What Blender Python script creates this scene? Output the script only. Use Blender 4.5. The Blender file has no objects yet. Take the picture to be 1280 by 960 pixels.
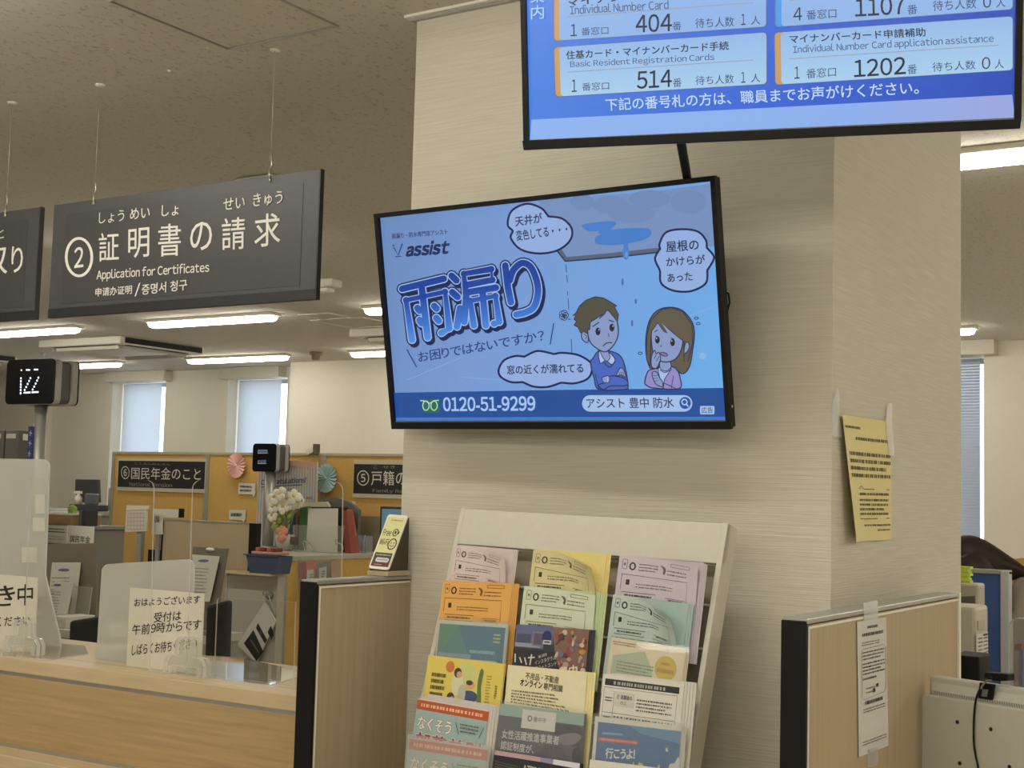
import bpy, bmesh, math, random
from mathutils import Vector as V, Matrix
random.seed(7)
SC = bpy.context.scene
COL = SC.collection

# ------------------------------------------------------------------ camera
YAW, PIT, ROL, FPX = math.radians(32.528), math.radians(4.609), math.radians(1.510), 1721.9
EYE = V((0, 0, 1.5))
fwd = V((-math.sin(YAW) * math.cos(PIT), math.cos(YAW) * math.cos(PIT), math.sin(PIT)))
rgt = fwd.cross(V((0, 0, 1))).normalized()
upv = rgt.cross(fwd)
rgt, upv = rgt * math.cos(ROL) + upv * math.sin(ROL), -rgt * math.sin(ROL) + upv * math.cos(ROL)
cam_d = bpy.data.cameras.new('camera')
cam_d.sensor_width = 36.0
cam_d.lens = FPX / 1280 * 36.0
cam_d.clip_start, cam_d.clip_end = 0.05, 100
cam = bpy.data.objects.new('camera', cam_d)
COL.objects.link(cam)
cam.matrix_world = Matrix(((rgt.x, upv.x, -fwd.x, EYE.x), (rgt.y, upv.y, -fwd.y, EYE.y), (rgt.z, upv.z, -fwd.z, EYE.z), (0, 0, 0, 1)))
SC.camera = cam

# ------------------------------------------------------------------ world, exposure, light levels
LAMP = 16.5          # strength of the ceiling light bars over the offices
LAMP_HALL = 26.5     # strength of the bars over the waiting side and the added office row
LAMP_COL = (1.0, 0.96, 0.86)
LAMP_NEAR = 22.0    # the row nearest the column
SKY = 3.0
SCREEN = 0.77
SC.view_settings.view_transform = 'Standard'
SC.view_settings.look = 'None'
SC.view_settings.gamma = 1.0
SC.view_settings.use_curve_mapping = False
SC.view_settings.exposure = 0.2
SC.cycles.use_denoising = True
SC.cycles.max_bounces = 10
SC.cycles.transparent_max_bounces = 24
SC.cycles.sample_clamp_indirect = 4.0
W_ = bpy.data.worlds.new('daylight')
SC.world = W_
W_.use_nodes = True
W_.node_tree.nodes['Background'].inputs[0].default_value = (0.72, 0.84, 1.0, 1)
W_.node_tree.nodes['Background'].inputs[1].default_value = SKY


# ------------------------------------------------------------------ helpers: rays and frames
def ray(x, y):
    return fwd + rgt * ((x - 640) / FPX) - upv * ((y - 480) / FPX)


def at(x, y, ax, v):
    d = ray(x, y)
    return EYE + d * ((v - EYE[ax]) / d[ax])


class Fr:
    """A flat frame: origin, right, up, and normal towards the viewer."""
    def __init__(s, o, X, U):
        s.o, s.X, s.U = V(o), V(X).normalized(), V(U).normalized()
        s.N = s.X.cross(s.U).normalized()

    def p(s, a, b, c=0.0):
        return s.o + s.X * a + s.U * b + s.N * c

    def hit(s, x, y, c=0.0):
        d = ray(x, y)
        o = s.o + s.N * c
        return EYE + d * ((o - EYE).dot(s.N) / d.dot(s.N))

    def loc(s, x, y, c=0.0):
        q = s.hit(x, y, c) - s.o
        return q.dot(s.X), q.dot(s.U)


def fr_y(y, x=0, z=0):          # a wall facing the viewer
    return Fr((x, y, z), (1, 0, 0), (0, 0, 1))


def fr_x(x, y=0, z=0):          # a face looking towards +x
    return Fr((x, y, z), (0, 1, 0), (0, 0, 1))


def fr_turn(o, yaw, tilt, roll=0.0):
    yaw, tilt, roll = map(math.radians, (yaw, tilt, roll))
    X = V((math.cos(yaw), math.sin(yaw), 0))
    n = V((math.sin(yaw), -math.cos(yaw), 0))
    up = V((0, 0, 1)) * math.cos(tilt) + n * math.sin(tilt)
    return Fr(o, X * math.cos(roll) + up * math.sin(roll), -X * math.sin(roll) + up * math.cos(roll))


# ------------------------------------------------------------------ helpers: materials
def lin(c):
    return tuple(((x / 255) / 12.92 if x / 255 <= 0.04045 else ((x / 255 + 0.055) / 1.055) ** 2.4) for x in c)


MATS = {}


def nodes(name):
    m = bpy.data.materials.new(name)
    m.use_nodes = True
    nt = m.node_tree
    return m, nt, nt.nodes['Principled BSDF'], nt.nodes['Material Output']


def M(rgb, rough=0.6, metal=0.0, spec=0.5, name=None):
    """A plain painted / plastic / paper material with a faint procedural grain."""
    k = (tuple(rgb), rough, metal, spec)
    if k in MATS:
        return MATS[k]
    m, nt, b, out = nodes(name or 'paint_%d_%d_%d' % tuple(rgb))
    c = lin(rgb)
    tc = nt.nodes.new('ShaderNodeTexCoord')
    nz = nt.nodes.new('ShaderNodeTexNoise')
    nz.inputs['Scale'].default_value = 60
    nt.links.new(tc.outputs['Object'], nz.inputs['Vector'])
    mx = nt.nodes.new('ShaderNodeMix')
    mx.data_type = 'RGBA'
    mx.inputs[6].default_value = (*[x * 0.96 for x in c], 1)
    mx.inputs[7].default_value = (*[min(1, x * 1.04) for x in c], 1)
    nt.links.new(nz.outputs[0], mx.inputs[0])
    nt.links.new(mx.outputs[2], b.inputs['Base Color'])
    b.inputs['Roughness'].default_value = rough
    b.inputs['Metallic'].default_value = metal
    b.inputs['Specular IOR Level'].default_value = spec
    MATS[k] = m
    return m


def E(rgb, s=1.0):
    """Something that gives off light: a screen colour or a lamp."""
    k = ('E', tuple(rgb), s)
    if k in MATS:
        return MATS[k]
    m, nt, b, out = nodes('glow_%d_%d_%d' % tuple(rgb))
    b.inputs['Base Color'].default_value = (0.01, 0.01, 0.012, 1)
    b.inputs['Roughness'].default_value = 0.3
    b.inputs['Emission Color'].default_value = (*lin(rgb), 1)
    b.inputs['Emission Strength'].default_value = s
    MATS[k] = m
    return m


def S(rgb):
    return E(rgb, SCREEN)


def m_screen_gradient(name, stops, axis_from, axis_to):
    """A lit screen whose picture runs from one colour to others across the panel."""
    m, nt, b, out = nodes(name)
    g = nt.nodes.new('ShaderNodeNewGeometry')
    sub = nt.nodes.new('ShaderNodeVectorMath'); sub.operation = 'SUBTRACT'
    sub.inputs[1].default_value = axis_from
    dot = nt.nodes.new('ShaderNodeVectorMath'); dot.operation = 'DOT_PRODUCT'
    d = V(axis_to) - V(axis_from)
    dot.inputs[1].default_value = d / d.length_squared
    rp = nt.nodes.new('ShaderNodeValToRGB')
    nt.links.new(g.outputs['Position'], sub.inputs[0])
    nt.links.new(sub.outputs[0], dot.inputs[0])
    nt.links.new(dot.outputs['Value'], rp.inputs[0])
    els = rp.color_ramp.elements
    for i, (p, c) in enumerate(stops):
        e = els[i] if i < 2 else els.new(p)
        e.position = p
        e.color = (*lin(c), 1)
    b.inputs['Base Color'].default_value = (0.01, 0.01, 0.012, 1)
    b.inputs['Roughness'].default_value = 0.25
    nt.links.new(rp.outputs[0], b.inputs['Emission Color'])
    b.inputs['Emission Strength'].default_value = SCREEN
    return m


def m_textured(name, rgb, scale_vec, scale, var, bump, rough=0.8, detail=4, dist=0.004):
    m, nt, b, out = nodes(name)
    tc = nt.nodes.new('ShaderNodeTexCoord')
    mp = nt.nodes.new('ShaderNodeMapping')
    mp.inputs['Scale'].default_value = scale_vec
    nz = nt.nodes.new('ShaderNodeTexNoise')
    nz.inputs['Scale'].default_value = scale
    nz.inputs['Detail'].default_value = detail
    nt.links.new(tc.outputs['Object'], mp.inputs['Vector'])
    nt.links.new(mp.outputs[0], nz.inputs['Vector'])
    mx = nt.nodes.new('ShaderNodeMix'); mx.data_type = 'RGBA'
    c = lin(rgb)
    rp = nt.nodes.new('ShaderNodeMapRange')
    rp.inputs[1].default_value, rp.inputs[2].default_value = 0.3, 0.7
    nt.links.new(nz.outputs[0], rp.inputs[0])
    mx.inputs[6].default_value = (*[x * (1 - var) for x in c], 1)
    mx.inputs[7].default_value = (*[min(1, x * (1 + var)) for x in c], 1)
    nt.links.new(rp.outputs[0], mx.inputs[0])
    nt.links.new(mx.outputs[2], b.inputs['Base Color'])
    b.inputs['Roughness'].default_value = rough
    b.inputs['Specular IOR Level'].default_value = 0.25
    if bump:
        bp = nt.nodes.new('ShaderNodeBump')
        bp.inputs['Strength'].default_value = bump
        bp.inputs['Distance'].default_value = dist
        nt.links.new(nz.outputs[0], bp.inputs['Height'])
        nt.links.new(bp.outputs[0], b.inputs['Normal'])
    return m


def m_ceiling():
    m, nt, b, out = nodes('pitted_ceiling_board')
    tc = nt.nodes.new('ShaderNodeTexCoord')
    mp = nt.nodes.new('ShaderNodeMapping')
    mp.inputs['Scale'].default_value = (1.0, 0.55, 1.0)
    n1 = nt.nodes.new('ShaderNodeTexNoise'); n1.inputs['Scale'].default_value = 95; n1.inputs['Detail'].default_value = 5
    n2 = nt.nodes.new('ShaderNodeTexNoise'); n2.inputs['Scale'].default_value = 26; n2.inputs['Detail'].default_value = 3
    nt.links.new(tc.outputs['Object'], mp.inputs[0])
    nt.links.new(mp.outputs[0], n1.inputs['Vector'])
    nt.links.new(mp.outputs[0], n2.inputs['Vector'])
    r1 = nt.nodes.new('ShaderNodeMapRange'); r1.inputs[1].default_value, r1.inputs[2].default_value = 0.33, 0.42
    nt.links.new(n1.outputs[0], r1.inputs[0])
    mx = nt.nodes.new('ShaderNodeMix'); mx.data_type = 'RGBA'
    mx.inputs[6].default_value = (0.50, 0.47, 0.40, 1)
    mx.inputs[7].default_value = (0.66, 0.62, 0.54, 1)
    nt.links.new(r1.outputs[0], mx.inputs[0])
    nt.links.new(mx.outputs[2], b.inputs['Base Color'])
    b.inputs['Roughness'].default_value = 0.9
    b.inputs['Specular IOR Level'].default_value = 0.1
    ad = nt.nodes.new('ShaderNodeMath'); ad.operation = 'ADD'
    nt.links.new(r1.outputs[0], ad.inputs[0]); nt.links.new(n2.outputs[0], ad.inputs[1])
    bp = nt.nodes.new('ShaderNodeBump'); bp.inputs['Strength'].default_value = 0.5; bp.inputs['Distance'].default_value = 0.004
    nt.links.new(ad.outputs[0], bp.inputs['Height'])
    nt.links.new(bp.outputs[0], b.inputs['Normal'])
    return m


def m_wood(name, rgb, stretch, var=0.10, rough=0.45):
    return m_textured(name, rgb, stretch, 14, var, 0.02, rough, 6)


def m_clear(name, tint=(0.985, 0.99, 0.985), haze=0.0, gloss=0.6, white=(0.85, 0.84, 0.8)):
    """Thin acrylic: see-through with a Fresnel sheen, optionally milky."""
    m, nt, b, out = nodes(name)
    nt.nodes.remove(b)
    tr = nt.nodes.new('ShaderNodeBsdfTransparent'); tr.inputs[0].default_value = (*tint, 1)
    gl = nt.nodes.new('ShaderNodeBsdfGlossy'); gl.inputs['Roughness'].default_value = 0.03
    fr = nt.nodes.new('ShaderNodeFresnel'); fr.inputs[0].default_value = 1.45
    mu = nt.nodes.new('ShaderNodeMath'); mu.operation = 'MULTIPLY'; mu.inputs[1].default_value = gloss
    ge = nt.nodes.new('ShaderNodeNewGeometry')
    fb = nt.nodes.new('ShaderNodeMath'); fb.operation = 'SUBTRACT'; fb.inputs[0].default_value = 1.0
    nt.links.new(ge.outputs['Backfacing'], fb.inputs[1])
    m3 = nt.nodes.new('ShaderNodeMath'); m3.operation = 'MULTIPLY'
    nt.links.new(fr.outputs[0], m3.inputs[0]); nt.links.new(fb.outputs[0], m3.inputs[1])
    nt.links.new(m3.outputs[0], mu.inputs[0])
    last = tr
    if haze:
        df = nt.nodes.new('ShaderNodeBsdfDiffuse'); df.inputs[0].default_value = (*white, 1)
        tl = nt.nodes.new('ShaderNodeBsdfTranslucent'); tl.inputs[0].default_value = (*white, 1)
        m0 = nt.nodes.new('ShaderNodeMixShader'); m0.inputs[0].default_value = 0.45
        nt.links.new(df.outputs[0], m0.inputs[1]); nt.links.new(tl.outputs[0], m0.inputs[2])
        m1 = nt.nodes.new('ShaderNodeMixShader'); m1.inputs[0].default_value = haze
        nt.links.new(tr.outputs[0], m1.inputs[1]); nt.links.new(m0.outputs[0], m1.inputs[2])
        last = m1
    m2 = nt.nodes.new('ShaderNodeMixShader')
    nt.links.new(mu.outputs[0], m2.inputs[0])
    nt.links.new(last.outputs[0], m2.inputs[1]); nt.links.new(gl.outputs[0], m2.inputs[2])
    nt.links.new(m2.outputs[0], out.inputs[0])
    return m


def m_blind():
    m, nt, b, out = nodes('roller_blind_cloth')
    nt.nodes.remove(b)
    df = nt.nodes.new('ShaderNodeBsdfDiffuse'); df.inputs[0].default_value = (0.75, 0.75, 0.75, 1)
    tl = nt.nodes.new('ShaderNodeBsdfTranslucent'); tl.inputs[0].default_value = (0.40, 0.42, 0.45, 1)
    mx = nt.nodes.new('ShaderNodeMixShader'); mx.inputs[0].default_value = 0.55
    wv = nt.nodes.new('ShaderNodeTexNoise'); wv.inputs['Scale'].default_value = 90
    bp = nt.nodes.new('ShaderNodeBump'); bp.inputs['Strength'].default_value = 0.1
    nt.links.new(wv.outputs[0], bp.inputs['Height']); nt.links.new(bp.outputs[0], df.inputs['Normal'])
    nt.links.new(df.outputs[0], mx.inputs[1]); nt.links.new(tl.outputs[0], mx.inputs[2])
    nt.links.new(mx.outputs[0], out.inputs[0])
    return m


m_ceil = m_ceiling()
m_wallpaper = m_textured('woven_wallpaper', (208, 202, 184), (0.7, 0.7, 34), 9, 0.072, 0.4, 0.85, 6, 0.004)
m_wall = m_textured('cream_wall_paint', (226, 220, 203), (1, 1, 1), 40, 0.02, 0.05, 0.85)
m_floor = m_textured('grey_floor_vinyl', (192, 187, 174), (1, 1, 1), 12, 0.06, 0.0, 0.5)
m_oak = m_wood('pale_oak_laminate', (206, 184, 146), (0.25, 4, 4), 0.07)
m_oak_front = m_wood('oak_counter_front', (184, 156, 112), (0.22, 1, 6), 0.13)
m_oak_v = m_wood('oak_partition_face', (178, 158, 126), (6, 6, 0.12), 0.07)
m_oak_far = m_wood('taupe_partition_face', (176, 158, 126), (6, 6, 0.12), 0.05)
m_ochre = m_textured('ochre_partition_cloth', (204, 164, 92), (1, 1, 1), 70, 0.06, 0.1, 0.9)
m_white = M((236, 231, 216), 0.5)
m_black = M((15, 14, 14), 0.5, 0.0, 0.25)
m_gloss_black = M((10, 10, 12), 0.25, 0.0, 0.3)
m_alu = M((176, 174, 166), 0.4, 0.6)
m_grey = M((150, 147, 138), 0.55)
m_clear_ac = m_clear('clear_acrylic')
m_edge = m_clear('acrylic_cut_edge', haze=0.55, gloss=0.8, white=(0.95, 0.95, 0.9))
m_frost = m_clear('frosted_acrylic', haze=0.60, gloss=0.5, white=(0.80, 0.78, 0.72))
m_frost_edge = m_clear('frosted_edge', haze=0.9, gloss=0.4, white=(0.95, 0.94, 0.9))
m_film = m_clear('clear_film', haze=0.12, gloss=1.0)
m_tape = m_clear('sticky_tape', haze=0.35, gloss=1.6, white=(0.9, 0.92, 0.95))
m_pane = m_clear('window_glass', haze=0.0, gloss=1.0)
m_blindcloth = m_blind()
m_lamp = E((255, 248, 234), LAMP)
m_lamp_hall = E((255, 248, 233), LAMP_HALL)
m_fill_right = E((255, 248, 231), 46.0)  # stronger bars added at the right to brighten column side and back wall
m_lamp_near = E((255, 248, 232), LAMP_NEAR)
for _m, _s in ((m_lamp, LAMP), (m_lamp_hall, LAMP_HALL), (m_lamp_near, LAMP_NEAR), (m_fill_right, 46.0)):
    _b = _m.node_tree.nodes['Principled BSDF']
    _b.inputs['Emission Color'].default_value = (*LAMP_COL, 1)


# ------------------------------------------------------------------ helpers: objects
BASE = {}


def props(o, label=None, cat=None, group=None, kind=None):
    if label: o['label'] = label
    if cat: o['category'] = cat
    if group: o['group'] = group
    if kind: o['kind'] = kind
    return o


def empty(name, loc, label, cat, group=None):
    o = bpy.data.objects.new(name, None)
    o.empty_display_size = 0.1
    COL.objects.link(o)
    o.location = V(loc)
    BASE[o.name] = V(loc)
    return props(o, label, cat, group)


class MB:
    """Collects faces with materials and links them as one mesh object."""
    def __init__(s):
        s.v, s.f, s.fm, s.ms, s.sm = [], [], [], [], []

    def mi(s, m):
        if m not in s.ms:
            s.ms.append(m)
        return s.ms.index(m)

    def add(s, pts, faces, m, smooth=False):
        n = len(s.v)
        s.v += [V(p) for p in pts]
        k = s.mi(m)
        for f in faces:
            s.f.append([n + i for i in f]); s.fm.append(k); s.sm.append(smooth)

    def box(s, x0, x1, y0, y1, z0, z1, m):
        s.fbox(Fr((0, 0, 0), (1, 0, 0), (0, 0, 1)), x0, x1, z0, z1, -y1, -y0, m)

    def fbox(s, fr, a0, a1, b0, b1, c0, c1, m):
        P = [fr.p(a, b, c) for c in (c0, c1) for b in (b0, b1) for a in (a0, a1)]
        s.add(P, [(0, 2, 3, 1), (4, 5, 7, 6), (0, 1, 5, 4), (2, 6, 7, 3), (0, 4, 6, 2), (1, 3, 7, 5)], m)

    def prism(s, pts, vec, m, m_side=None):
        """A flat outline given its own thickness along vec."""
        n = len(pts)
        pts = [V(p) for p in pts]
        P = pts + [p + V(vec) for p in pts]
        s.add(P, [tuple(range(n)), tuple(range(2 * n - 1, n - 1, -1))], m)
        s.add(P, [(i, i + n, (i + 1) % n + n, (i + 1) % n) for i in range(n)], m_side or m)

    def tube(s, pts, r, m, seg=8, caps=True):
        pts = [V(p) for p in pts]
        rings = []
        prev = None
        for i, p in enumerate(pts):
            t = (pts[min(i + 1, len(pts) - 1)] - pts[max(i - 1, 0)]).normalized()
            if prev is None:
                a = t.orthogonal().normalized()
            else:
                a = (prev - t * prev.dot(t)).normalized()
            prev = a
            b = t.cross(a)
            rr = r[i] if isinstance(r, (list, tuple)) else r
            rings.append([p + (a * math.cos(2 * math.pi * k / seg) + b * math.sin(2 * math.pi * k / seg)) * rr for k in range(seg)])
        P = [q for rg in rings for q in rg]
        F = []
        for i in range(len(pts) - 1):
            for k in range(seg):
                k2 = (k + 1) % seg
                F.append((i * seg + k, i * seg + k2, (i + 1) * seg + k2, (i + 1) * seg + k))
        s.add(P, F, m, True)
        if caps:
            s.add(rings[0], [tuple(range(seg - 1, -1, -1))], m)
            s.add(rings[-1], [tuple(range(seg))], m)

    def lathe(s, o, axis, prof, m, seg=20, sx=None):
        """prof: (radius, height) pairs about axis from o."""
        ax = V(axis).normalized()
        a = ax.orthogonal().normalized() if sx is None else V(sx).normalized()
        b = ax.cross(a)
        P = [V(o) + ax * h + (a * math.cos(2 * math.pi * k / seg) + b * math.sin(2 * math.pi * k / seg)) * r for r, h in prof for k in range(seg)]
        F = [(i * seg + k, i * seg + (k + 1) % seg, (i + 1) * seg + (k + 1) % seg, (i + 1) * seg + k) for i in range(len(prof) - 1) for k in range(seg)]
        s.add(P, F, m, True)

    def ball(s, c, rx, ry, rz, m, seg=14, rings=9, fr=None):
        X, Y, Z = (V((1, 0, 0)), V((0, 1, 0)), V((0, 0, 1))) if fr is None else (fr.X, -fr.N, fr.U)
        P = []
        for i in range(rings + 1):
            th = math.pi * i / rings
            for k in range(seg):
                ph = 2 * math.pi * k / seg
                P.append(V(c) + X * (rx * math.sin(th) * math.cos(ph)) + Y * (ry * math.sin(th) * math.sin(ph)) + Z * (rz * math.cos(th)))
        F = [(i * seg + k, (i + 1) * seg + k, (i + 1) * seg + (k + 1) % seg, i * seg + (k + 1) % seg) for i in range(rings) for k in range(seg)]
        s.add(P, F, m, True)

    def build(s, name, parent=None, bevel=0, segs=2, label=None, loc=None):
        me = bpy.data.meshes.new(name)
        o = bpy.data.objects.new(name, me)
        COL.objects.link(o)
        if parent is not None:
            base = BASE[parent.name]
            o.parent = parent
        elif loc is not None:
            base = V(loc)
            o.location = base
        else:
            lo = V([min(p[i] for p in s.v) for i in range(3)]); hi = V([max(p[i] for p in s.v) for i in range(3)])
            base = V(((lo.x + hi.x) / 2, (lo.y + hi.y) / 2, lo.z))
            o.location = base
        BASE[o.name] = base
        me.from_pydata([p - base for p in s.v], [], s.f)
        for m in s.ms:
            me.materials.append(m)
        for p, k, sm in zip(me.polygons, s.fm, s.sm):
            p.material_index = k
            p.use_smooth = sm
        bm = bmesh.new(); bm.from_mesh(me)
        bmesh.ops.remove_doubles(bm, verts=bm.verts, dist=1e-6)
        bm.to_mesh(me); bm.free()
        me.update()
        if bevel:
            b = o.modifiers.new('bevel', 'BEVEL')
            b.width = bevel; b.segments = segs; b.limit_method = 'ANGLE'; b.angle_limit = math.radians(40)
        if label: o['label'] = label
        return o


def struct(mb, name, label=None, bevel=0, loc=(0, 0, 0)):
    o = mb.build(name, None, bevel, loc=loc)
    o['kind'] = 'structure'
    if label: o['label'] = label
    return o


def thing(mb, name, label, cat, group=None, bevel=0):
    return props(mb.build(name, None, bevel), label, cat, group)


# ------------------------------------------------------------------ helpers: drawing and lettering on a flat face
def rr(x0, y0, x1, y1, r, n=4):
    out = []
    for cx, cy, a0 in ((x1 - r, y0 + r, -90), (x1 - r, y1 - r, 0), (x0 + r, y1 - r, 90), (x0 + r, y0 + r, 180)):
        for k in range(n + 1):
            a = math.radians(a0 + 90 * k / n)
            out.append((cx + r * math.cos(a), cy + r * math.sin(a)))
    return out


def quad_in(q, u, v):
    """Point of the quad (tl, tr, br, bl) at u across, v down."""
    (ax, ay), (bx, by), (cx, cy), (dx, dy) = q
    return ((ax * (1 - u) + bx * u) * (1 - v) + (dx * (1 - u) + cx * u) * v, (ay * (1 - u) + by * u) * (1 - v) + (dy * (1 - u) + cy * u) * v)


def smooth_closed(pts, n=6):
    out = []
    N = len(pts)
    for i in range(N):
        p0, p1, p2, p3 = (V((*pts[(i + k) % N], 0)) for k in (-1, 0, 1, 2))
        for j in range(n):
            t = j / n
            q = 0.5 * ((2 * p1) + (p2 - p0) * t + (2 * p0 - 5 * p1 + 4 * p2 - p3) * t * t + (3 * p1 - p0 - 3 * p2 + p3) * t ** 3)
            out.append((q.x, q.y))
    return out


def smooth_open(pts, n=6):
    out = []
    N = len(pts)
    for i in range(N - 1):
        p0, p1, p2, p3 = (V((*pts[min(max(i + k, 0), N - 1)], 0)) for k in (-1, 0, 1, 2))
        for j in range(n):
            t = j / n
            q = 0.5 * ((2 * p1) + (p2 - p0) * t + (2 * p0 - 5 * p1 + 4 * p2 - p3) * t * t + (3 * p1 - p0 - 3 * p2 + p3) * t ** 3)
            out.append((q.x, q.y))
    out.append(pts[-1])
    return out


TXT = {}


def glyphs(s, res):
    k = (s, res)
    if k not in TXT:
        cu = bpy.data.curves.new('lettering', 'FONT')
        cu.body = s; cu.resolution_u = res
        o = bpy.data.objects.new('lettering', cu)
        me = bpy.data.meshes.new_from_object(o)
        TXT[k] = ([(v.co.x, v.co.y) for v in me.vertices], [tuple(p.vertices) for p in me.polygons])
        bpy.data.objects.remove(o); bpy.data.curves.remove(cu); bpy.data.meshes.remove(me)
    return TXT[k]


def text_mesh(s, res=3):
    """Glyph outlines; latin letters and digits are taken from the wide forms and set close together."""
    if not any(33 <= ord(c) < 127 for c in s):
        return glyphs(s, res)
    V_, F_, x = [], [], 0.0
    for c in s:
        if c == ' ':
            x += 0.24
            continue
        vs, fs = glyphs(chr(ord(c) + 0xFEE0) if c.isascii() and (c.isalnum() or c in '!?') else c, res)
        if not vs:
            continue
        x0, x1 = min(p[0] for p in vs), max(p[0] for p in vs)
        n = len(V_)
        V_ += [(p[0] - x0 + x, p[1]) for p in vs]
        F_ += [tuple(i + n for i in f) for f in fs]
        x += (x1 - x0) + (0.085 if ord(c) < 127 else 0.12)
    return V_, F_


class Draw:
    """Ink on a flat face. cv turns the picture coordinates a caller measures in into photo pixels; 'uv' uses metres on the face itself."""
    def __init__(s, fr, c0=0.0004, cv=None, uv=False, warp=None):
        s.fr, s.c, s.cv, s.uv, s.warp = fr, c0, cv or (lambda x, y: (x, y)), uv, warp
        s.mb = MB()
        s.step = 0.00005

    def ab(s, x, y):
        if s.uv:
            return s.cv(x, y)
        return s.fr.loc(*s.cv(x, y))

    def put(s, pts2, faces, m):
        if s.warp:
            P = [s.warp(a, b, s.c) for a, b in pts2]
        else:
            P = [s.fr.p(a, b, s.c) for a, b in pts2]
        s.mb.add(P, faces, m)
        s.c += s.step

    def poly(s, pts, m):
        q = [s.ab(*p) for p in pts]
        area = sum(q[i - 1][0] * q[i][1] - q[i][0] * q[i - 1][1] for i in range(len(q)))
        if area < 0:
            q.reverse()
        s.put(q, [tuple(range(len(q)))], m)

    def rect(s, x0, y0, x1, y1, m):
        s.poly([(x0, y0), (x1, y0), (x1, y1), (x0, y1)], m)

    def ell(s, cx, cy, rx, ry, m, n=24, rot=0):
        c, d = math.cos(rot), math.sin(rot)
        s.poly([(cx + rx * math.cos(2 * math.pi * k / n) * c - ry * math.sin(2 * math.pi * k / n) * d, cy + rx * math.cos(2 * math.pi * k / n) * d + ry * math.sin(2 * math.pi * k / n) * c) for k in range(n)], m)

    def line(s, pts, w, m, closed=False):
        pts = [V((*p, 0)) for p in pts]
        n = len(pts)
        L, R = [], []
        for i in range(n):
            if closed:
                a, b = pts[i - 1], pts[(i + 1) % n]
            else:
                a, b = pts[max(i - 1, 0)], pts[min(i + 1, n - 1)]
            t = (b - a)
            t = t.normalized() if t.length > 1e-9 else V((1, 0, 0))
            nn = V((-t.y, t.x, 0)) * (w / 2)
            L.append(pts[i] + nn); R.append(pts[i] - nn)
        q = [s.ab(p.x, p.y) for p in L + R]
        F = []
        for i in range(n if closed else n - 1):
            j = (i + 1) % n
            F.append((i, j, j + n, i + n) if s.uv else (i, i + n, j + n, j))
        F = [f[::-1] for f in F]
        s.put(q, F, m)

    def ring(s, cx, cy, rx, ry, w, m, n=28):
        s.line([(cx + rx * math.cos(2 * math.pi * k / n), cy + ry * math.sin(2 * math.pi * k / n)) for k in range(n)], w, m, True)

    def text(s, body, bl, br, tl, m, bold=0.0, res=3):
        """Ink box of the words stretched onto the three given corners."""
        vs, fs = text_mesh(body, res)
        if not vs:
            return
        x0, x1 = min(p[0] for p in vs), max(p[0] for p in vs)
        y0, y1 = min(p[1] for p in vs), max(p[1] for p in vs)
        A, B, C = V((*s.ab(*bl), 0)), V((*s.ab(*br), 0)), V((*s.ab(*tl), 0))
        c0 = s.c
        for ox, oy in ((0, 0),) if not bold else ((bold, bold), (-bold, bold), (bold, -bold), (-bold, -bold)):
            q = []
            for x, y in vs:
                p = A + (B - A) * ((x + ox - x0) / (x1 - x0)) + (C - A) * ((y + oy - y0) / (y1 - y0))
                q.append((p.x, p.y))
            s.put(q, fs, m)

    def strokes(s, paths, w, m, n=12):
        """Thick round-ended pen strokes."""
        c0 = s.c
        for p in paths:
            if len(p) > 1:
                s.line(p, w, m)
            for x, y in p:
                s.c = c0 + s.step; s.ell(x, y, w / 2, w / 2, m, n)
        s.c = c0 + 3 * s.step

    def lines_of_print(s, q, rows, m, fill=0.9, h=0.45, seed=1, gap=0.12):
        """Print too small to read: rows of short dashes inside quad q (tl, tr, br, bl)."""
        rnd = random.Random(seed)
        for r in range(rows):
            v0 = (r + 0.5 - h / 2) / rows
            v1 = (r + 0.5 + h / 2) / rows
            u = 0.0
            end = fill * rnd.uniform(0.75, 1.0) if r % 3 == 2 else fill
            c0 = s.c
            while u < end:
                w = rnd.uniform(0.012, 0.045)
                e = min(u + w, end)
                s.poly([quad_in(q, u, v0), quad_in(q, e, v0), quad_in(q, e, v1), quad_in(q, u, v1)], m)
                s.c = c0
                u = e + rnd.uniform(0.2, 1) * gap * 0.25
            s.c = c0
        s.c += s.step

    def build(s, name, parent, label=None):
        return s.mb.build(name, parent, label=label)


def plate(q, fr, thick, mb, m, m_side=None, c=0.0):
    """Outline q in photo pixels on the face fr, given thickness behind it."""
    P = [fr.hit(x, y, c) for x, y in q]
    mb.prism(P, -fr.N * thick, m, m_side)
    return P


def rect_on(fr, tl, tr, br, bl):
    """Upright rectangle on fr that best fits four photo corners: a0, a1, b0, b1."""
    q = [fr.loc(*p) for p in (tl, tr, br, bl)]
    return (q[0][0] + q[3][0]) / 2, (q[1][0] + q[2][0]) / 2, (q[2][1] + q[3][1]) / 2, (q[0][1] + q[1][1]) / 2

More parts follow.
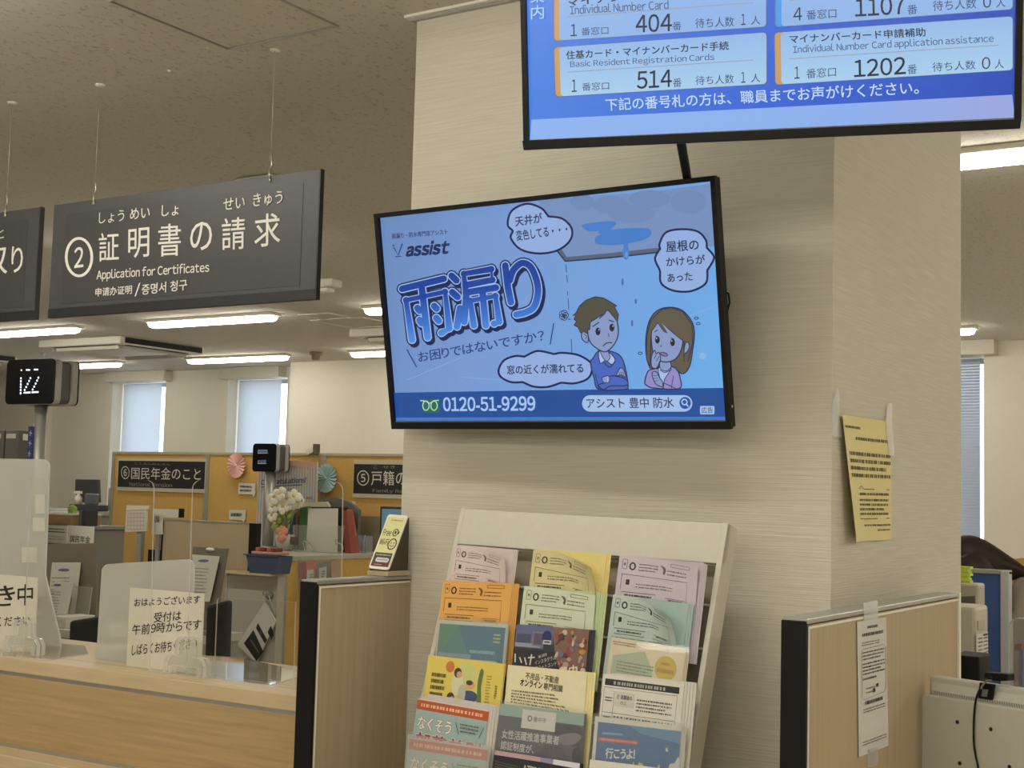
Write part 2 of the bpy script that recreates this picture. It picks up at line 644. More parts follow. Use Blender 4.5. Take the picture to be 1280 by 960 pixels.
# ================================================================== THE ROOM
HC, YW = 2.7, 10.2
b = MB(); b.box(-15, 7.2, -8.2, YW + 0.4, -0.1, 0, m_floor); struct(b, 'floor')
b = MB(); b.box(-15, 7.2, -8.2, YW + 0.4, HC, HC + 0.1, m_ceil); struct(b, 'ceiling')
b = MB(); b.box(-15.1, -15, -8.2, YW + 0.4, 0, HC, m_wall); struct(b, 'wall_left')
b = MB(); b.box(7.2, 7.3, -8.2, YW + 0.4, 0, HC, m_wall); struct(b, 'wall_right')
b = MB(); b.box(-15, 7.2, -8.3, -8.2, 0, HC, m_wall); struct(b, 'wall_front')
OPEN = [(-11.62, -10.81), (-9.92, -9.12), (-3.3, -2.46)]
ZS, ZT = 0.9, 2.60
b = MB()
xs = [-15] + [x for o in OPEN for x in o] + [7.2]
for i in range(0, len(xs), 2):
    b.box(xs[i], xs[i + 1], YW, YW + 0.3, 0, HC, m_wall)
for x0, x1 in OPEN:
    b.box(x0, x1, YW, YW + 0.3, 0, ZS, m_wall)
    b.box(x0, x1, YW, YW + 0.3, ZT, HC, m_wall)
struct(b, 'wall_back')
b = MB(); b.box(-13.4, -12.58, 9.97, YW, 0, HC, m_wall)
struct(b, 'trim_1', 'cream wall pier at the far left corner')
b = MB(); b.box(-8.78, -7.0, 9.85, YW, 0, HC, m_wall)
struct(b, 'trim_2', 'cream wall pier right of the second far window')
m_frame = M((172, 176, 182), 0.4, 0.5)
m_val = M((214, 208, 190), 0.6)
for i, (x0, x1) in enumerate(OPEN):
    f = MB()
    for a0, a1, z0, z1 in ((x0, x0 + 0.04, ZS, ZT), (x1 - 0.04, x1, ZS, ZT), (x0 + 0.04, x1 - 0.04, ZS, ZS + 0.04), (x0 + 0.04, x1 - 0.04, ZT - 0.04, ZT)):
        f.box(a0, a1, YW + 0.23, YW + 0.28, z0, z1, m_frame)
    o = struct(f, 'window_%d' % (i + 1))
    g = MB(); g.box(x0 + 0.04, x1 - 0.04, YW + 0.25, YW + 0.256, ZS + 0.04, ZT - 0.04, m_pane); g.build('pane', o)
WHICH = ['leftmost far window', 'second far window, beside the pier', 'far window at the right, beyond the column']
VAL = [(-11.62, -10.72), (-9.95, -9.14), (-3.3, -2.36)]
for i, (x0, x1) in enumerate(OPEN[:2] + OPEN[2:]):
    r = empty('roller_blind', ((x0 + x1) / 2, YW + 0.1, ZS), ('white roller blind drawn down in the ' if i < 2 else 'pale slatted blind drawn down in the ') + WHICH[i], 'blind', 'blinds on the far windows')
    c = MB()
    if i < 2:
        n = 14
        xa, xb = x0 + 0.01, x1 - 0.215
        P = [(xa + (xb - xa) * k / n, YW + 0.15 + 0.012 * math.sin(k / n * math.pi), z) for z in (ZS + 0.02, ZT - 0.01) for k in range(n + 1)]
        c.add(P, [(k, k + 1, k + n + 2, k + n + 1) for k in range(n)], m_blindcloth, True)
        c.build('cloth', r)
        e = MB(); e.box(xa, xb, YW + 0.135, YW + 0.16, ZS + 0.005, ZS + 0.03, m_val); e.build('bottom_bar', r, 0.003)
    else:
        z = ZS + 0.03
        while z < ZT - 0.02:
            c.fbox(Fr((x0 + 0.01, YW + 0.16, z), (1, 0, 0), (0, 0.5, 0.86)), 0, x1 - x0 - 0.075, -0.0125, 0.0125, 0, 0.0012, m_blindcloth)
            z += 0.022
        c.build('slats', r)
    v = MB(); v.box(VAL[i][0], VAL[i][1], YW - 0.12, YW + (0.0 if i < 2 else 0.0), HC - 0.105, HC, m_val)
    v.build('valance', r, 0.004)

# ------------------------------------------------------------------ the papered column and its ceiling trim
CX0, CX1, CY0, CY1 = -2.05, -0.959, 2.724, 3.73
b = MB(); b.box(CX0, CX1, CY0, CY1, 0, HC, m_wallpaper)
o = struct(b, 'wall_column', 'square column covered in beige woven wallpaper')
b = MB()
for z0, z1, d, m in ((HC - 0.007, HC, 0.024, m_white), (HC - 0.014, HC - 0.007, 0.012, m_alu)):
    b.box(CX0 - d, CX1 + d, CY0 - d, CY0, z0, z1, m)
    b.box(CX0 - d, CX0, CY0, CY1, z0, z1, m)
    b.box(CX1, CX1 + d, CY0, CY1, z0, z1, m)
struct(b, 'trim_3', 'thin white shadow-line trim where the column meets the ceiling')
b = MB()
for x0, x1, y0, y1 in ((CX0 - 0.01, CX1 + 0.01, CY0 - 0.01, CY0), (CX0 - 0.01, CX0, CY0, CY1), (CX1, CX1 + 0.01, CY0, CY1)):
    b.box(x0, x1, y0, y1, 0, 0.08, m_grey)
struct(b, 'baseboard_column')

# ------------------------------------------------------------------ ceiling lights: seen, inferred and added unseen bars
ROWS = [(7.0, -9.6, m_lamp, 'second'), (7.0, -7.6, m_lamp, ''), (7.0, -5.6, m_lamp, ''), (7.0, -3.6, m_lamp, ''),
        (9.2, -11.6, m_lamp, ''), (9.2, -9.45, m_lamp, ''), (9.2, -7.5, m_lamp, ''), (9.3, -3.5, m_lamp, ''),
        (4.68, -1.6, m_lamp, ''), (1.85, -3.9, m_lamp_near, ''), (1.85, -1.9, m_lamp_near, ''), (1.85, 0.4, m_lamp_near, ''), (1.85, 2.6, m_fill_right, ''), (1.85, 4.8, m_fill_right, ''),  # near row read off shadows; right-hand bars added to light the column's side
        (4.68, -5.6, m_lamp_hall, ''), (4.68, -7.6, m_lamp_hall, ''), (4.68, -9.6, m_lamp_hall, ''), (4.68, 0.9, m_lamp, ''), (7.0, 0.6, m_fill_right, ''), (9.3, 0.2, m_fill_right, ''), (4.68, 3.2, m_fill_right, ''), (7.0, 3.0, m_fill_right, '')]  # unseen office bars added to brighten front faces, column side and right wall
ROWS += [(y_, x_, m_lamp_hall, '') for y_ in (-0.6, -3.0, -5.4) for x_ in (-7.0, -4.7, -2.4, -0.1, 2.2, 4.5)]  # first row read off shadows; farther rows added to light upright faces
LIGHT_LABEL = ['ceiling light bar cut by the left frame edge, under the smaller hanging sign',
               'long ceiling light bar just under the bottom edge of the certificates sign',
               'ceiling light bar mostly hidden behind the left edge of the advert screen',
               'ceiling light bar hidden behind the column',
               'ceiling light bar beside the top of the nearest number display',
               'ceiling light bar in front of the second far window blind',
               'ceiling light bar showing just left of the advert screen, above the far pier',
               'small lit end of a ceiling light bar right of the column, far away',
               'big bright ceiling light bar at the right edge under the upper screen']
for i, (y, x0, m, _) in enumerate(ROWS):
    L = LIGHT_LABEL[i] if i < len(LIGHT_LABEL) else 'unseen ceiling light bar over the waiting side, out of the picture' if y < 3 else 'fill light bar added over the offices, hidden or out of the picture'
    r = empty('ceiling_light', (x0 + 0.6, y, HC), L, 'ceiling light', 'light bars on the ceiling')
    h = MB(); h.box(x0 - 0.01, x0 + 1.21, y - 0.06, y + 0.06, HC - 0.022, HC, m_white); h.build('housing', r, 0.004)
    d = MB()
    prof = [(-0.05, 0), (-0.048, -0.018), (-0.03, -0.034), (0, -0.038), (0.03, -0.034), (0.048, -0.018), (0.05, 0)]
    P = []
    for k, (xx, s) in enumerate(((x0, 0.35), (x0 + 0.012, 0.85), (x0 + 0.035, 1), (x0 + 1.165, 1), (x0 + 1.188, 0.85), (x0 + 1.2, 0.35))):
        P += [(xx, y + u * s, HC - 0.022 + w * s) for u, w in prof]
    F = [(k * 7 + j, k * 7 + j + 1, k * 7 + j + 8, k * 7 + j + 7) for k in range(5) for j in range(6)] + [tuple(range(7)), tuple(range(41, 34, -1))]
    d.add(P, F, m, True)
    d.build('diffuser', r)

# ------------------------------------------------------------------ things fixed to the ceiling
m_offwhite = M((224, 219, 205), 0.5)
m_slot = M((22, 21, 20), 0.7)


def cassette(x0, x1, y0, y1, label):
    r = empty('air_conditioner', ((x0 + x1) / 2, (y0 + y1) / 2, HC), label, 'air conditioner', 'ceiling air conditioners')
    p = MB(); p.box(x0, x1, y0, y1, HC - 0.062, HC, m_offwhite); p.build('panel', r, 0.008)
    for sx, xe in ((1, x1), (-1, x0)):
        q = MB(); q.box(xe - 0.004, xe + 0.004, y0 + 0.05, y1 - 0.02, HC - 0.052, HC - 0.006, m_slot); q.build('side_outlet', r, label='black side outlet')
    g = MB(); g.box(x0 + 0.2, x1 - 0.2, y0 + 0.2, y1 - 0.2, HC - 0.077, HC - 0.062, m_offwhite); g.build('intake_grille', r, 0.004)
    for a0, a1, c0, c1, fx in ((x1 - 0.13, x1 - 0.045, y0 + 0.12, y1 - 0.12, 1), (x0 + 0.045, x0 + 0.13, y0 + 0.12, y1 - 0.12, -1), (x0 + 0.12, x1 - 0.12, y0 + 0.045, y0 + 0.13, 0), (x0 + 0.12, x1 - 0.12, y1 - 0.13, y1 - 0.045, 0)):
        s = MB(); s.box(a0, a1, c0, c1, HC - 0.064, HC - 0.0615, m_slot)
        o = s.build('air_slot', r)
        f = MB()
        if fx:
            f.fbox(Fr(((a0 + a1) / 2, c0, HC - 0.072), (0, 1, 0), (0.5 * fx, 0, -0.86)), 0, c1 - c0, -0.02, 0.02, 0, 0.003, m_offwhite)
        else:
            f.fbox(Fr((a0, (c0 + c1) / 2, HC - 0.072), (1, 0, 0), (0, 0.5, -0.86)), 0, a1 - a0, -0.02, 0.02, 0, 0.003, m_offwhite)
        f.build('louvre', r)


cassette(-9.62, -8.62, 7.62, 8.55, 'white ceiling air conditioner with a dark slot, below the certificates sign')
cassette(-12.1, -11.1, 7.6, 8.55, 'ceiling air conditioner half hidden at the left edge above the nearest number display')
cassette(-6.5, -5.55, 7.92, 8.8, 'ceiling air conditioner partly hidden behind the left edge of the advert screen')

p0 = at(285, 60.5, 2, HC); p1 = at(425, 32.5, 2, HC)
ax0, ax1, ay1, ay0 = p0.x, p1.x, p0.y, p0.y - 0.42
r = empty('access_panel', ((ax0 + ax1) / 2, (ay0 + ay1) / 2, HC), 'square ceiling access panel with thin pale edges at the top of the picture', 'access panel')
b = MB(); b.box(ax0 + 0.008, ax1 - 0.008, ay0 + 0.008, ay1 - 0.008, HC - 0.002, HC, m_ceil); b.build('panel', r)
b = MB()
for q in ((ax0, ax1, ay1 - 0.004, ay1), (ax0, ax1, ay0, ay0 + 0.004), (ax0, ax0 + 0.004, ay0 + 0.004, ay1 - 0.004), (ax1 - 0.004, ax1, ay0 + 0.004, ay1 - 0.004)):
    b.box(q[0], q[1], q[2], q[3], HC - 0.005, HC, m_alu)
b.build('frame', r)
for x, y, L in ((447, 403, 'flat square access panel outline left of the advert screen'), (408, 395, 'small square ceiling panel outline beside the bottom right of the certificates sign')):
    c = at(x, y, 2, HC)
    b = MB()
    h = 0.24 if x > 420 else 0.14
    for q in ((c.x - h, c.x + h, c.y - h, c.y - h + 0.02), (c.x - h, c.x + h, c.y + h - 0.02, c.y + h), (c.x - h, c.x - h + 0.02, c.y - h + 0.02, c.y + h - 0.02), (c.x + h - 0.02, c.x + h, c.y - h + 0.02, c.y + h - 0.02)):
        b.box(*q, HC - 0.006, HC, m_offwhite)
    thing(b, 'access_panel', L, 'access panel')


def round_fixture(x, y, name, label, cat, rad, hgt, m=None, group=None):
    c = at(x, y, 2, HC)
    b = MB()
    m = m or m_offwhite
    b.lathe((c.x, c.y, HC), (0, 0, -1), [(0.0001, 0), (rad, 0), (rad, hgt * 0.35), (rad * 0.7, hgt * 0.45), (rad * 0.62, hgt), (0.0001, hgt)], m, 20)
    thing(b, name, label, cat, group)


round_fixture(395, 440, 'smoke_detector', 'small grey smoke detector on the ceiling right of the far second window', 'smoke detector', 0.055, 0.07, M((150, 140, 120), 0.6))
round_fixture(65, 433, 'sprinkler', 'tiny ceiling sprinkler, the left of two above the nearest number display', 'sprinkler', 0.03, 0.04, m_white, 'sprinklers')
round_fixture(71, 432, 'sprinkler', 'tiny ceiling sprinkler, the right of two above the nearest number display', 'sprinkler', 0.03, 0.04, m_white, 'sprinklers')
round_fixture(54, 441, 'sprinkler', 'tiny ceiling sprinkler just above the nearest number display', 'sprinkler', 0.025, 0.03, m_white, 'sprinklers')
round_fixture(260, 59, 'ceiling_stud', 'tiny white stud on the ceiling by the access panel corner', 'ceiling stud', 0.004, 0.003, m_offwhite)
round_fixture(141, 61, 'ceiling_stud', 'tiny white stud on the ceiling above the left sign wire', 'ceiling stud', 0.003, 0.003, m_offwhite)
round_fixture(212, 88, 'ceiling_stud', 'small white stud on the ceiling midway between the sign wires', 'ceiling stud', 0.008, 0.004, m_offwhite)
# pale fittings on the ceiling behind the certificates sign
c = at(326, 222, 2, HC)
b = MB()
b.fbox(Fr((c.x, c.y, HC), (1, 0, 0), (0, 1, 0)), -0.11, 0.11, -0.05, 0.05, -0.06, 0, m_offwhite)
thing(b, 'wireless_access_point', 'pale rounded ceiling unit peeking over the top of the certificates sign', 'access point', bevel=0.02)
c = at(398, 350, 2, HC)
b = MB()
b.fbox(Fr((c.x, c.y, HC), (1, 0, 0), (0, 1, 0)), -0.16, 0.14, -0.05, 0.05, -0.05, 0, m_offwhite)
b.fbox(Fr((c.x, c.y, HC), (1, 0, 0), (0, 1, 0)), -0.12, 0.10, -0.035, 0.035, -0.075, -0.05, m_white)
thing(b, 'ceiling_fitting', 'pale ceiling fitting peeking out right of the certificates sign', 'ceiling fitting', bevel=0.015)

# ================================================================== SCREENS
def flat_tv(name, label, W, H, fr, chin=0.016, bez=0.0105):
    """fr: origin at panel centre. Returns the root and the lit picture's frame."""
    r = empty(name, fr.p(0, -H / 2, 0), label, 'screen', 'screens by the column')
    b = MB()
    b.fbox(fr, -W / 2, W / 2, -H / 2, -H / 2 + chin, -0.012, 0, m_black)
    b.fbox(fr, -W / 2, W / 2, H / 2 - bez, H / 2, -0.012, 0, m_black)
    b.fbox(fr, -W / 2, -W / 2 + bez, -H / 2 + chin, H / 2 - bez, -0.012, 0, m_black)
    b.fbox(fr, W / 2 - bez, W / 2, -H / 2 + chin, H / 2 - bez, -0.012, 0, m_black)
    b.build('bezel', r, 0.0015)
    b = MB()
    b.fbox(fr, -W / 2 + 0.002, W / 2 - 0.002, -H / 2 + 0.002, H / 2 - 0.002, -0.03, -0.012, m_black)
    q = [fr.p(a, c, -0.03) for a, c in ((-W * 0.42, -H * 0.40), (W * 0.42, -H * 0.40), (W * 0.42, H * 0.30), (-W * 0.42, H * 0.30))]
    b.prism(q, -fr.N * 0.035, m_black)
    b.build('back_shell', r, 0.002)
    b = MB(); b.fbox(fr, -W / 2 + bez, W / 2 - bez, -H / 2 + chin, -H / 2 + chin + 0.003, -0.012, -0.003, M((120, 122, 128), 0.3, 0.6)); b.build('bottom_glint_strip', r)
    return r


TW, TH = 0.89, 0.515
frL = fr_turn((-1.5763, 2.5729, 1.9006), -1.8517, 10.9146, -0.3412)
tvL = flat_tv('wall_screen', 'lower flat screen on the column showing the blue roof-leak advert with two cartoon people', TW, TH, frL)
frU = fr_turn((-0.9498, 2.2961, 2.1519), 14.8708, 10.8743, -0.5154)
frU.o = frU.p(0, TH / 2)
tvU = flat_tv('queue_screen', 'upper flat screen showing blue queue number cards, cut by the top of the picture', TW, TH, frU)
# mounts
b = MB()
b.box(-1.72, -1.45, CY0 - 0.02, CY0, 1.78, 2.02, m_black)
b.prism([V((-1.66, CY0 - 0.02, 1.98)), V((-1.66, CY0 - 0.02, 1.82)), frL.p(-0.06, -0.08, -0.066), frL.p(-0.06, 0.08, -0.066)], (0.02, 0, 0), m_black)
b.prism([V((-1.53, CY0 - 0.02, 1.98)), V((-1.53, CY0 - 0.02, 1.82)), frL.p(0.07, -0.08, -0.066), frL.p(0.07, 0.08, -0.066)], (0.02, 0, 0), m_black)
b.build('wall_bracket', tvL)
b = MB()
pc = frU.p(0, 0.06, -0.16)
b.lathe((pc.x, pc.y, HC), (0, 0, -1), [(0.0001, 0), (0.07, 0), (0.07, 0.012), (0.022, 0.02), (0.022, HC - pc.z + 0.1), (0.0001, HC - pc.z + 0.1)], m_black, 18)
b.fbox(frU, -0.1, 0.1, -0.06, 0.12, -0.10, -0.065, m_black)
b.tube([frU.p(0, 0.06, -0.09), pc], 0.02, m_black)
b.build('ceiling_mount', tvU)
# the black strut and the looped cable
b = MB(); b.tube([frU.p(-0.14, -0.1, -0.07), frU.hit(849, 165, -0.10), frL.hit(860, 228, -0.05), frL.p(0.26, 0.12, -0.064)], 0.0095, m_black)
b.build('strut', tvL)
b = MB(); b.tube([frL.hit(905, 364, -0.045), frL.hit(910.5, 367, -0.05), frL.hit(912, 378, -0.055), frL.hit(909, 390, -0.055), frL.hit(900, 394, -0.05)], 0.0022, m_black, 6)
b.build('cable', tvL)
b = MB(); b.ball(frL.hit(914.5, 508, -0.018), 0.003, 0.003, 0.003, m_white, 8, 6); b.build('side_button', tvL)

NAVY, LBLUE = S((16, 30, 84)), S((150, 184, 236))
CUT = 2.6663
d = Draw(frL, -0.0115, cv=lambda x, y: (460 + x / CUT, 200 + y / CUT))
pa, pb = frL.hit(480, 270), frL.hit(905, 500)
m_ad = m_screen_gradient('advert_sky', [(0, (110, 144, 196)), (0.4, (124, 160, 220)), (0.8, (114, 172, 236)), (1.0, (108, 180, 242))], pa, pb)  # left stops darkened to imitate the screen's oblique viewing angle
d.poly([(28, 190), (1138, 70), (1196, 884), (84, 884)], m_ad)
# mottled ceiling behind the first bubble
d.poly([(560, 135), (640, 125), (700, 130), (760, 118), (850, 112), (980, 100), (1137, 78), (1152, 288), (965, 298), (652, 328), (600, 250)], S((120, 148, 196)))
for x, y, rx, ry in ((705, 140, 40, 26), (800, 150, 60, 30), (930, 130, 70, 30), (1060, 140, 60, 40), (870, 180, 80, 30)):
    d.ell(x, y, rx, ry, S((113, 142, 190)))
GREYL = S((86, 100, 128))
d.line([(600, 262), (652, 331), (800, 318), (972, 299)], 15, GREYL)
d.line([(590, 262), (648, 338), (800, 326), (972, 307)], 5, S((34, 48, 90)))
PUD = S((66, 128, 206))
d.poly(smooth_closed([(705, 224), (712, 214), (760, 207), (808, 204), (818, 214), (806, 226), (806, 232), (850, 228), (915, 227), (934, 236), (930, 255), (900, 270), (850, 280), (800, 284), (755, 280), (747, 268), (752, 256), (768, 248), (756, 243), (762, 236), (730, 238)]), PUD)
d.poly([(842, 270), (860, 270), (857, 296), (845, 296)], PUD)
d.ell(851, 309, 11, 24, PUD); d.ell(853, 316, 5, 10, S((100, 158, 226)))
for x, y, h in ((840, 407, 12), (884, 472, 9), (872, 545, 11)):
    d.ell(x, y, 3.6, h, S((70, 105, 180)))
for a in (((651, 348), (653, 376)), ((653, 384), (656, 408)), ((656, 438), (657, 452)), ((658, 462), (661, 500)), ((669, 598), (671, 648))):
    d.line(a, 2.4, S((52, 76, 138)))
# thin light streaks and the soft dots of the backdrop
for a, w in ((((120, 735), (300, 660)), 2), (((1010, 545), (1165, 480)), 3), (((300, 725), (560, 745)), 2)):
    d.line(a, w, S((138, 178, 232)))
d.ell(1108, 655, 12, 12, S((136, 188, 240)))


def bubble(pts):
    p = smooth_closed(pts)
    d.poly(p, S((150, 180, 232)))
    d.line(p, 7.0, NAVY, True)


bubble([(457, 215), (470, 170), (520, 146), (568, 160), (590, 184), (594, 188), (640, 196), (671, 230), (664, 270), (622, 302), (560, 312), (500, 298), (468, 262), (473, 240), (472, 234)])
bubble([(949, 330), (962, 302), (966, 296), (964, 280), (985, 242), (1035, 231), (1090, 238), (1118, 266), (1122, 292), (1126, 297), (1146, 325), (1128, 362), (1124, 368), (1118, 412), (1068, 438), (1010, 436), (970, 412), (966, 372), (964, 366)])
bubble([(427, 702), (444, 670), (480, 655), (508, 656), (514, 656), (555, 638), (600, 645), (612, 648), (640, 644), (694, 652), (735, 678), (738, 706), (722, 732), (680, 746), (640, 744), (632, 745), (590, 758), (545, 757), (512, 744), (505, 742), (470, 742), (436, 726)])
INK = S((22, 34, 74))
d.text('天井が', (484, 222), (573, 209), (481, 189), INK, 0.012)
d.text('変色してる・・・', (488, 270), (658, 247), (484, 236), INK, 0.012)
d.text('屋根の', (988, 308), (1096, 300), (985, 272), INK, 0.012)
d.text('かけらが', (988, 355), (1117, 346), (986, 325), INK, 0.012)
d.text('あった', (993, 408), (1075, 402), (990, 380), INK, 0.012)
d.text('窓の近くが濡れてる', (457, 716), (711, 710), (455, 686), INK, 0.012)
d.text('雨漏り・防水専門店アシスト', (73, 263), (258, 248), (71, 246), S((28, 44, 92)), 0.01)
d.text('assist', (119, 321), (258, 311), (127, 277), S((16, 34, 88)), 0.04)
d.line([(78, 291), (93, 318), (107, 279)], 4.5, S((28, 56, 130)))
d.ell(77, 286, 3, 3, S((28, 56, 130))); d.line([(83, 323), (104, 321)], 3, S((28, 56, 130)))
pg, ph = frL.hit(580, 335), frL.hit(590, 420)
m_title = m_screen_gradient('title_fill', [(0, (24, 62, 152)), (0.35, (30, 72, 168)), (0.75, (62, 122, 214)), (1, (92, 150, 230))], pg, ph)
TITLE = [[(107, 430), (246, 396)], [(140, 600), (120, 468), (250, 440), (264, 562), (238, 577)], [(172, 420), (192, 592)],
         [(158, 494), (165, 503)], [(165, 534), (172, 545)], [(214, 487), (222, 496)], [(221, 527), (229, 537)],
         [(272, 386), (288, 402)], [(274, 441), (292, 457)], [(300, 495), (290, 556)],
         [(314, 540), (321, 455), (313, 380), (404, 364), (408, 400), (318, 418)], [(328, 441), (420, 426)],
         [(346, 552), (335, 470), (418, 454), (431, 540), (414, 546)], [(375, 438), (386, 552)],
         [(451, 352), (460, 427), (470, 475)], smooth_open([(466, 402), (478, 368), (506, 344), (535, 356), (555, 400), (560, 445), (547, 490), (520, 508), (488, 516)], 4)]
d.strokes([[(x + 7, y + 9) for x, y in p] for p in TITLE], 36, NAVY)
d.strokes(TITLE, 38, NAVY)
d.strokes(TITLE, 29, S((158, 194, 244)))
d.strokes(TITLE, 22, m_title)
SUB = S((34, 62, 132))
d.text('お困りではないですか?', (163, 676), (582, 604), (159, 642), SUB, 0.008)
d.line([(123, 632), (156, 692)], 4, SUB); d.line([(613, 545), (601, 616)], 4, SUB)
# the bottom band
d.poly([(77, 777), (600, 768), (1182, 761), (1190, 857), (600, 858), (84, 860)], S((24, 78, 156)))
d.poly([(84, 860), (600, 858), (1190, 857), (1193, 884), (86, 884)], S((62, 122, 204)))
d.poly([(172, 800), (231, 797), (234, 842), (177, 844)], S((34, 110, 84)))
for cx in (187, 214):
    d.ring(cx, 820, 10.5, 15.5, 3.2, S((190, 226, 214)))
d.line(smooth_open([(168, 803), (186, 805), (199, 812), (213, 804), (230, 802)]), 3.2, S((190, 226, 214)))
d.text('0120-51-9299', (246, 838), (552, 836), (244, 793), S((170, 204, 248)), 0.02)
d.poly(rr(708, 785, 1076, 840, 27, 6), S((168, 198, 240)))
d.text('アシスト 豊中 防水', (725, 829), (1015, 827), (722, 795), S((20, 38, 86)), 0.008)
d.ell(1052, 811, 19, 20, S((32, 84, 166))); d.ring(1050, 808, 8.5, 9, 3.6, S((190, 216, 248))); d.line([(1056, 815), (1063, 823)], 4, S((190, 216, 248)))
d.poly(rr(1102, 821, 1150, 849, 4), S((170, 200, 240))); d.text('広告', (1107, 846), (1145, 845), (1107, 825), S((60, 84, 130)), 0.01)
ad_root = d.build('advert_picture', tvL, 'lit advert picture')

# the two worried cartoon people, drawn in their own measured crop
d = Draw(frL, -0.0060, cv=lambda x, y: (690 + x / 6.0952, 360 + y / 6.0952))
OUT = S((36, 46, 80)); SK = S((138, 158, 204)); HAIRM = S((82, 80, 66)); HAIRW = S((98, 90, 74)); SW = S((70, 104, 196)); PK = S((150, 142, 204)); WHT = S((172, 194, 240))


def shape(pts, m, w=9, sm=True):
    p = smooth_closed(pts, 5) if sm else pts
    d.poly(p, m)
    d.line(p, w, OUT, True)


# man: jumper, arms, collar, neck, face, ear, hair
shape([(350, 478), (300, 540), (282, 570), (310, 690), (348, 775), (545, 775), (568, 740), (545, 600), (510, 520), (440, 485)], SW)
shape([(355, 480), (345, 520), (360, 575), (400, 555), (445, 585), (470, 545), (420, 490)], WHT, 7)
shape([(365, 470), (362, 500), (400, 560), (430, 535), (415, 485)], SK, 6)
d.line(smooth_open([(385, 570), (430, 605), (470, 560)]), 8, OUT)
shape([(345, 740), (400, 720), (440, 672), (540, 690), (570, 730), (540, 748), (440, 748), (380, 775)], SW, 8)
d.line([(318, 655), (348, 775)], 6, OUT)
shape([(372, 688), (405, 672), (428, 680), (425, 718), (385, 722)], SK, 6); d.line([(412, 675), (415, 722)], 6, WHT)
shape([(482, 668), (500, 625), (520, 610), (545, 640), (550, 680), (520, 665)], SK, 7)
for x in (500, 515, 530):
    d.line([(x, 640), (x + 8, 665)], 4, OUT)
shape([(262, 330), (275, 270), (330, 230), (400, 170), (470, 215), (495, 300), (490, 380), (450, 450), (395, 488), (330, 460), (280, 410)], SK)
shape([(262, 345), (232, 330), (215, 360), (228, 400), (265, 415)], SK, 8)
d.line(smooth_open([(235, 350), (255, 370), (240, 390)]), 5, OUT)
shape([(150, 212), (175, 190), (200, 140), (250, 95), (320, 68), (385, 78), (440, 110), (485, 138), (470, 150), (498, 205), (490, 262), (465, 225), (415, 165), (390, 200), (350, 235), (372, 200), (330, 232), (282, 262), (278, 320), (260, 322), (262, 350), (232, 332), (210, 345), (190, 300), (160, 285), (178, 255), (158, 240), (172, 212)], HAIRM, 8, False)
d.line([(300, 296), (350, 262)], 8, OUT); d.line([(424, 245), (465, 260)], 8, OUT)
for cx, cy in ((342, 332), (448, 303)):
    d.ell(cx, cy, 19, 30, S((28, 36, 44))); d.ell(cx + 8, cy - 12, 4, 6, WHT)
d.line([(420, 345), (428, 372), (418, 370)], 5, OUT)
d.line(smooth_open([(380, 445), (410, 420), (450, 418)]), 8, OUT)
# woman: back hair, jacket, neck, face, fringe, ear, hands
shape([(900, 148), (800, 170), (735, 250), (708, 380), (712, 520), (735, 600), (760, 612), (900, 600), (985, 655), (1040, 600), (1065, 470), (1078, 350), (1060, 260), (990, 175)], HAIRW)
shape([(760, 620), (722, 640), (700, 715), (715, 745), (780, 765), (962, 768), (970, 690), (945, 625), (900, 600), (840, 610)], PK)
shape([(805, 612), (815, 690), (840, 768), (850, 700), (900, 618), (870, 600)], WHT, 6)
d.line(smooth_open([(815, 625), (855, 645), (905, 620)]), 6, OUT)
shape([(820, 560), (818, 612), (860, 635), (900, 605), (885, 555)], SK, 6)
shape([(752, 330), (752, 420), (765, 500), (800, 548), (860, 565), (930, 545), (975, 480), (990, 380), (940, 330), (870, 270), (820, 250), (780, 280)], SK)
shape([(822, 262), (870, 345), (845, 330), (800, 268), (752, 330), (745, 420), (740, 600), (712, 520), (716, 360), (745, 250), (830, 165), (900, 150), (990, 180), (1060, 280), (1066, 420), (1030, 560), (1000, 560), (1000, 410), (950, 370), (890, 320)], HAIRW, 7, False)
shape([(1010, 425), (1030, 415), (1040, 450), (1020, 490), (1000, 492)], SK, 7)
d.line([(775, 335), (802, 320)], 7, OUT); d.line([(890, 350), (1000, 385)], 0.1, OUT)
for cx, cy in ((797, 396), (913, 416)):
    d.ell(cx, cy, 18, 28, S((28, 36, 44))); d.ell(cx - 6, cy - 11, 4, 6, WHT)
d.line([(780, 365), (800, 372)], 6, OUT); d.line([(898, 380), (925, 392)], 6, OUT)
d.ell(825, 443, 4, 8, OUT)
d.ell(940, 462, 22, 10, S((140, 146, 206))); d.ell(848, 506, 32, 16, OUT, rot=0.3); d.ell(848, 506, 26, 10, S((130, 118, 178)), rot=0.3)
shape([(755, 600), (752, 530), (775, 475), (788, 500), (812, 492), (822, 540), (810, 575), (790, 612)], SK, 7)
for a in (((775, 540), (790, 500)), ((790, 560), (812, 520))):
    d.line(a, 5, OUT)
shape([(765, 690), (760, 645), (790, 640), (812, 680), (838, 720), (835, 752), (790, 735)], SK, 7)
for a in (((768, 668), (795, 668)), ((768, 690), (800, 688)), ((775, 712), (808, 706))):
    d.line(a, 4, OUT)
d.line([(920, 670), (905, 765)], 5, OUT); d.line([(850, 725), (940, 768)], 6, OUT)
# sweat drops and the scribble
for cx, cy, ro in ((1096, 230, -0.7), (1110, 272, 0.7), (668, 498, -0.7)):
    d.ring(cx, cy, 15, 9, 6, OUT, 14)
for k in range(5):
    a = k * 1.257
    d.ring(86 + 14 * math.cos(a), 208 + 18 * math.sin(a), 22, 22, 5, OUT, 16)
d.ell(88, 215, 14, 14, S((40, 56, 70)))
d.line([(118, 235), (138, 242)], 6, OUT)
d.build('cartoon_people', tvL, 'cartoon man and woman in the advert picture')

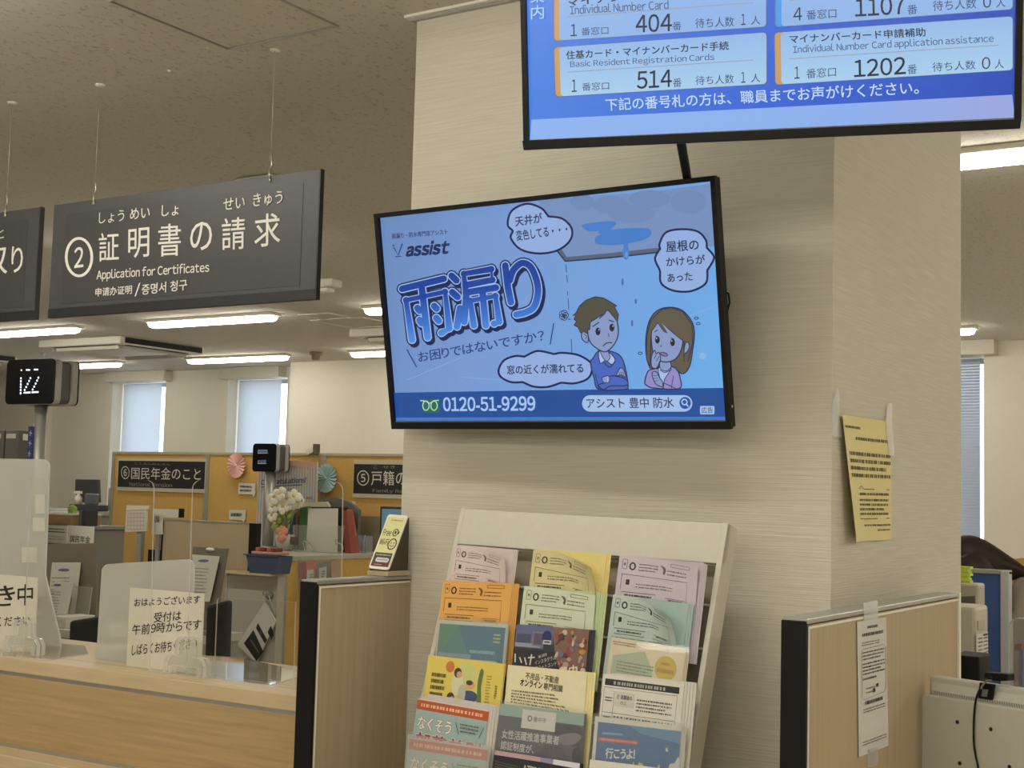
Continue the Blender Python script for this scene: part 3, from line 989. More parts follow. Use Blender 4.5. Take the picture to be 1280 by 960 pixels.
# upper screen picture
d = Draw(frU, -0.0115, cv=lambda x, y: (640 + x / 2, y / 2))
pa, pb = frU.hit(665, 120), frU.hit(1268, 110)
m_q = m_screen_gradient('queue_backdrop', [(0, (72, 132, 232)), (0.5, (52, 104, 222)), (1.0, (26, 74, 190))], pa, pb)
hu = lambda a, b_: frU.p(a, b_)
d2 = Draw(frU, -0.0119, uv=True); d2.rect(-TW / 2 + 0.008, -TH / 2 + 0.014, TW / 2 - 0.008, TH / 2 - 0.008, m_q); d2.build('backdrop', tvU, 'lit blue backdrop of the queue picture')
pa, pb = frU.hit(660, 160), frU.hit(1268, 130)
d.poly([(44, 298), (640, 268), (1251, 235), (1258, 290), (1258, 298), (640, 330), (40, 356)], m_screen_gradient('queue_strip', [(0, (146, 186, 250)), (0.7, (142, 180, 246)), (1, (160, 172, 230))], pa, pb))
OR, CY_, CARD, CARD2 = S((206, 160, 104)), S((70, 160, 238)), S((160, 196, 240)), S((166, 208, 246))
DK, MID, RULE = S((22, 28, 52)), S((48, 66, 112)), S((158, 160, 178))
m_card = m_screen_gradient('card_face', [(0, (146, 186, 240)), (1, (172, 214, 246))], frU.p(0, -0.05), frU.p(0, -0.16))


def card(tl, tr, br, bl, tab, face=None):
    q = (tl, tr, br, bl)
    w = abs(tr[0] - tl[0]); h = abs(bl[1] - tl[1])
    def rq(u0, v0, u1, v1):
        ru, rv = 9 / w, 9 / h
        o = []
        for cu, cv_, a0 in ((u1 - ru, v0 + rv, -90), (u1 - ru, v1 - rv, 0), (u0 + ru, v1 - rv, 90), (u0 + ru, v0 + rv, 180)):
            for k in range(5):
                a = math.radians(a0 + 22.5 * k)
                o.append(quad_in(q, cu + ru * math.cos(a), cv_ + rv * math.sin(a)))
        return o
    d.poly(rq(-0.004, -0.012, 1.004, 1.012), S((96, 112, 158)))
    d.poly(rq(0, 0, 0.2, 1), tab)
    d.poly(rq(0.025, 0, 1, 1), face or m_card)
    d.line([quad_in(q, 0.06, 0.52), quad_in(q, 0.94, 0.52)], 2.0, RULE)
    return q


def row(q, title, sub, win, num, wait, tx=0.94, sx=0.90, nx=(0.36, 0.55), s0=0.07):
    if title: d.text(title, quad_in(q, 0.05, 0.24), quad_in(q, tx, 0.24), quad_in(q, 0.05, 0.03), DK, 0.012)
    if sub: d.text(sub, quad_in(q, s0, 0.43), quad_in(q, sx, 0.43), quad_in(q, s0, 0.265), MID, 0.0)


A = card((101, -20), (633, -66), (633, 64), (101, 100), OR)
Bc = card((101, 117), (634, 79), (634, 208), (105, 240), OR)
Cc = card((657, -68), (1252, -122), (1252, 20), (657, 65), CY_)
Dc = card((655, 80), (1252, 39), (1252, 173), (657, 210), OR)
for k in (1, 2):
    dy = 143 * k
    card((101, -20 - dy * 1.0), (633, -66 - dy), (633, 64 - dy), (101, 100 - dy), OR)
    card((657, -68 - dy), (1252, -122 - dy), (1252, 20 - dy), (657, 65 - dy), CY_)
tx = d.text
tx('マイナンバーカード手続', (134, 14), (540, -26), (133, -8), DK, 0.012)
tx('Individual Number Card', (142, 34), (389, 20), (141, 12), MID)
tx('1', (143, 89), (159, 88), (143, 59), DK); tx('番窓口', (170, 87), (238, 84), (170, 67), MID)
tx('404', (307, 80), (397, 76), (307, 36), DK, 0.008); tx('番', (399, 74), (421, 73), (399, 53), MID)
tx('待ち人数', (456, 69), (553, 64), (456, 44), MID); tx('1', (571, 61), (582, 60), (571, 33), DK); tx('人', (596, 60), (619, 59), (596, 38), MID)
tx('住基カード・マイナンバーカード手続', (133, 147), (540, 123), (132, 126), DK, 0.012)
tx('Basic Resident Registration Cards', (143, 171), (504, 153), (142, 151), MID)
tx('1', (146, 229), (159, 228), (146, 198), DK); tx('番窓口', (172, 226), (240, 223), (172, 206), MID)
tx('514', (310, 221), (397, 216), (310, 178), DK, 0.008); tx('番', (400, 217), (422, 216), (400, 195), MID)
tx('待ち人数', (457, 212), (553, 207), (457, 189), MID); tx('1', (571, 206), (582, 205), (571, 179), DK); tx('人', (596, 205), (619, 204), (596, 183), MID)
tx('4', (702, 51), (724, 49), (702, 18), DK); tx('番窓口', (735, 48), (810, 43), (735, 24), MID)
tx('1107', (858, 40), (982, 33), (857, -5), DK, 0.008); tx('番', (988, 35), (1013, 33), (988, 11), MID)
tx('待ち人数', (1052, 26), (1161, 19), (1052, 0), MID); tx('0', (1178, 18), (1198, 17), (1178, -12), DK); tx('人', (1211, 17), (1234, 15), (1211, -5), MID)
tx('マイナンバーカード申請補助', (694, 107), (1034, 89), (692, 86), DK, 0.012)
tx('Individual Number Card application assistance', (702, 136), (1205, 108), (701, 113), MID)
tx('1', (705, 196), (718, 195), (705, 166), DK); tx('番窓口', (735, 195), (809, 190), (735, 171), MID)
tx('1202', (855, 192), (984, 184), (854, 149), DK, 0.008); tx('番', (988, 185), (1012, 183), (988, 161), MID)
tx('待ち人数', (1051, 178), (1159, 172), (1051, 155), MID); tx('0', (1175, 172), (1196, 171), (1175, 142), DK); tx('人', (1207, 171), (1230, 169), (1207, 148), MID)
tx('下記の番号札の方は、職員までお声がけください。', (233, 277), (1017, 234), (231, 246), S((196, 222, 252)), 0.008)
tx('内', (45, 47), (77, 45), (45, 13), S((176, 208, 250)), 0.008); tx('案', (44, 6), (78, 4), (44, -30), S((176, 208, 250)), 0.008)
d.build('queue_picture', tvU, 'lit queue number cards')

# ================================================================== HANGING SIGNS
m_sign = M((72, 72, 74), 0.42)
m_sign_in = M((66, 66, 67), 0.4)
m_signbase = M((34, 34, 34), 0.45)
m_ink = M((238, 236, 228), 0.5)
m_wire = M((190, 186, 174), 0.35, 0.8)
YS = 2.75
frS = fr_y(YS)


def hang_sign(a0, a1, b0, b1, wires, label):
    r = empty('hanging_sign', ((a0 + a1) / 2, YS, b0), label, 'hanging sign', 'hanging counter signs')
    b = MB(); b.fbox(frS, a0, a1, b0 + 0.028, b1, -0.012, 0, m_sign); b.build('board', r, 0.0008)
    b = MB(); b.fbox(frS, a0 + 0.055, a1 - 0.055, b0 + 0.04, b1 - 0.033, 0, 0.0012, m_sign_in); b.build('face_panel', r, 0.0004)
    b = MB(); b.fbox(frS, a0, a1, b0, b0 + 0.028, -0.014, 0.002, m_signbase); b.build('bottom_rail', r, 0.001)
    b = MB(); b.fbox(frS, a1 - 0.0005, a1 + 0.004, b0, b1, -0.014, 0.0015, m_signbase); b.build('edge_strip', r)
    for a in wires:
        w = MB()
        w.tube([frS.p(a, b1 - 0.012, 0.003), frS.p(a, b1 + 0.018, 0.0)], 0.0035, m_wire, 8)
        w.lathe(frS.p(a, b1 - 0.012, 0.002), (0, -1, 0), [(0.0001, 0.003), (0.006, 0.002), (0.006, 0)], m_wire, 12)
        w.tube([frS.p(a - 0.004, b1 + 0.012), frS.p(a + 0.005, b1 + 0.03), frS.p(a + 0.003, b1 + 0.06), frS.p(a - 0.002, b1 + 0.065), frS.p(a - 0.003, b1 + 0.04)], 0.0025, m_wire, 8)
        o = w.build('hook', r, label='bright metal hook')
        w = MB(); w.tube([frS.p(a, b1 + 0.06), frS.p(a, HC)], 0.0008, M((196, 186, 160), 0.4, 0.3), 6)
        w.build('wire', r)
        w = MB(); w.lathe(frS.p(a, HC), (0, 0, -1), [(0.0001, 0), (0.016, 0), (0.014, 0.004), (0.0001, 0.005)], m_white, 16)
        w.build('ceiling_cap', r)
    return r


a0, a1, b0, b1 = rect_on(frS, (67, 255), (398, 213), (396, 375), (61, 397))
s1 = hang_sign(a0, a1, b0, b1, [at(118, 245, 1, YS).x, at(337.5, 219, 1, YS).x], 'large dark grey hanging sign with a circled 2 about applying for certificates')
W2 = a1 - a0
xr = (at(50, 262, 1, YS).x + at(43, 403, 1, YS).x) / 2
s0 = hang_sign(xr - W2, xr, b0, b1, [at(7, 270, 1, YS).x, xr - W2 + 0.17], 'dark grey hanging sign cut off by the left edge of the picture')
d = Draw(frS, 0.0016)
d.ring(99.3, 321.5, 16, 23.5, 3.4, m_ink)
d.text('2', (93.3, 335), (104.5, 333.5), (93.8, 310), m_ink, 0.01)
for ch, x0, x1, yb0, yb1, yt in (('証', 124, 149, 327, 325.5, 292), ('明', 161, 187, 323, 321, 286.5), ('書', 198.5, 226.5, 321, 319.5, 281), ('の', 238.5, 265.5, 314, 312, 279), ('請', 278, 307, 313, 311, 273.5), ('求', 319, 351, 309.5, 306.5, 269)):
    d.text(ch, (x0, yb0), (x1, yb1), (x0 + 0.3, yt), m_ink, 0.004)
d.text('しょう', (124.5, 280), (156, 276.5), (125, 266), m_ink)
d.text('めい', (163.5, 275), (188, 272.5), (164, 261), m_ink, 0.004)
d.text('しょ', (203, 271), (224, 269), (203.5, 257), m_ink, 0.004)
d.text('せい', (280, 263), (307, 260), (280.5, 248.5), m_ink, 0.004)
d.text('きゅう', (317.5, 259), (354, 255), (318, 242.5), m_ink, 0.004)
d.text('Application for Certificates', (122, 352.5), (262.5, 343), (122.5, 338), m_ink, 0.012)
d.text('申请办证明', (120.5, 371), (166, 367.5), (121, 360.5), m_ink, 0.012)
d.text('/', (169.5, 371), (176, 369), (170.5, 355.5), m_ink)
d.text('증명서 청구', (178.5, 369), (235, 362.5), (179, 356), m_ink, 0.012)
d.build('lettering', s1, 'white lettering')
d = Draw(frS, 0.0016)
d.text('り', (15, 341), (29, 340), (15, 308.5), m_ink, 0.004)
d.text('取', (-24, 346), (9.5, 342), (-24, 311), m_ink, 0.004)
d.text('と', (-4, 299), (5.5, 297.5), (-4, 287), m_ink, 0.004)
d.text('受', (-66, 350), (-32, 346.5), (-66, 315), m_ink, 0.004)
d.build('lettering', s0, 'white lettering')

# ================================================================== RECEPTION COUNTER AND ITS SIDE PANELS
CZ, CF, CB = 1.0, 2.6, 3.03
XE = -2.062
r = empty('reception_counter', (-3.6, CF, 0), 'long pale oak reception counter at the lower left with a bag ledge', 'counter')
b = MB(); b.box(-6.4, XE, CF, CB, CZ - 0.04, CZ, m_oak); b.build('worktop', r, 0.003)
b = MB(); b.box(-6.4, XE, CF + 0.004, CF + 0.02, CZ - 0.05, CZ - 0.04, m_alu); b.build('shadow_gap', r)
b = MB(); b.box(-6.4, XE, CF + 0.002, CF + 0.03, 0.76, CZ - 0.05, m_oak_front); b.build('front_panel', r)
b = MB(); b.box(-6.4, XE, CF - 0.004, CF + 0.03, 0.752, 0.76, m_alu); b.build('ledge_trim', r)
b = MB(); b.box(-6.4, XE, CF - 0.085, CF + 0.03, 0.715, 0.752, m_oak); b.build('bag_ledge', r, 0.003)
b = MB(); b.box(-6.4, XE, CF + 0.03, CF + 0.05, 0.08, 0.76, m_oak_front); b.build('lower_panel', r)
b = MB(); b.box(-6.4, XE, CF + 0.07, CF + 0.09, 0, 0.08, m_black); b.build('plinth', r)
b = MB(); b.box(-6.4, XE, CB - 0.05, CB - 0.03, 0, CZ - 0.04, m_oak_front); b.build('back_panel', r)


def side_partition(x0, x1, y0, y1, zt, label, end_white=False):
    r = empty('side_partition', ((x0 + x1) / 2, (y0 + y1) / 2, 0), label, 'partition', 'wooden side partitions by the column')
    b = MB(); b.box(x0 + 0.001, x1 - 0.001, y0 + 0.008, y1 - 0.002, 0.02, zt - 0.012, m_oak_v); b.build('panel', r)
    b = MB(); b.box(x0 - 0.001, x1 + 0.0005, y0, y0 + 0.01, 0, zt - 0.004, m_black); b.build('front_edge', r, 0.002, label='black front edge')
    b = MB(); b.box(x0, x1 + 0.001, y0 + 0.002, y1, zt - 0.010, zt, m_alu); b.build('top_rail', r, 0.002, label='pale metal top rail')
    b = MB(); b.box(x1 - 0.0005, x1 + 0.001, y0 + 0.012, y0 + 0.016, 0.02, zt - 0.014, m_white)
    b.box(x1 - 0.0005, x1 + 0.001, y0 + 0.016, y1 - 0.004, zt - 0.018, zt - 0.014, m_white); b.build('edge_bead', r)
    b = MB()
    if end_white:
        b.box(x0, x1 + 0.004, y1 - 0.002, y1 + 0.012, 0, zt, m_white)
        b.build('end_post', r, 0.001, label='white end post')
    else:
        b.box(x0 + 0.002, x1 - 0.002, y0 + 0.01, y1 - 0.004, 0, 0.03, m_black); b.build('foot_rail', r)
    return r


side_partition(-2.058, -2.012, 2.37, CY0 - 0.001, 1.3, 'wooden partition with a black front edge between the counter and the column')
ptR = side_partition(-0.90, -0.855, 2.305, 3.30, 1.3, 'wooden partition with a black front edge standing right of the column', True)

# ------------------------------------------------------------------ acrylic on the counter
def arc(cx, cy, r, a0, a1, n=5):
    return [(cx + r * math.cos(math.radians(a0 + (a1 - a0) * k / n)), cy + r * math.sin(math.radians(a0 + (a1 - a0) * k / n))) for k in range(n + 1)]


m_block = m_clear('clear_block', haze=0.10, gloss=1.4, white=(0.9, 0.89, 0.84))


def shield(q, y, label, th=0.004, foot_px=None):
    """q in photo pixels, clockwise outline; the sheet stands on the worktop, in a bridge-shaped clear foot."""
    fr = fr_y(y)
    P = [fr.hit(*p) for p in q]
    P = [V((p.x, p.y, max(p.z, CZ + 0.0035))) for p in P]
    lo = [min(p[i] for p in P) for i in range(3)]
    r = empty('acrylic_shield', ((lo[0] + max(p.x for p in P)) / 2, y, CZ), label, 'acrylic shield', 'acrylic shields on the counter')
    b = MB(); b.prism(P, (0, th, 0), m_clear_ac, m_edge); b.build('sheet', r)
    if foot_px:
        c = at(foot_px, 830, 1, y)
        f = Fr((c.x, y + th / 2, CZ + 0.0035), (1, 0, 0), (0, 0, 1))
        out = [(-0.075, 0), (-0.052, 0), (-0.052, 0.022), (0.052, 0.022), (0.052, 0), (0.075, 0), (0.075, 0.03), (0.064, 0.047), (0.034, 0.05), (0.032, 0.088), (0.024, 0.098), (-0.024, 0.098), (-0.032, 0.088), (-0.034, 0.05), (-0.064, 0.047), (-0.075, 0.03)]
        for c0, c1 in ((0.0025, 0.016), (-0.016, -0.0025)):
            b = MB(); b.prism([f.p(a, z, c1) for a, z in out], -f.N * (c1 - c0), m_block, m_edge); b.build('foot', r, 0.002)
    return r


shield([(38, 597)] + arc(182, 610, 10, -90, 0) + [(186, 850), (27, 850)], 2.668, 'big clear acrylic shield standing left of the small frosted screen', foot_px=28)
shield(arc(251, 611, 11, 180, 270) + arc(417, 613, 11, -90, 0) + [(424, 880), (231, 880)], 2.662, 'big clear acrylic shield whose rounded top reaches behind the black-edged partition', foot_px=233)
shield(arc(275, 751, 4, 180, 270) + [(369, 752.5), (366, 870), (266, 870)], 2.70, 'small clear acrylic shield at the right end of the counter')
# base plates
b = MB()
P = [at(x, y, 2, CZ) for x, y in ((181, 839.5), (337, 857.5), (377, 846), (377, 840), (300, 823), (228, 819))]
b.prism([p + V((0, 0, 0.003)) for p in P], (0, 0, -0.0028), m_clear('glossy_plate', gloss=1.4), m_edge)
thing(b, 'clear_counter_mat', 'clear glossy acrylic mat on the counter in front of the small shield', 'counter mat')
b = MB()
P = [at(x, y, 2, CZ) for x, y in ((-40, 818), (64, 825.5), (110, 818), (106, 808), (-40, 796))]
b.prism([p + V((0, 0, 0.003)) for p in P], (0, 0, -0.0028), m_clear('glossy_plate_b', gloss=1.4), m_edge)
thing(b, 'clear_counter_mat', 'clear acrylic mat on the counter at the left edge of the picture', 'counter mat')
# frosted screens
fr = fr_y(2.745)
b = MB()
q = arc(136, 714, 9, 180, 270) + arc(233, 708, 9, -90, 0) + [(240, 845), (119.5, 834)]
P = [fr.hit(*p) for p in q]; P = [V((p.x, p.y, max(p.z, CZ))) for p in P]
b.prism(P, (0, 0.005, 0), m_frost, m_frost_edge)
thing(b, 'frosted_screen', 'small frosted white screen with rounded corners behind the morning notice', 'frosted screen', 'frosted screens')
fr = fr_y(2.86)
b = MB()
q = [(-150, 571), (50, 574)] + arc(52, 583, 9, -70, 0) + [(56, 719), (75, 800), (75, 815), (-150, 790)]
P = [fr.hit(*p) for p in q]; P = [V((p.x, p.y, max(p.z, CZ))) for p in P]
b.prism(P, (0, 0.006, 0), m_frost, m_frost_edge)
o = b.build('frosted_screen', None)
props(o, 'tall frosted white screen with a slanted lower corner at the left edge', 'frosted screen', 'frosted screens')
for (x0, y0, x1, y1), L in (((44, 618, 56, 642), 'upper small white paper label on the tall frosted screen'), ((41, 647, 56, 664), 'middle small white paper label on the tall frosted screen'), ((27, 684, 46, 703), 'lower small white paper label on the tall frosted screen')):
    b = MB(); plate([(x0, y0), (x1, y0), (x1, y1), (x0, y1)], fr, 0.0008, b, M((214, 210, 196), 0.7), c=0.001)
    thing(b, 'paper_label', L, 'label', 'labels on the frosted screen')

# paper notices on stands
m_notice = M((224, 217, 198), 0.7)
m_print = M((34, 32, 30), 0.7)


def notice(q, y, label, words, lean=0.0):
    fr = fr_y(y)
    a0, a1, b0, b1 = rect_on(fr, *q)
    b0 = CZ + 0.0005
    r = empty('counter_notice', ((a0 + a1) / 2, y, b0), label, 'notice', 'paper notices on the counter')
    b = MB(); b.fbox(fr, a0, a1, b0, b1, -0.0025, 0, m_notice); b.build('board', r)
    b = MB(); b.prism([fr.p((a0 + a1) / 2 - 0.03, b0, -0.0025), fr.p((a0 + a1) / 2 + 0.03, b0, -0.0025), fr.p((a0 + a1) / 2 + 0.03, b0, -0.035), fr.p((a0 + a1) / 2 - 0.03, b0, -0.035)], (0, 0, 0.004), m_notice)
    b.build('stand_foot', r)
    for t in words:
        d = Draw(fr, 0.0004)
        d.text(*t, m_print, 0.008)
        d.build('lettering', r, 'black lettering')
    return r


notice(((163, 741), (257, 735.5), (250, 838), (157, 834)), 2.70, 'cream paper notice with black Japanese greeting about opening at nine in the morning', [
    ('おはようございます', (168, 758), (250, 754), (168.5, 748)),
    ('受付は', (192, 778.5), (226, 775.5), (193, 766)),
    ('午前9時からです', (165, 794), (251, 787), (166, 781)),
    ('しばらくお待ちください', (164.5, 819.5), (246, 811), (165.5, 806))])
notice(((-60, 716), (46, 719), (45, 800), (-60, 800)), 2.71, 'cream paper notice cut by the left edge of the picture', [
    ('き', (-8, 758), (18, 757), (-7, 733)), ('中', (22, 757), (41, 756), (22.5, 731)), ('続', (-40, 759), (-12, 758), (-40, 733)),
    ('お待ちください', (-38, 785), (38, 781.5), (-38, 773))])
# white pen tray behind the frosted screen
c = at(128, 822, 2, CZ)
b = MB(); b.lathe((c.x, c.y + 0.1, CZ), (0, 0, 1), [(0.0001, 0), (0.05, 0), (0.066, 0.022), (0.062, 0.026), (0.05, 0.012), (0.0001, 0.008)], m_white, 24)
thing(b, 'money_tray', 'small white round tray on the counter behind the frosted screen', 'tray')

# ------------------------------------------------------------------ number displays on poles
m_disp = M((168, 165, 158), 0.45)


def number_display(o, yaw, W, H, D, label, zfoot, pole_dx=0.0, lit=True, sc=1.0):
    """o: centre of the front face; the unit is two slim screens back to back."""
    fr = fr_turn(o, yaw, 0)
    r = empty('number_display', (o[0], o[1], zfoot), label, 'number display', 'queue number displays')
    def rbox(c0, c1, k, m, nm, lb=None):
        b = MB()
        P = [fr.p(x, z, c0) for x, z in rr(-W / 2 * k, -H / 2 * k, W / 2 * k, H / 2 * k, H * 0.12 * k)]
        b.prism(P, -fr.N * (c0 - c1), m)
        return b.build(nm, r, 0.002 * sc, label=lb)
    rbox(0, -D * 0.06, 1.0, m_gloss_black, 'front_screen', 'glossy black front screen')
    rbox(-D * 0.06, -D * 0.30, 1.0, m_disp, 'front_shell')
    rbox(-D * 0.30, -D * 0.72, 0.93, M((88, 86, 82), 0.5), 'middle_shell')
    rbox(-D * 0.72, -D * 0.94, 1.0, m_disp, 'rear_shell')
    rbox(-D * 0.94, -D, 1.0, m_gloss_black, 'rear_screen')
    b = MB()
    b.tube([fr.p(0, -H / 2 + 0.01, -D / 2), V((fr.p(0, 0, -D / 2).x, fr.p(0, 0, -D / 2).y, zfoot))], 0.021 * sc * sc * sc, m_alu, 16)
    b.build('pole', r)
    b = MB(); b.lathe((fr.p(0, 0, -D / 2).x, fr.p(0, 0, -D / 2).y, zfoot), (0, 0, 1), [(0.0001, 0.0), (0.06 * sc, 0.0), (0.06 * sc, 0.008), (0.0001, 0.01)], m_alu, 20); b.build('foot', r)
    return r, fr


m_dots = E((222, 236, 255), 1.6)
yD = 2.95
cD = at(37, 477, 1, yD)
nd1, frD = number_display((cD.x, cD.y, cD.z), 4, 0.222, 0.148, 0.11, 'nearest number display showing 122 on a grey pole at the left', CZ)
d = Draw(frD, 0.0003)
C = lambda x, y: (x / 7.111, 390 + y / 7.111)
for x, y in ((190, 517), (238, 515), (250, 515), (262, 515), (308, 512), (320, 512), (334, 512)):
    d.ell(*C(x, y), 0.9, 1.1, m_dots, 10)
d.build('lit_digits', nd1, 'small dim lit row')
d = Draw(frD, 0.0003)
for y in (590, 617, 643, 668, 695, 722):
    d.ell(*C(187 - (y - 590) * 0.02, y), 1.0, 1.5, m_dots, 10)
for bx in (0, 72):
    for x, y in ((271, 588), (260, 613), (247, 640), (234, 667), (221, 693)):
        d.ell(*C(x + bx, y - bx * 0.05), 1.0, 1.4, m_dots, 10)
    d.poly([C(212 + bx, 711 - bx * 0.05), C(273 + bx, 708 - bx * 0.05), C(273 + bx, 722 - bx * 0.05), C(212 + bx, 725 - bx * 0.05)], m_dots)
d.build('lit_digits', nd1, 'white lit digits 122')
b = MB()
fp = Fr((frD.p(0, 0, -0.055).x - 0.012, frD.p(0, 0, -0.055).y - 0.024, 0), (1, 0, 0), (0, 0, 1))
z0, z1 = fp.loc(40, 640)[1], fp.loc(43, 533)[1]
b.fbox(fp, -0.014, 0.012, z0, z1, 0, 0.002, M((42, 48, 104), 0.5)); o = b.build('pole_label', nd1, label='navy strip with small pale characters')
d = Draw(fp, 0.0024, uv=True)
for k in range(9):
    zz = z1 - 0.02 - k * 0.034
    d.line([(-0.009, zz), (0.007, zz - 0.003)], 0.003, M((170, 172, 190), 0.6)); d.line([(-0.001, zz + 0.007), (-0.003, zz - 0.012)], 0.003, M((170, 172, 190), 0.6))
d.build('pole_label_print', nd1)

yD2 = 6.95
cD2 = at(330, 572, 1, yD2)
nd2, frE = number_display((cD2.x, cD2.y, cD2.z), 3, 0.20, 0.19, 0.15, 'smaller far number display on a pole in front of the ochre partition', 1.1046, sc=1.2)
d = Draw(frE, 0.0003)
for row_, n, y in ((0, 4, 564), (1, 3, 577)):
    for k in range(n):
        x = 323 + k * (3.2 if row_ == 0 else 3.8)
        for dx, dy in ((0, 0), (1.1, -1.3), (0, 2.2), (1.6, 2.2)):
            d.ell(x + dx, y + dy, 0.3, 0.42, m_dots, 8)
d.build('lit_digits', nd2, 'dim white lit digits')

# ================================================================== OFFICE BEHIND THE COUNTER
# the high ochre partition
YB = 7.4
frB = fr_y(YB)
zB = 1.757
xs = [at(143, 563, 1, YB).x, at(261, 566, 1, YB).x, at(406.5, 568, 1, YB).x, at(560, 570, 1, YB).x]
r = empty('office_partition', ((xs[0] + xs[-1]) / 2, YB, 0), 'high ochre office partition with grey posts carrying the two black signs', 'partition')
for i in range(3):
    b = MB(); b.box(xs[i] + 0.015, xs[i + 1] - 0.03, YB, YB + 0.04, 0.05, zB - 0.02, m_ochre); b.build('panel', r)
for i, x in enumerate(xs):
    b = MB(); b.box(x - 0.03 if i else x - 0.015, x + 0.015, YB - 0.008, YB + 0.05, 0, zB - 0.02, M((164, 158, 142), 0.45, 0.3)); b.build('post', r, 0.002)
b = MB(); b.box(xs[0] - 0.015, xs[-1], YB - 0.008, YB + 0.05, zB - 0.02, zB, M((186, 178, 152), 0.45, 0.3)); b.build('top_rail', r, 0.002)


def wall_plate(q, y, name, label, cat, m, th=0.006, group=None, frame=None):
    fr = fr_y(y)
    a0, a1, b0, b1 = rect_on(fr, *q)
    r = empty(name, ((a0 + a1) / 2, y, b0), label, cat, group)
    b = MB(); b.fbox(fr, a0, a1, b0, b1, -th, 0, m); b.build('board', r)
    return r, fr


for q, blk, label, items in (
    (((147.5, 570.5), (257, 576), (256, 616.5), (146, 613)), ((148.3, 575.5), (256.5, 577.5), (255.5, 611.5), (147.3, 608.5)), 'black sign with a circled 6 about the national pension on the ochre partition',
     [('⑥', (151.5, 598.5), (162, 599), (151.5, 582.5)), ('国民年金のこと', (164, 599), (251, 600.5), (164.5, 584)), ('こくみんねんきん', (168, 580.5), (213, 582), (168, 578)), ('National Pension', (162, 607.5), (215, 609), (162, 602.5))]),
    (((442, 574.5), (522, 576), (522, 623), (440.5, 623)), ((442.8, 580), (522, 581), (522, 618), (441.5, 617.5)), 'black sign with a circled 5 about family registers, partly hidden by the column',
     [('⑤', (446.5, 607), (461.5, 607), (446.5, 588)), ('戸籍のこと', (464, 606.5), (538, 607), (464, 588.5)), ('こ', (467, 585.5), (471.5, 585.5), (467, 582)), ('せき', (479, 585.5), (494, 585.5), (479, 582)), ('Family Register', (466, 616.5), (530, 618), (466, 611))])):
    r, fr = wall_plate(q, YB - 0.012, 'department_sign', label, 'sign', M((196, 186, 158), 0.5), 0.004, 'black department signs')
    b = MB()
    a = rect_on(fr, *blk)
    b.fbox(fr, a[0], a[1], a[2], a[3], 0, 0.001, M((30, 29, 28), 0.5)); b.build('black_face', r)
    for t in items:
        d = Draw(fr, 0.0013)
        d.text(*t, M((216, 210, 192), 0.6) if t[0][0] in '⑥⑤国戸' else M((150, 146, 132), 0.6))
        d.build('lettering', r, 'white lettering')


def rosette(px, py, rad, rgb, label):
    c = at(px, py, 1, YB - 0.03)
    fr = Fr(c, (1, 0, 0), (0, 0, 1))
    b = MB()
    n = 40
    m = M(rgb, 0.8)
    m2 = M([min(255, int(x * 1.12)) for x in rgb], 0.8)
    P = [fr.p(0, 0, 0.004)] + [fr.p(rad * math.cos(2 * math.pi * k / n), rad * 1.08 * math.sin(2 * math.pi * k / n), 0.010 if k % 2 else -0.008) for k in range(n)]
    b.add(P, [(0, 1 + k, 1 + (k + 1) % n) for k in range(0, n, 2)], m)
    b.add(P, [(0, 1 + k, 1 + (k + 1) % n) for k in range(1, n, 2)], m2)
    b.lathe(fr.p(0, 0, 0.004), fr.N, [(rad * 0.12, 0), (rad * 0.10, 0.006), (0.0001, 0.007)], m2, 12)
    b.lathe(fr.p(0, 0, -0.012), fr.N, [(0.0001, -0.006), (rad * 0.5, -0.006), (rad * 0.5, 0.004)], m, 12)
    thing(b, 'paper_rosette', label, 'paper rosette', 'paper rosettes')


rosette(295.3, 581.8, 0.085, (222, 178, 166), 'pink pleated paper rosette on the ochre partition')
rosette(407.5, 597.8, 0.092, (168, 194, 194), 'pale blue pleated paper rosette on the ochre partition')

m_card_w = M((214, 208, 190), 0.6)
for q, L, rows, sd in ((((298, 603.5), (319, 604.5), (318.5, 618), (297.5, 618)), 'small white speech-bubble card under the pink rosette', 2, 3), (((286.5, 637), (306.5, 637.5), (306.5, 650), (286, 650)), 'small white speech-bubble card below the other one, above the low taupe partition', 1, 5)):
    fr = fr_y(YB - 0.012)
    r, fr = wall_plate(q, YB - 0.012, 'bubble_card', L, 'card', m_card_w, 0.004, 'speech-bubble cards')
    b = MB(); plate([(q[1][0] - 7, q[1][1] + 8), (q[1][0] + 1, q[1][1] + 10), (q[1][0] - 2, q[2][1] + 3)], fr, 0.003, b, m_card_w, c=0.0005); b.build('tail', r)
    d = Draw(fr, 0.0012); d.lines_of_print([(q[0][0] + 2.5, q[0][1] + 2), (q[1][0] - 3, q[1][1] + 2), (q[2][0] - 4, q[2][1] - 2.5), (q[3][0] + 2.5, q[3][1] - 2.5)], rows, m_print, 0.95, 0.5, sd); d.build('print', r)

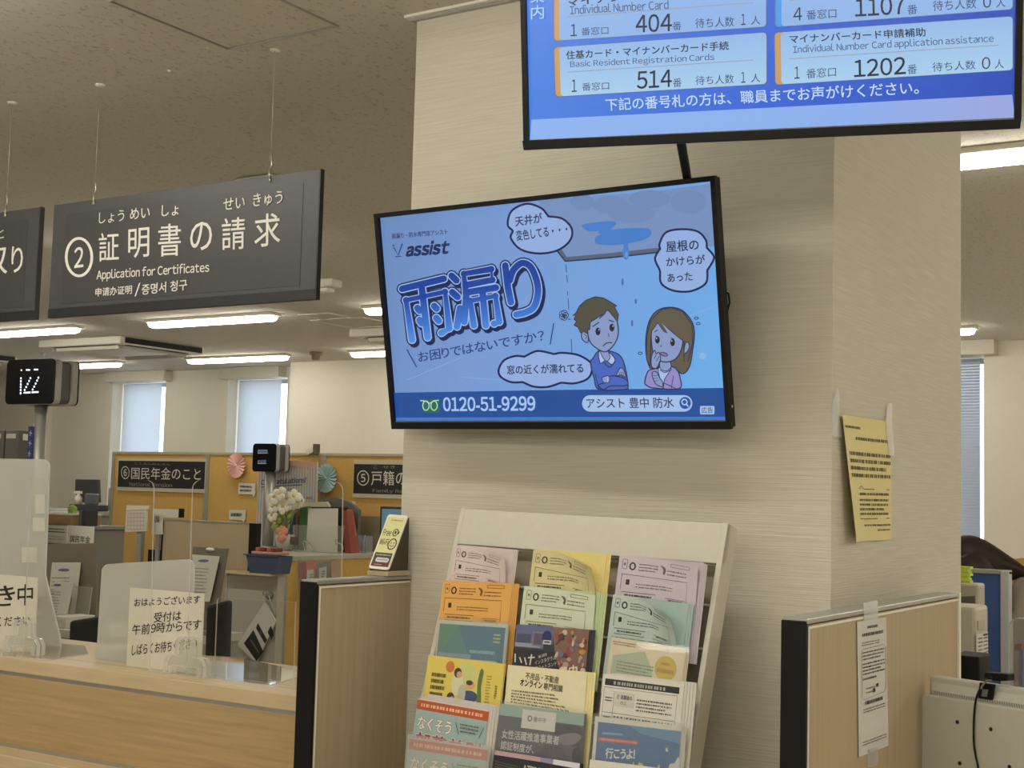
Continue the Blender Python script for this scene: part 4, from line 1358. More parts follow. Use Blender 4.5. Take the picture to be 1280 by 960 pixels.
# congratulations board
q = ((324, 575), (398, 576), (396, 650), (320, 700))
frC = fr_y(7.14)
r = empty('congratulations_board', at(360, 690, 1, 7.1), 'pale striped congratulations board behind the far number display', 'board')
b = MB(); plate([(323.5, 575), (396.5, 577), (393.5, 688), (319, 688)], frC, 0.012, b, M((198, 192, 182), 0.7))
for i, p in enumerate(b.v):
    if p.z < 1.25: b.v[i] = V((p.x, p.y, 1.1046))
b.build('board', r)
d = Draw(frC, 0.0004)
for k in range(22):
    u = (k + 0.5) / 22
    x0, x1 = 323.5 + 73 * u, 319 + 74.5 * u
    d.poly([(x0 - 0.7, 577), (x0 + 0.7, 577), (x1 + 0.7, 684), (x1 - 0.7, 684)], M((160, 158, 156), 0.7))
d.poly([(323.5, 575.4), (396.3, 577.2), (396, 584), (323.2, 582)], M((206, 160, 146), 0.7))
for x, y in ((332, 590), (384, 590), (378, 596), (352, 586), (390, 585), (326, 640), (330, 612)):
    d.ell(x, y, 2.2, 1.8, M((214, 172, 160), 0.7), 10)
d.text('Congratulations!', (326, 608), (382, 605), (327, 599.5), M((40, 62, 118), 0.6), 0.02)
d.line([(327, 609), (378, 606)], 1.0, M((40, 62, 118), 0.6))
d.lines_of_print([(348, 610), (370, 610), (370, 613.5), (348, 613.5)], 1, M((130, 120, 118), 0.7), 1, 0.6, 4)
d.poly([(382, 621), (391, 621), (391, 624), (382, 624)], M((150, 140, 136), 0.7))
d.build('print', r)

# flowers
c = at(357, 660, 1, 6.8)
r = empty('flower_arrangement', (c.x, c.y, 1.1046), 'white and green flowers with one pink bloom beside the far number display', 'flowers')
rnd = random.Random(3)
m_pet = M((232, 226, 206), 0.8); m_lf = M((150, 158, 84), 0.8); m_pkf = M((214, 140, 122), 0.8)


def blossom(c, s, m, nm):
    b = MB()
    tilt = Fr(c, (1, 0, 0), (0, 0.3, 1))
    for k in range(5):
        a = 2 * math.pi * k / 5 + rnd.random()
        p = tilt.p(math.cos(a) * s * 0.6, math.sin(a) * s * 0.6, 0.01)
        b.ball(p, s * 0.55, s * 0.28, s * 0.5, m, 8, 6)
    b.ball(tilt.p(0, 0, 0.02), s * 0.25, s * 0.25, s * 0.25, M((206, 190, 110), 0.8), 8, 6)
    b.build(nm, r)


for x, y, s in ((345, 622, 0.05), (352, 618, 0.045), (348, 630, 0.05), (362, 624, 0.045), (370, 621, 0.05), (366, 630, 0.045), (375, 627, 0.04), (343, 634, 0.045), (356, 634, 0.05), (342, 645, 0.04)):
    blossom(at(x, y, 1, 6.78 + rnd.uniform(-0.04, 0.04)), s, m_pet, 'white_bloom')
for x, y, s in ((350, 645, 0.045), (357, 650, 0.05), (346, 655, 0.045), (354, 660, 0.045), (361, 642, 0.045)):
    blossom(at(x, y, 1, 6.82 + rnd.uniform(-0.03, 0.03)), s, m_lf, 'green_bloom')
blossom(at(353, 668, 1, 6.74), 0.05, m_pkf, 'pink_bloom')
b = MB()
b.lathe((c.x, 6.80, 1.1046), (0, 0, 1), [(0.0001, 0), (0.05, 0), (0.065, 0.1), (0.06, 0.1), (0.0001, 0.08)], M((190, 184, 170), 0.5), 18); b.build('pot', r)
b = MB()
for k in range(9):
    b.tube([(c.x, 6.80, 1.17), (c.x + rnd.uniform(-0.05, 0.05), 6.79, 1.25), (c.x + rnd.uniform(-0.11, 0.11), 6.78, 1.36)], 0.004, M((96, 116, 60), 0.7), 6)
b.build('stems', r)

# low ochre divider running away from us, carrying files
XO = -5.5
frO = fr_x(XO)
zO = 1.104
y0, y1 = at(350, 696, 0, XO).y, 7.25
r = empty('divider_cabinet', (XO - 0.35, (y0 + y1) / 2, 0), 'low ochre-sided divider with a grey rim running back behind the black-edged partition', 'divider')
b = MB(); b.box(XO - 0.03, XO, y0 + 0.07, y1, 0.03, zO - 0.03, m_ochre); b.build('ochre_side', r)
b = MB(); b.box(XO - 0.035, XO + 0.004, y0 + 0.02, y0 + 0.07, 0, zO - 0.03, m_alu); b.build('corner_post', r, 0.003)
b = MB(); b.box(XO - 1.1, XO + 0.002, y0, y0 + 0.02, 0, zO - 0.005, m_black); b.build('front_edge', r)
b = MB(); b.box(XO - 1.1, XO + 0.006, y0 + 0.02, y1, zO - 0.03, zO, M((176, 172, 158), 0.45, 0.2)); b.build('top', r, 0.003)
b = MB(); b.box(XO - 1.1, XO - 0.04, y0 + 0.03, y1, 0.0, zO - 0.03, m_grey); b.build('carcass', r)


def standing(q, y, depth, name, label, cat, m, group=None, bevel=0.0, zb=None):
    """An upright slab standing on the divider top, drawn by its photo outline."""
    fr = fr_y(y)
    P = [fr.hit(*p) for p in q]
    zb = zO + 0.0006 if zb is None else zb
    lo = min(p.z for p in P)
    P = [V((p.x, p.y, zb if p.z < lo + 0.02 else p.z)) for p in P]
    b = MB(); b.prism(P, (0, depth, 0), m)
    return thing(b, name, label, cat, group, bevel)


standing([(366, 629), (408, 627), (411, 632), (411, 690), (366, 690)], 7.04, 0.02, 'file_folder', 'cream file folder standing behind the black one', 'folder', M((218, 206, 178), 0.7), 'files on the divider')
standing([(381, 633.5), (430, 634), (430, 690), (378, 690)], 6.98, 0.04, 'file_folder', 'black file box behind the white clipped sheets', 'folder', M((34, 34, 36), 0.6), 'files on the divider')
standing([(375, 635), (384, 633), (381, 690), (373, 690)], 6.92, 0.05, 'file_folder', 'green file folder left of the white clipped sheets', 'folder', M((84, 132, 82), 0.6), 'files on the divider')
standing([(362, 640), (368, 638), (368, 690), (362, 690)], 6.95, 0.07, 'file_folder', 'dark blue file folder behind the clear file box', 'folder', M((70, 80, 104), 0.6), 'files on the divider')
standing([(369, 636), (372, 636), (372, 690), (369, 690)], 6.95, 0.07, 'file_folder', 'thin brown file beside the dark blue folder', 'folder', M((150, 106, 78), 0.6), 'files on the divider')
standing([(428, 638), (433, 638), (439, 690), (431, 690)], 6.88, 0.06, 'file_folder', 'dark red file leaning right of the white clipped sheets', 'folder', M((142, 72, 58), 0.6), 'files on the divider')
standing([(433, 637), (435, 638), (444, 690), (441.5, 690)], 6.95, 0.05, 'file_folder', 'thin orange-red file leaning on the dark red one', 'folder', M((176, 90, 66), 0.6), 'files on the divider')
q = [(402, 623), (420, 622), (432, 626), (441, 631), (448, 638), (447, 660), (444, 690), (430, 690), (420, 660)]
standing(q, 7.08, 0.03, 'file_folder', 'big grey folder with a sloping top behind the red files', 'folder', M((104, 102, 92), 0.7), 'files on the divider')
standing([(418, 625), (440, 627), (443, 634), (443, 690), (418, 690)], 7.15, 0.03, 'file_folder', 'pale grey-green folder behind the big grey folder', 'folder', M((178, 172, 148), 0.7), 'files on the divider')
fr = fr_y(6.84)
r = empty('clipped_sheets', at(402, 690, 1, 6.84), 'white sheets on a silver wire easel standing on the divider', 'papers')
b = MB()
P = [fr.hit(x, y) for x, y in ((385.5, 635.5), (422, 635.5), (421, 692), (382, 697))]
P = [V((p.x, p.y, max(p.z, zO + 0.001))) for p in P]
b.prism(P, (0, 0.006, 0), M((214, 208, 194), 0.7)); b.build('sheets', r)
b = MB()
wire = [(372, 682), (369, 688), (371, 694), (378, 696), (381, 688), (379, 677), (386, 680), (391, 690), (392, 697), (412, 696), (424, 692), (428, 688), (428, 682), (424, 679), (420, 680), (421, 672)]
b.tube([fr.hit(x, y, 0.012) for x, y in smooth_open(wire, 4)], 0.005, M((212, 206, 194), 0.25, 0.9), 8)
b.tube([fr.hit(x, y, 0.02) for x, y in smooth_open([(391, 697), (394, 699), (412, 695), (418, 697), (422, 692)], 4)], 0.006, M((212, 206, 194), 0.25, 0.9), 8)
b.v = [V((p.x, p.y, max(p.z, zO + 0.001))) for p in b.v]
b.build('wire_easel', r)
fr = fr_y(6.79)
b = MB()
for q in (((367, 656), (430, 657), (427, 692), (367, 694)),):
    plate(list(q), fr, 0.003, b, m_film, m_edge)
b.v = [V((p.x, p.y, max(p.z, zO + 0.001))) for p in b.v]
c0, c1 = fr.hit(367, 656), fr.hit(367, 692)
b.box(c0.x, c0.x + 0.003, 6.78, 6.80, zO + 0.0006, c0.z, m_film)
thing(b, 'clear_file_box', 'clear plastic box front holding the files on the divider', 'file box')
b = MB(); plate([(363, 671), (372, 672), (372, 681), (363, 681)], fr, 0.002, b, M((92, 78, 66), 0.7), c=0.004)
thing(b, 'brown_tag', 'small brown tag on the clear file box', 'tag')
c = at(450.5, 690, 1, 6.99)
b = MB()
b.box(c.x - 0.045, c.x + 0.05, 6.97, 7.05, zO + 0.0006, at(448, 670, 1, 6.99).z, m_clear('cup_plastic', haze=0.25, white=(0.8, 0.84, 0.88)))
o = b.build('pen_cup', None); props(o, 'pale clear pen cup at the right end of the files', 'pen cup')
b = MB()
for k in range(5):
    x = c.x - 0.035 + k * 0.017
    b.tube([(x, 7.00, zO + 0.004), (x, 7.01, zO + 0.115)], 0.004, M(((90, 100, 130), (120, 120, 124), (70, 76, 100), (150, 150, 150), (96, 110, 150))[k], 0.5), 8)
thing(b, 'marker_pens', 'row of bluish pens inside the pale pen cup', 'pens')
# clear wall pocket with magenta cards on the divider side
frP = Fr((XO + 0.008, 0, 0), (0, 1, 0), (0, 0, 1))
r = empty('card_pocket', frP.hit(398, 770), 'clear wall pocket of magenta cards hanging on the ochre divider', 'wall pocket')
for q, m, c in ((((374, 704), (392, 700), (384, 756), (377, 760)), M((150, 62, 84), 0.6), 0.004), (((383, 702), (396, 700), (396, 712), (383, 714)), M((206, 110, 92), 0.6), 0.006), (((384, 713), (392, 712), (391, 730), (383, 732)), M((222, 220, 208), 0.6), 0.008), (((396, 704), (411, 702), (411, 730), (396, 732)), M((120, 118, 104), 0.6), 0.005), (((399, 710), (408, 708), (408, 724), (399, 726)), M((222, 220, 208), 0.6), 0.008), (((414, 702), (424, 701), (424, 740), (414, 740)), M((196, 150, 128), 0.6), 0.005), (((377, 740), (384, 738), (383, 766), (378, 768)), M((170, 66, 90), 0.6), 0.006)):
    b = MB(); plate(list(q), frP, 0.002, b, m, c=c); b.build('card', r)
b = MB(); plate([(371, 700), (426, 697), (425, 765), (372, 774)], frP, 0.001, b, m_film, m_edge, c=0.012); b.build('pocket', r)
d = Draw(frP, 0.0086)
for x, y in ((385.5, 717), (400.5, 713)):
    d.lines_of_print([(x, y), (x + 5, y - 1), (x + 4, y + 12), (x - 0.5, y + 13)], 4, m_print, 0.9, 0.5, int(x))
d.build('print', r)

# grey-brown low panel and framed blue picture at the far right of that desk
b = MB(); plate([(444, 645), (520, 646), (520, 720), (444, 720)], fr_y(7.3), 0.03, b, M((140, 126, 102), 0.7))
P = b.v; zlo = min(p.z for p in P)
for i, p in enumerate(b.v):
    if p.z < zlo + 0.05: b.v[i] = V((p.x, p.y, 0))
thing(b, 'desk_screen', 'low brown-grey desk screen under the circled 5 sign', 'desk screen')
fr = fr_y(6.6)
r = empty('picture_frame', fr.hit(492, 690), 'dark framed pale blue picture half hidden behind the wi-fi stand', 'picture')
b = MB(); plate([(475.5, 633), (512, 634), (511, 692), (474, 692)], fr, 0.015, b, M((52, 52, 54), 0.5)); b.build('frame', r)
b = MB(); plate([(477.5, 636), (512, 637), (511, 690), (476, 690)], fr, 0.001, b, M((124, 170, 206), 0.6), c=0.001); b.build('picture', r)
b = MB(); p0, p1 = fr.hit(474, 692), fr.hit(512, 692); b.box(p0.x, p1.x, 6.55, 6.75, 0, p0.z + 0.003, M((196, 168, 130), 0.6)); b.build('stand', r)
# little clip on top of the high partition
c = at(391, 563, 1, YB - 0.01)
b = MB(); b.fbox(Fr((c.x, c.y, c.z), (1, 0, 0.4), (-0.4, 0, 1)), -0.045, 0.02, -0.02, 0.02, 0, 0.02, M((220, 212, 186), 0.6))
b.fbox(Fr((c.x, c.y, c.z), (1, 0, 0), (0, 0, 1)), 0.015, 0.05, -0.03, 0.045, -0.02, 0.02, M((96, 86, 64), 0.6))
thing(b, 'partition_clip', 'small white clip on the top rail of the ochre partition', 'clip', bevel=0.004)

# low taupe partition of the next counter
yT = 6.098
frT = fr_y(yT)
tx0, tx1 = at(203, 649, 1, yT).x, at(312, 653, 1, yT).x
zT = (at(203, 649, 1, yT).z + at(312, 653, 1, yT).z) / 2
r = empty('low_partition', ((tx0 + tx1) / 2, yT, 0), 'low taupe wooden partition with a black right end, behind the small acrylic shield', 'partition')
b = MB(); b.box(tx0 + 0.01, tx1, yT, yT + 0.035, 0.02, zT - 0.012, m_oak_far); b.build('panel', r)
b = MB(); b.box(tx1, tx1 + 0.062, yT - 0.002, yT + 0.035, 0, zT - 0.003, m_black); b.build('end_edge', r, label='black end edge')
b = MB(); b.box(tx0, tx0 + 0.012, yT - 0.003, yT + 0.035, 0, zT - 0.006, m_black); b.build('end_bead', r)
b = MB(); b.box(tx0, tx1, yT - 0.002, yT + 0.037, zT - 0.012, zT, m_alu); b.build('top_rail', r)

# grey cabinet with the tag bag and trays
yG = 6.03
frG = fr_y(yG)
gx0, gx1 = at(284, 713, 1, yG).x, at(347.5, 716, 1, yG).x
zG = at(300, 714, 1, yG).z
r = empty('grey_cabinet', ((gx0 + gx1) / 2, yG, 0), 'grey cabinet side in front of the low taupe partition, carrying the blue tray', 'cabinet')
b = MB(); b.box(gx0, gx1, yG, 6.09, 0, zG - 0.012, M((178, 173, 157), 0.5)); b.build('body', r)
b = MB(); b.box(gx0 - 0.01, gx1, yG - 0.07, 6.09, zG - 0.012, zG, m_oak); b.build('top', r)
b = MB(); b.box(gx0 - 0.008, gx0 + 0.01, yG - 0.004, yG, 0, zG - 0.012, M((176, 172, 160), 0.5)); b.build('edge_strip', r)
r = empty('desk_tray', (at(330, 708, 1, 6.03).x, 6.03, zG), 'dark blue plastic tray on the grey cabinet', 'tray', 'trays on the grey cabinet')
p0, p1 = at(309.5, 695, 1, 5.98), at(350, 697, 1, 5.98)
q0, q1 = at(313, 711, 1, 5.98), at(347, 711, 1, 5.98)
b = MB()
zt = at(330, 694.5, 1, 5.98).z
lo = [(q0.x, 5.975, zG + 0.0006), (q1.x, 5.975, zG + 0.0006), (q1.x, 6.085, zG + 0.0006), (q0.x, 6.085, zG + 0.0006)]
hi = [(p0.x, 5.965, zt), (p1.x, 5.965, zt), (p1.x, 6.09, zt), (p0.x, 6.09, zt)]
hin = [(p0.x + 0.006, 5.971, zt), (p1.x - 0.006, 5.971, zt), (p1.x - 0.006, 6.084, zt), (p0.x + 0.006, 6.084, zt)]
lin_ = [(q0.x + 0.006, 5.981, zG + 0.006), (q1.x - 0.006, 5.981, zG + 0.006), (q1.x - 0.006, 6.079, zG + 0.006), (q0.x + 0.006, 6.079, zG + 0.006)]
m_tray = M((66, 78, 104), 0.5)
b.add(lo + hi + hin + lin_, [(0, 3, 2, 1)] + [(i, (i + 1) % 4, (i + 1) % 4 + 4, i + 4) for i in range(4)] + [(i + 4, (i + 1) % 4 + 4, (i + 1) % 4 + 8, i + 8) for i in range(4)] + [(i + 8, (i + 1) % 4 + 8, (i + 1) % 4 + 12, i + 12) for i in range(4)] + [(12, 13, 14, 15)], m_tray)
b.build('tray_body', r)
b = MB(); b.box(p0.x - 0.012, p1.x + 0.004, 5.957, 5.967, zt - 0.002, zt + 0.006, m_tray); b.build('rim', r)
r = empty('stationery_tray', (at(338, 690, 1, 6.03).x, 6.03, zt), 'dusty pink tray with dark red stamps resting on the blue tray', 'tray', 'trays on the grey cabinet')
u0, u1 = at(318, 690, 1, 6.0).x, at(350, 690, 1, 6.0).x
b = MB(); b.box(u0, u1, 5.972, 6.083, zt + 0.0065, zt + 0.022, M((190, 140, 128), 0.6)); b.build('tray_body', r, 0.004)
for k in range(4):
    x = at(323 + k * 7, 686, 1, 6.0).x
    b = MB(); b.box(x - 0.014, x + 0.014, 5.99, 6.05, zt + 0.022, zt + 0.045, M((110, 52, 46) if k % 2 else (170, 96, 84), 0.6)); b.build('stamp', r, 0.003)

frg = Fr((0, yG - 0.02, 0), (1, 0, 0), (0, 0, 1))
CG = lambda x, y: (220 + x / 4.8, 660 + y / 4.8)
r = empty('tag_board', frg.hit(*CG(480, 800)), 'tilted white board with black squares hanging on the grey cabinet', 'board')
b = MB(); plate([CG(535, 440), CG(600, 560), CG(480, 812), CG(365, 700)], frg, 0.006, b, M((206, 202, 190), 0.6)); b.build('board', r)
d = Draw(frg, 0.0005, cv=CG)
for q in (((465, 612), (525, 742), (483, 800), (407, 692)), ((492, 570), (547, 672), (535, 696), (480, 600)), ((570, 585), (588, 640), (572, 672), (550, 625))):
    d.poly(q, M((28, 27, 28), 0.5))
for k in range(6):
    d.line([(449 + k * 8, 672 + k * 13), (456 + k * 8, 680 + k * 13)], 5, M((150, 148, 140), 0.6))
d.line([(505, 620), (512, 635)], 3, M((150, 148, 140), 0.6))
d.build('black_squares', r)
b = MB()
b.tube([frg.hit(*CG(x, y), 0.01) for x, y in ((536, 445), (556, 405), (595, 520))], 0.003, M((190, 184, 170), 0.6), 6)
b.lathe(frg.hit(*CG(562, 405), -0.012), frg.N, [(0.0001, 0.02), (0.02, 0.018), (0.024, 0.008), (0.024, -0.007)], M((120, 116, 106), 0.4), 16)
b.tube([frg.hit(*CG(x, y), 0.006) for x, y in ((524, 382), (522, 395), (530, 402))], 0.003, M((90, 86, 80), 0.4), 6)
b.build('hook', r)
# office chair backs between the desks
for q, y, L in ((((257, 757), (282, 750), (279, 845), (254, 845)), 4.4, 'dark blue-black office chair back right of the morning notice'), (((86, 776), (124, 770), (130, 830), (84, 830)), 4.35, 'black office chair back at the left behind the counter')):
    fr = fr_y(y)
    P = [fr.hit(*p) for p in q]
    r = empty('office_chair', ((P[0].x + P[1].x) / 2, y + 0.3, 0), L, 'office chair', 'office chairs')
    b = MB(); b.prism(P, (0, 0.05, 0), M((36, 38, 46), 0.6)); b.build('backrest', r, 0.015)
    cx = (P[0].x + P[1].x) / 2
    b = MB(); b.box(cx - 0.23, cx + 0.23, y + 0.06, y + 0.5, 0.42, 0.5, M((36, 38, 46), 0.6)); b.build('seat', r, 0.02)
    b = MB(); b.tube([(cx, y + 0.28, 0.42), (cx, y + 0.28, 0.1)], 0.03, m_black)
    b.tube([(cx, y + 0.07, 0.46), (cx, y + 0.03, 0.6), (cx, y + 0.05, P[3].z + 0.05)], 0.02, m_black); b.build('column', r)
    for k in range(5):
        a = k * 1.2566
        b = MB(); b.tube([(cx, y + 0.28, 0.1), (cx + 0.27 * math.cos(a), y + 0.28 + 0.27 * math.sin(a), 0.06)], 0.018, m_black)
        b.ball((cx + 0.27 * math.cos(a), y + 0.28 + 0.27 * math.sin(a), 0.03), 0.03, 0.03, 0.03, m_black, 10, 6); b.build('caster_arm', r)

# leaflet stands
def leaflet_stand(q_back, q_paper, q2, y, label, oval, zfoot):
    fr = fr_y(y)
    r = empty('leaflet_stand', V((fr.hit(*q_back[2]).x, y, zfoot)), label, 'leaflet stand', 'small leaflet stands')
    b = MB(); plate(q_back, fr, 0.012, b, M((122, 114, 100), 0.6)); b.build('back_plate', r)
    b = MB(); plate(q_paper, fr, 0.003, b, M((214, 210, 198), 0.7), c=0.02); b.build('leaflet', r)
    d = Draw(fr, 0.0206)
    t = q_paper
    d.ell((t[0][0] + t[1][0]) / 2 + 0.5, t[0][1] + (t[2][1] - t[1][1]) * 0.14, (t[1][0] - t[0][0]) * 0.2, 1.8, M((96, 100, 140), 0.7), 14)
    d.lines_of_print([quad_in(t, 0.15, 0.25), quad_in(t, 0.85, 0.25), quad_in(t, 0.85, 0.9), quad_in(t, 0.15, 0.9)], 9, M((140, 138, 134), 0.7), 0.9, 0.35, int(t[0][0]))
    d.build('print', r)
    if q2:
        b = MB(); plate(q2, fr, 0.003, b, M((206, 202, 192), 0.7), c=0.05); b.build('leaflet', r)
        d = Draw(fr, 0.0506)
        d.ell((q2[0][0] + q2[1][0]) / 2 + 0.5, q2[0][1] + 5, 5, 1.5, M((90, 92, 120), 0.7), 14)
        d.lines_of_print([quad_in(q2, 0.15, 0.25), quad_in(q2, 0.85, 0.25), quad_in(q2, 0.85, 0.95), quad_in(q2, 0.15, 0.95)], 8, M((120, 118, 114), 0.7), 0.9, 0.35, 8)
        d.build('print', r)
        b = MB(); plate([(q2[1][0] + 2, q2[1][1] + 4), (q2[1][0] + 23, q2[1][1] + 6), (q2[2][0] + 26, q2[2][1] + 4), (q2[2][0] + 2, q2[2][1] + 6)], fr, 0.004, b, m_clear('pocket_plastic', haze=0.3, white=(0.6, 0.58, 0.5)), m_edge, c=0.05); b.build('clear_pocket', r)
    if oval:
        b = MB(); e = fr.hit(*oval, 0.002); b.lathe(e, fr.N, [(0.032, -0.002), (0.032, 0.002), (0.0001, 0.003)], M((232, 228, 214), 0.5), 20, sx=(1, 0, 0))
        for i, p in enumerate(b.v):
            b.v[i] = V((e.x + (p.x - e.x) * 0.95, p.y, e.z + (p.z - e.z) * 0.32))
        b.build('oval_badge', r)
    b = MB(); p2, p3 = fr.hit(*q_back[2]), fr.hit(*q_back[3]); b.box(min(p3.x, p2.x), max(p2.x, p3.x), y - 0.06, y + 0.03, zfoot, zfoot + 0.02, M((122, 114, 100), 0.6))
    b.box((p2.x + p3.x) / 2 - 0.03, (p2.x + p3.x) / 2 + 0.03, y + 0.0, y + 0.014, zfoot, max(p2.z, zfoot + 0.05), M((122, 114, 100), 0.6)); b.build('base', r)
    return r


# desk that carries them
b = MB(); b.box(-7.4, -5.26, 5.0, 5.6, 0.68, 0.72, M((190, 184, 168), 0.5))
for x in (-7.38, -5.30):
    b.box(x, x + 0.03, 5.02, 5.58, 0, 0.68, m_grey)
thing(b, 'office_desk', 'pale office desk behind the counter carrying the leaflet stands', 'desk')
leaflet_stand([(241, 683), (284, 686), (270, 775), (238, 775)], [(240, 693), (274.5, 695.5), (262, 752), (245, 752)], None, 5.4, 'leaflet stand with an oval white badge right of the clear shield edge', (262.5, 687), 0.7206)
leaflet_stand([(56, 680), (121, 679), (120, 772), (56, 772)], [(65, 703), (101, 703), (93, 770), (58, 770)], [(68.5, 726), (92, 728.5), (84, 768), (66, 768)], 5.3, 'leaflet stand with two white leaflets right of the tall frosted screen', None, 0.7206)
b = MB()
p0, p1 = at(73, 769, 1, 5.1), at(90, 800, 1, 5.1)
b.box(p0.x, p1.x, 5.05, 5.25, 0.7206, p0.z, M((196, 192, 178), 0.5)); thing(b, 'paper_box', 'small pale box in front of the two-leaflet stand', 'box', bevel=0.003)

# far left desk
yK = 7.6
fr = fr_y(yK)
zk = at(120, 639, 1, yK).z
x0k, x1k = at(58, 640, 1, yK).x, at(143, 640, 1, yK).x
r = empty('far_desk', ((x0k + x1k) / 2, yK, 0), 'far grey desk at the left beyond the ochre partition', 'desk')
b = MB(); b.box(x0k - 0.8, x1k, yK - 0.1, yK + 0.5, zk - 0.03, zk, M((178, 176, 168), 0.5)); b.build('top', r, 0.004)
b = MB(); b.box(x1k - 0.42, x1k - 0.04, yK - 0.08, yK + 0.46, 0, zk - 0.03, M((158, 156, 150), 0.5)); b.build('pedestal', r)
b = MB(); b.box(x0k - 0.78, x0k - 0.74, yK - 0.08, yK + 0.46, 0, zk - 0.03, M((158, 156, 150), 0.5)); b.build('leg_panel', r)
r = empty('desk_monitor', V((at(108, 637, 1, 7.7).x, 7.75, zk)), 'dark monitor on the far grey desk', 'monitor')
b = MB(); plate([(94, 599), (122, 599.5), (123, 628), (93, 628)], fr_y(7.72), 0.03, b, M((66, 66, 66), 0.5)); b.build('screen', r, 0.004)
b = MB(); c = at(108, 630, 1, 7.74); b.box(c.x - 0.03, c.x + 0.03, 7.755, 7.775, zk + 0.012, c.z + 0.05, m_black); b.box(c.x - 0.1, c.x + 0.1, 7.68, 7.84, zk + 0.0005, zk + 0.012, m_black); b.build('stand', r)
b = MB(); p = at(91, 637, 1, 7.56); q_ = at(128, 637, 1, 7.56); b.box(p.x, q_.x, 7.52, 7.62, zk + 0.0005, zk + 0.05, M((70, 70, 72), 0.6)); thing(b, 'document_tray', 'dark flat tray on the far grey desk', 'tray', bevel=0.004)
b = MB()
c = at(99, 628, 1, 7.58); zb_ = zk + 0.0506
b.lathe((c.x, 7.57, zb_), (0, 0, 1), [(0.0001, 0), (0.03, 0), (0.03, 0.05), (0.012, 0.075), (0.012, 0.085), (0.0001, 0.085)], m_white, 14)
b.fbox(Fr((c.x, 7.57, zb_ + 0.085), (1, 0, 0), (0, 0, 1)), -0.045, 0.03, 0, 0.022, -0.012, 0.012, m_white)
b.fbox(Fr((c.x - 0.03, 7.57, zb_ + 0.055), (1, 0, 0.4), (-0.4, 0, 1)), -0.005, 0.004, 0, 0.03, -0.006, 0.006, m_white)
thing(b, 'spray_bottle', 'white spray bottle on the dark tray at the far desk', 'spray bottle')
b = MB(); c = at(116, 626, 1, 7.6); b.fbox(Fr((c.x, 7.585, zk + 0.0506), (1, 0, 0), (0, 0, 1)), -0.05, 0.06, 0, 0.09, -0.03, 0.03, M((120, 122, 126), 0.3, 0.3)); thing(b, 'silver_case', 'silver case beside the white spray bottle', 'case', bevel=0.01)
b = MB(); c = at(132, 618, 1, 7.72); b.box(c.x - 0.13, c.x + 0.12, 7.86, 7.98, zk + 0.0005, at(132, 610, 1, 7.85).z, M((186, 176, 138), 0.7)); thing(b, 'paper_stack', 'beige stack of papers beside the far dark monitor', 'papers', bevel=0.004)
# side shelf with boxes and signs nearer on the left
yL = 6.3
r = empty('low_shelf', (at(90, 660, 1, yL).x, yL, 0), 'grey low shelf at the left carrying the brown box', 'shelf')
zl = at(88, 656.5, 1, yL).z
p0, p1 = at(52, 657, 1, yL).x, at(118, 657, 1, yL).x
b = MB(); b.box(p0, p1, yL - 0.1, yL + 0.3, zl - 0.02, zl, M((150, 148, 140), 0.5)); b.build('top', r)
b = MB(); b.box(p0 + 0.02, p1 - 0.02, yL - 0.08, yL + 0.28, 0, zl - 0.02, M((150, 148, 140), 0.5)); b.build('body', r)
r = empty('brown_box', (at(78, 656, 1, yL).x, yL, zl), 'brown open box with a pale rim on the low shelf', 'box')
p0, p1 = at(58, 656, 1, yL).x, at(96, 656, 1, yL).x
zh = at(78, 641.5, 1, yL).z
b = MB(); b.box(p0, p1, yL - 0.05, yL + 0.2, zl + 0.0005, zh - 0.012, M((164, 128, 88), 0.7)); b.build('body', r, 0.003)
b = MB(); b.box(p0 - 0.004, p1 + 0.004, yL - 0.055, yL + 0.205, zh - 0.012, zh, M((214, 208, 190), 0.6)); b.build('rim', r, 0.002)
b = MB(); c = at(83, 637, 1, yL); b.ball((c.x, yL + 0.05, zh + 0.028), 0.035, 0.03, 0.03, M((132, 160, 70), 0.7), 10, 8)
b.fbox(Fr((c.x - 0.02, yL + 0.05, zh), (1, 0, 0), (0, 0, 1)), 0, 0.05, 0.0005, 0.02, -0.02, 0.02, M((150, 170, 96), 0.7)); thing(b, 'green_plant_toy', 'small green thing standing on the brown box', 'ornament')
b = MB(); c = at(66, 640, 1, yL); b.fbox(Fr((c.x, yL + 0.05, zh), (1, 0, 0), (0, 0, 1)), -0.05, 0.06, 0.0005, 0.012, -0.04, 0.04, m_white); thing(b, 'folded_paper', 'white folded paper on top of the brown box', 'paper', bevel=0.003)
for k, x in enumerate((104, 109)):
    b = MB(); c = at(x, 655, 1, yL); b.box(c.x, c.x + 0.03, yL - 0.04, yL + 0.06, zl + 0.0005, at(x, 638, 1, yL).z, M((52, 54, 58) if k else (90, 92, 96), 0.5)); thing(b, 'binder', ('grey' if k == 0 else 'dark') + ' upright binder right of the brown box, the ' + ('left' if k == 0 else 'right') + ' of two', 'binder', 'binders by the brown box')
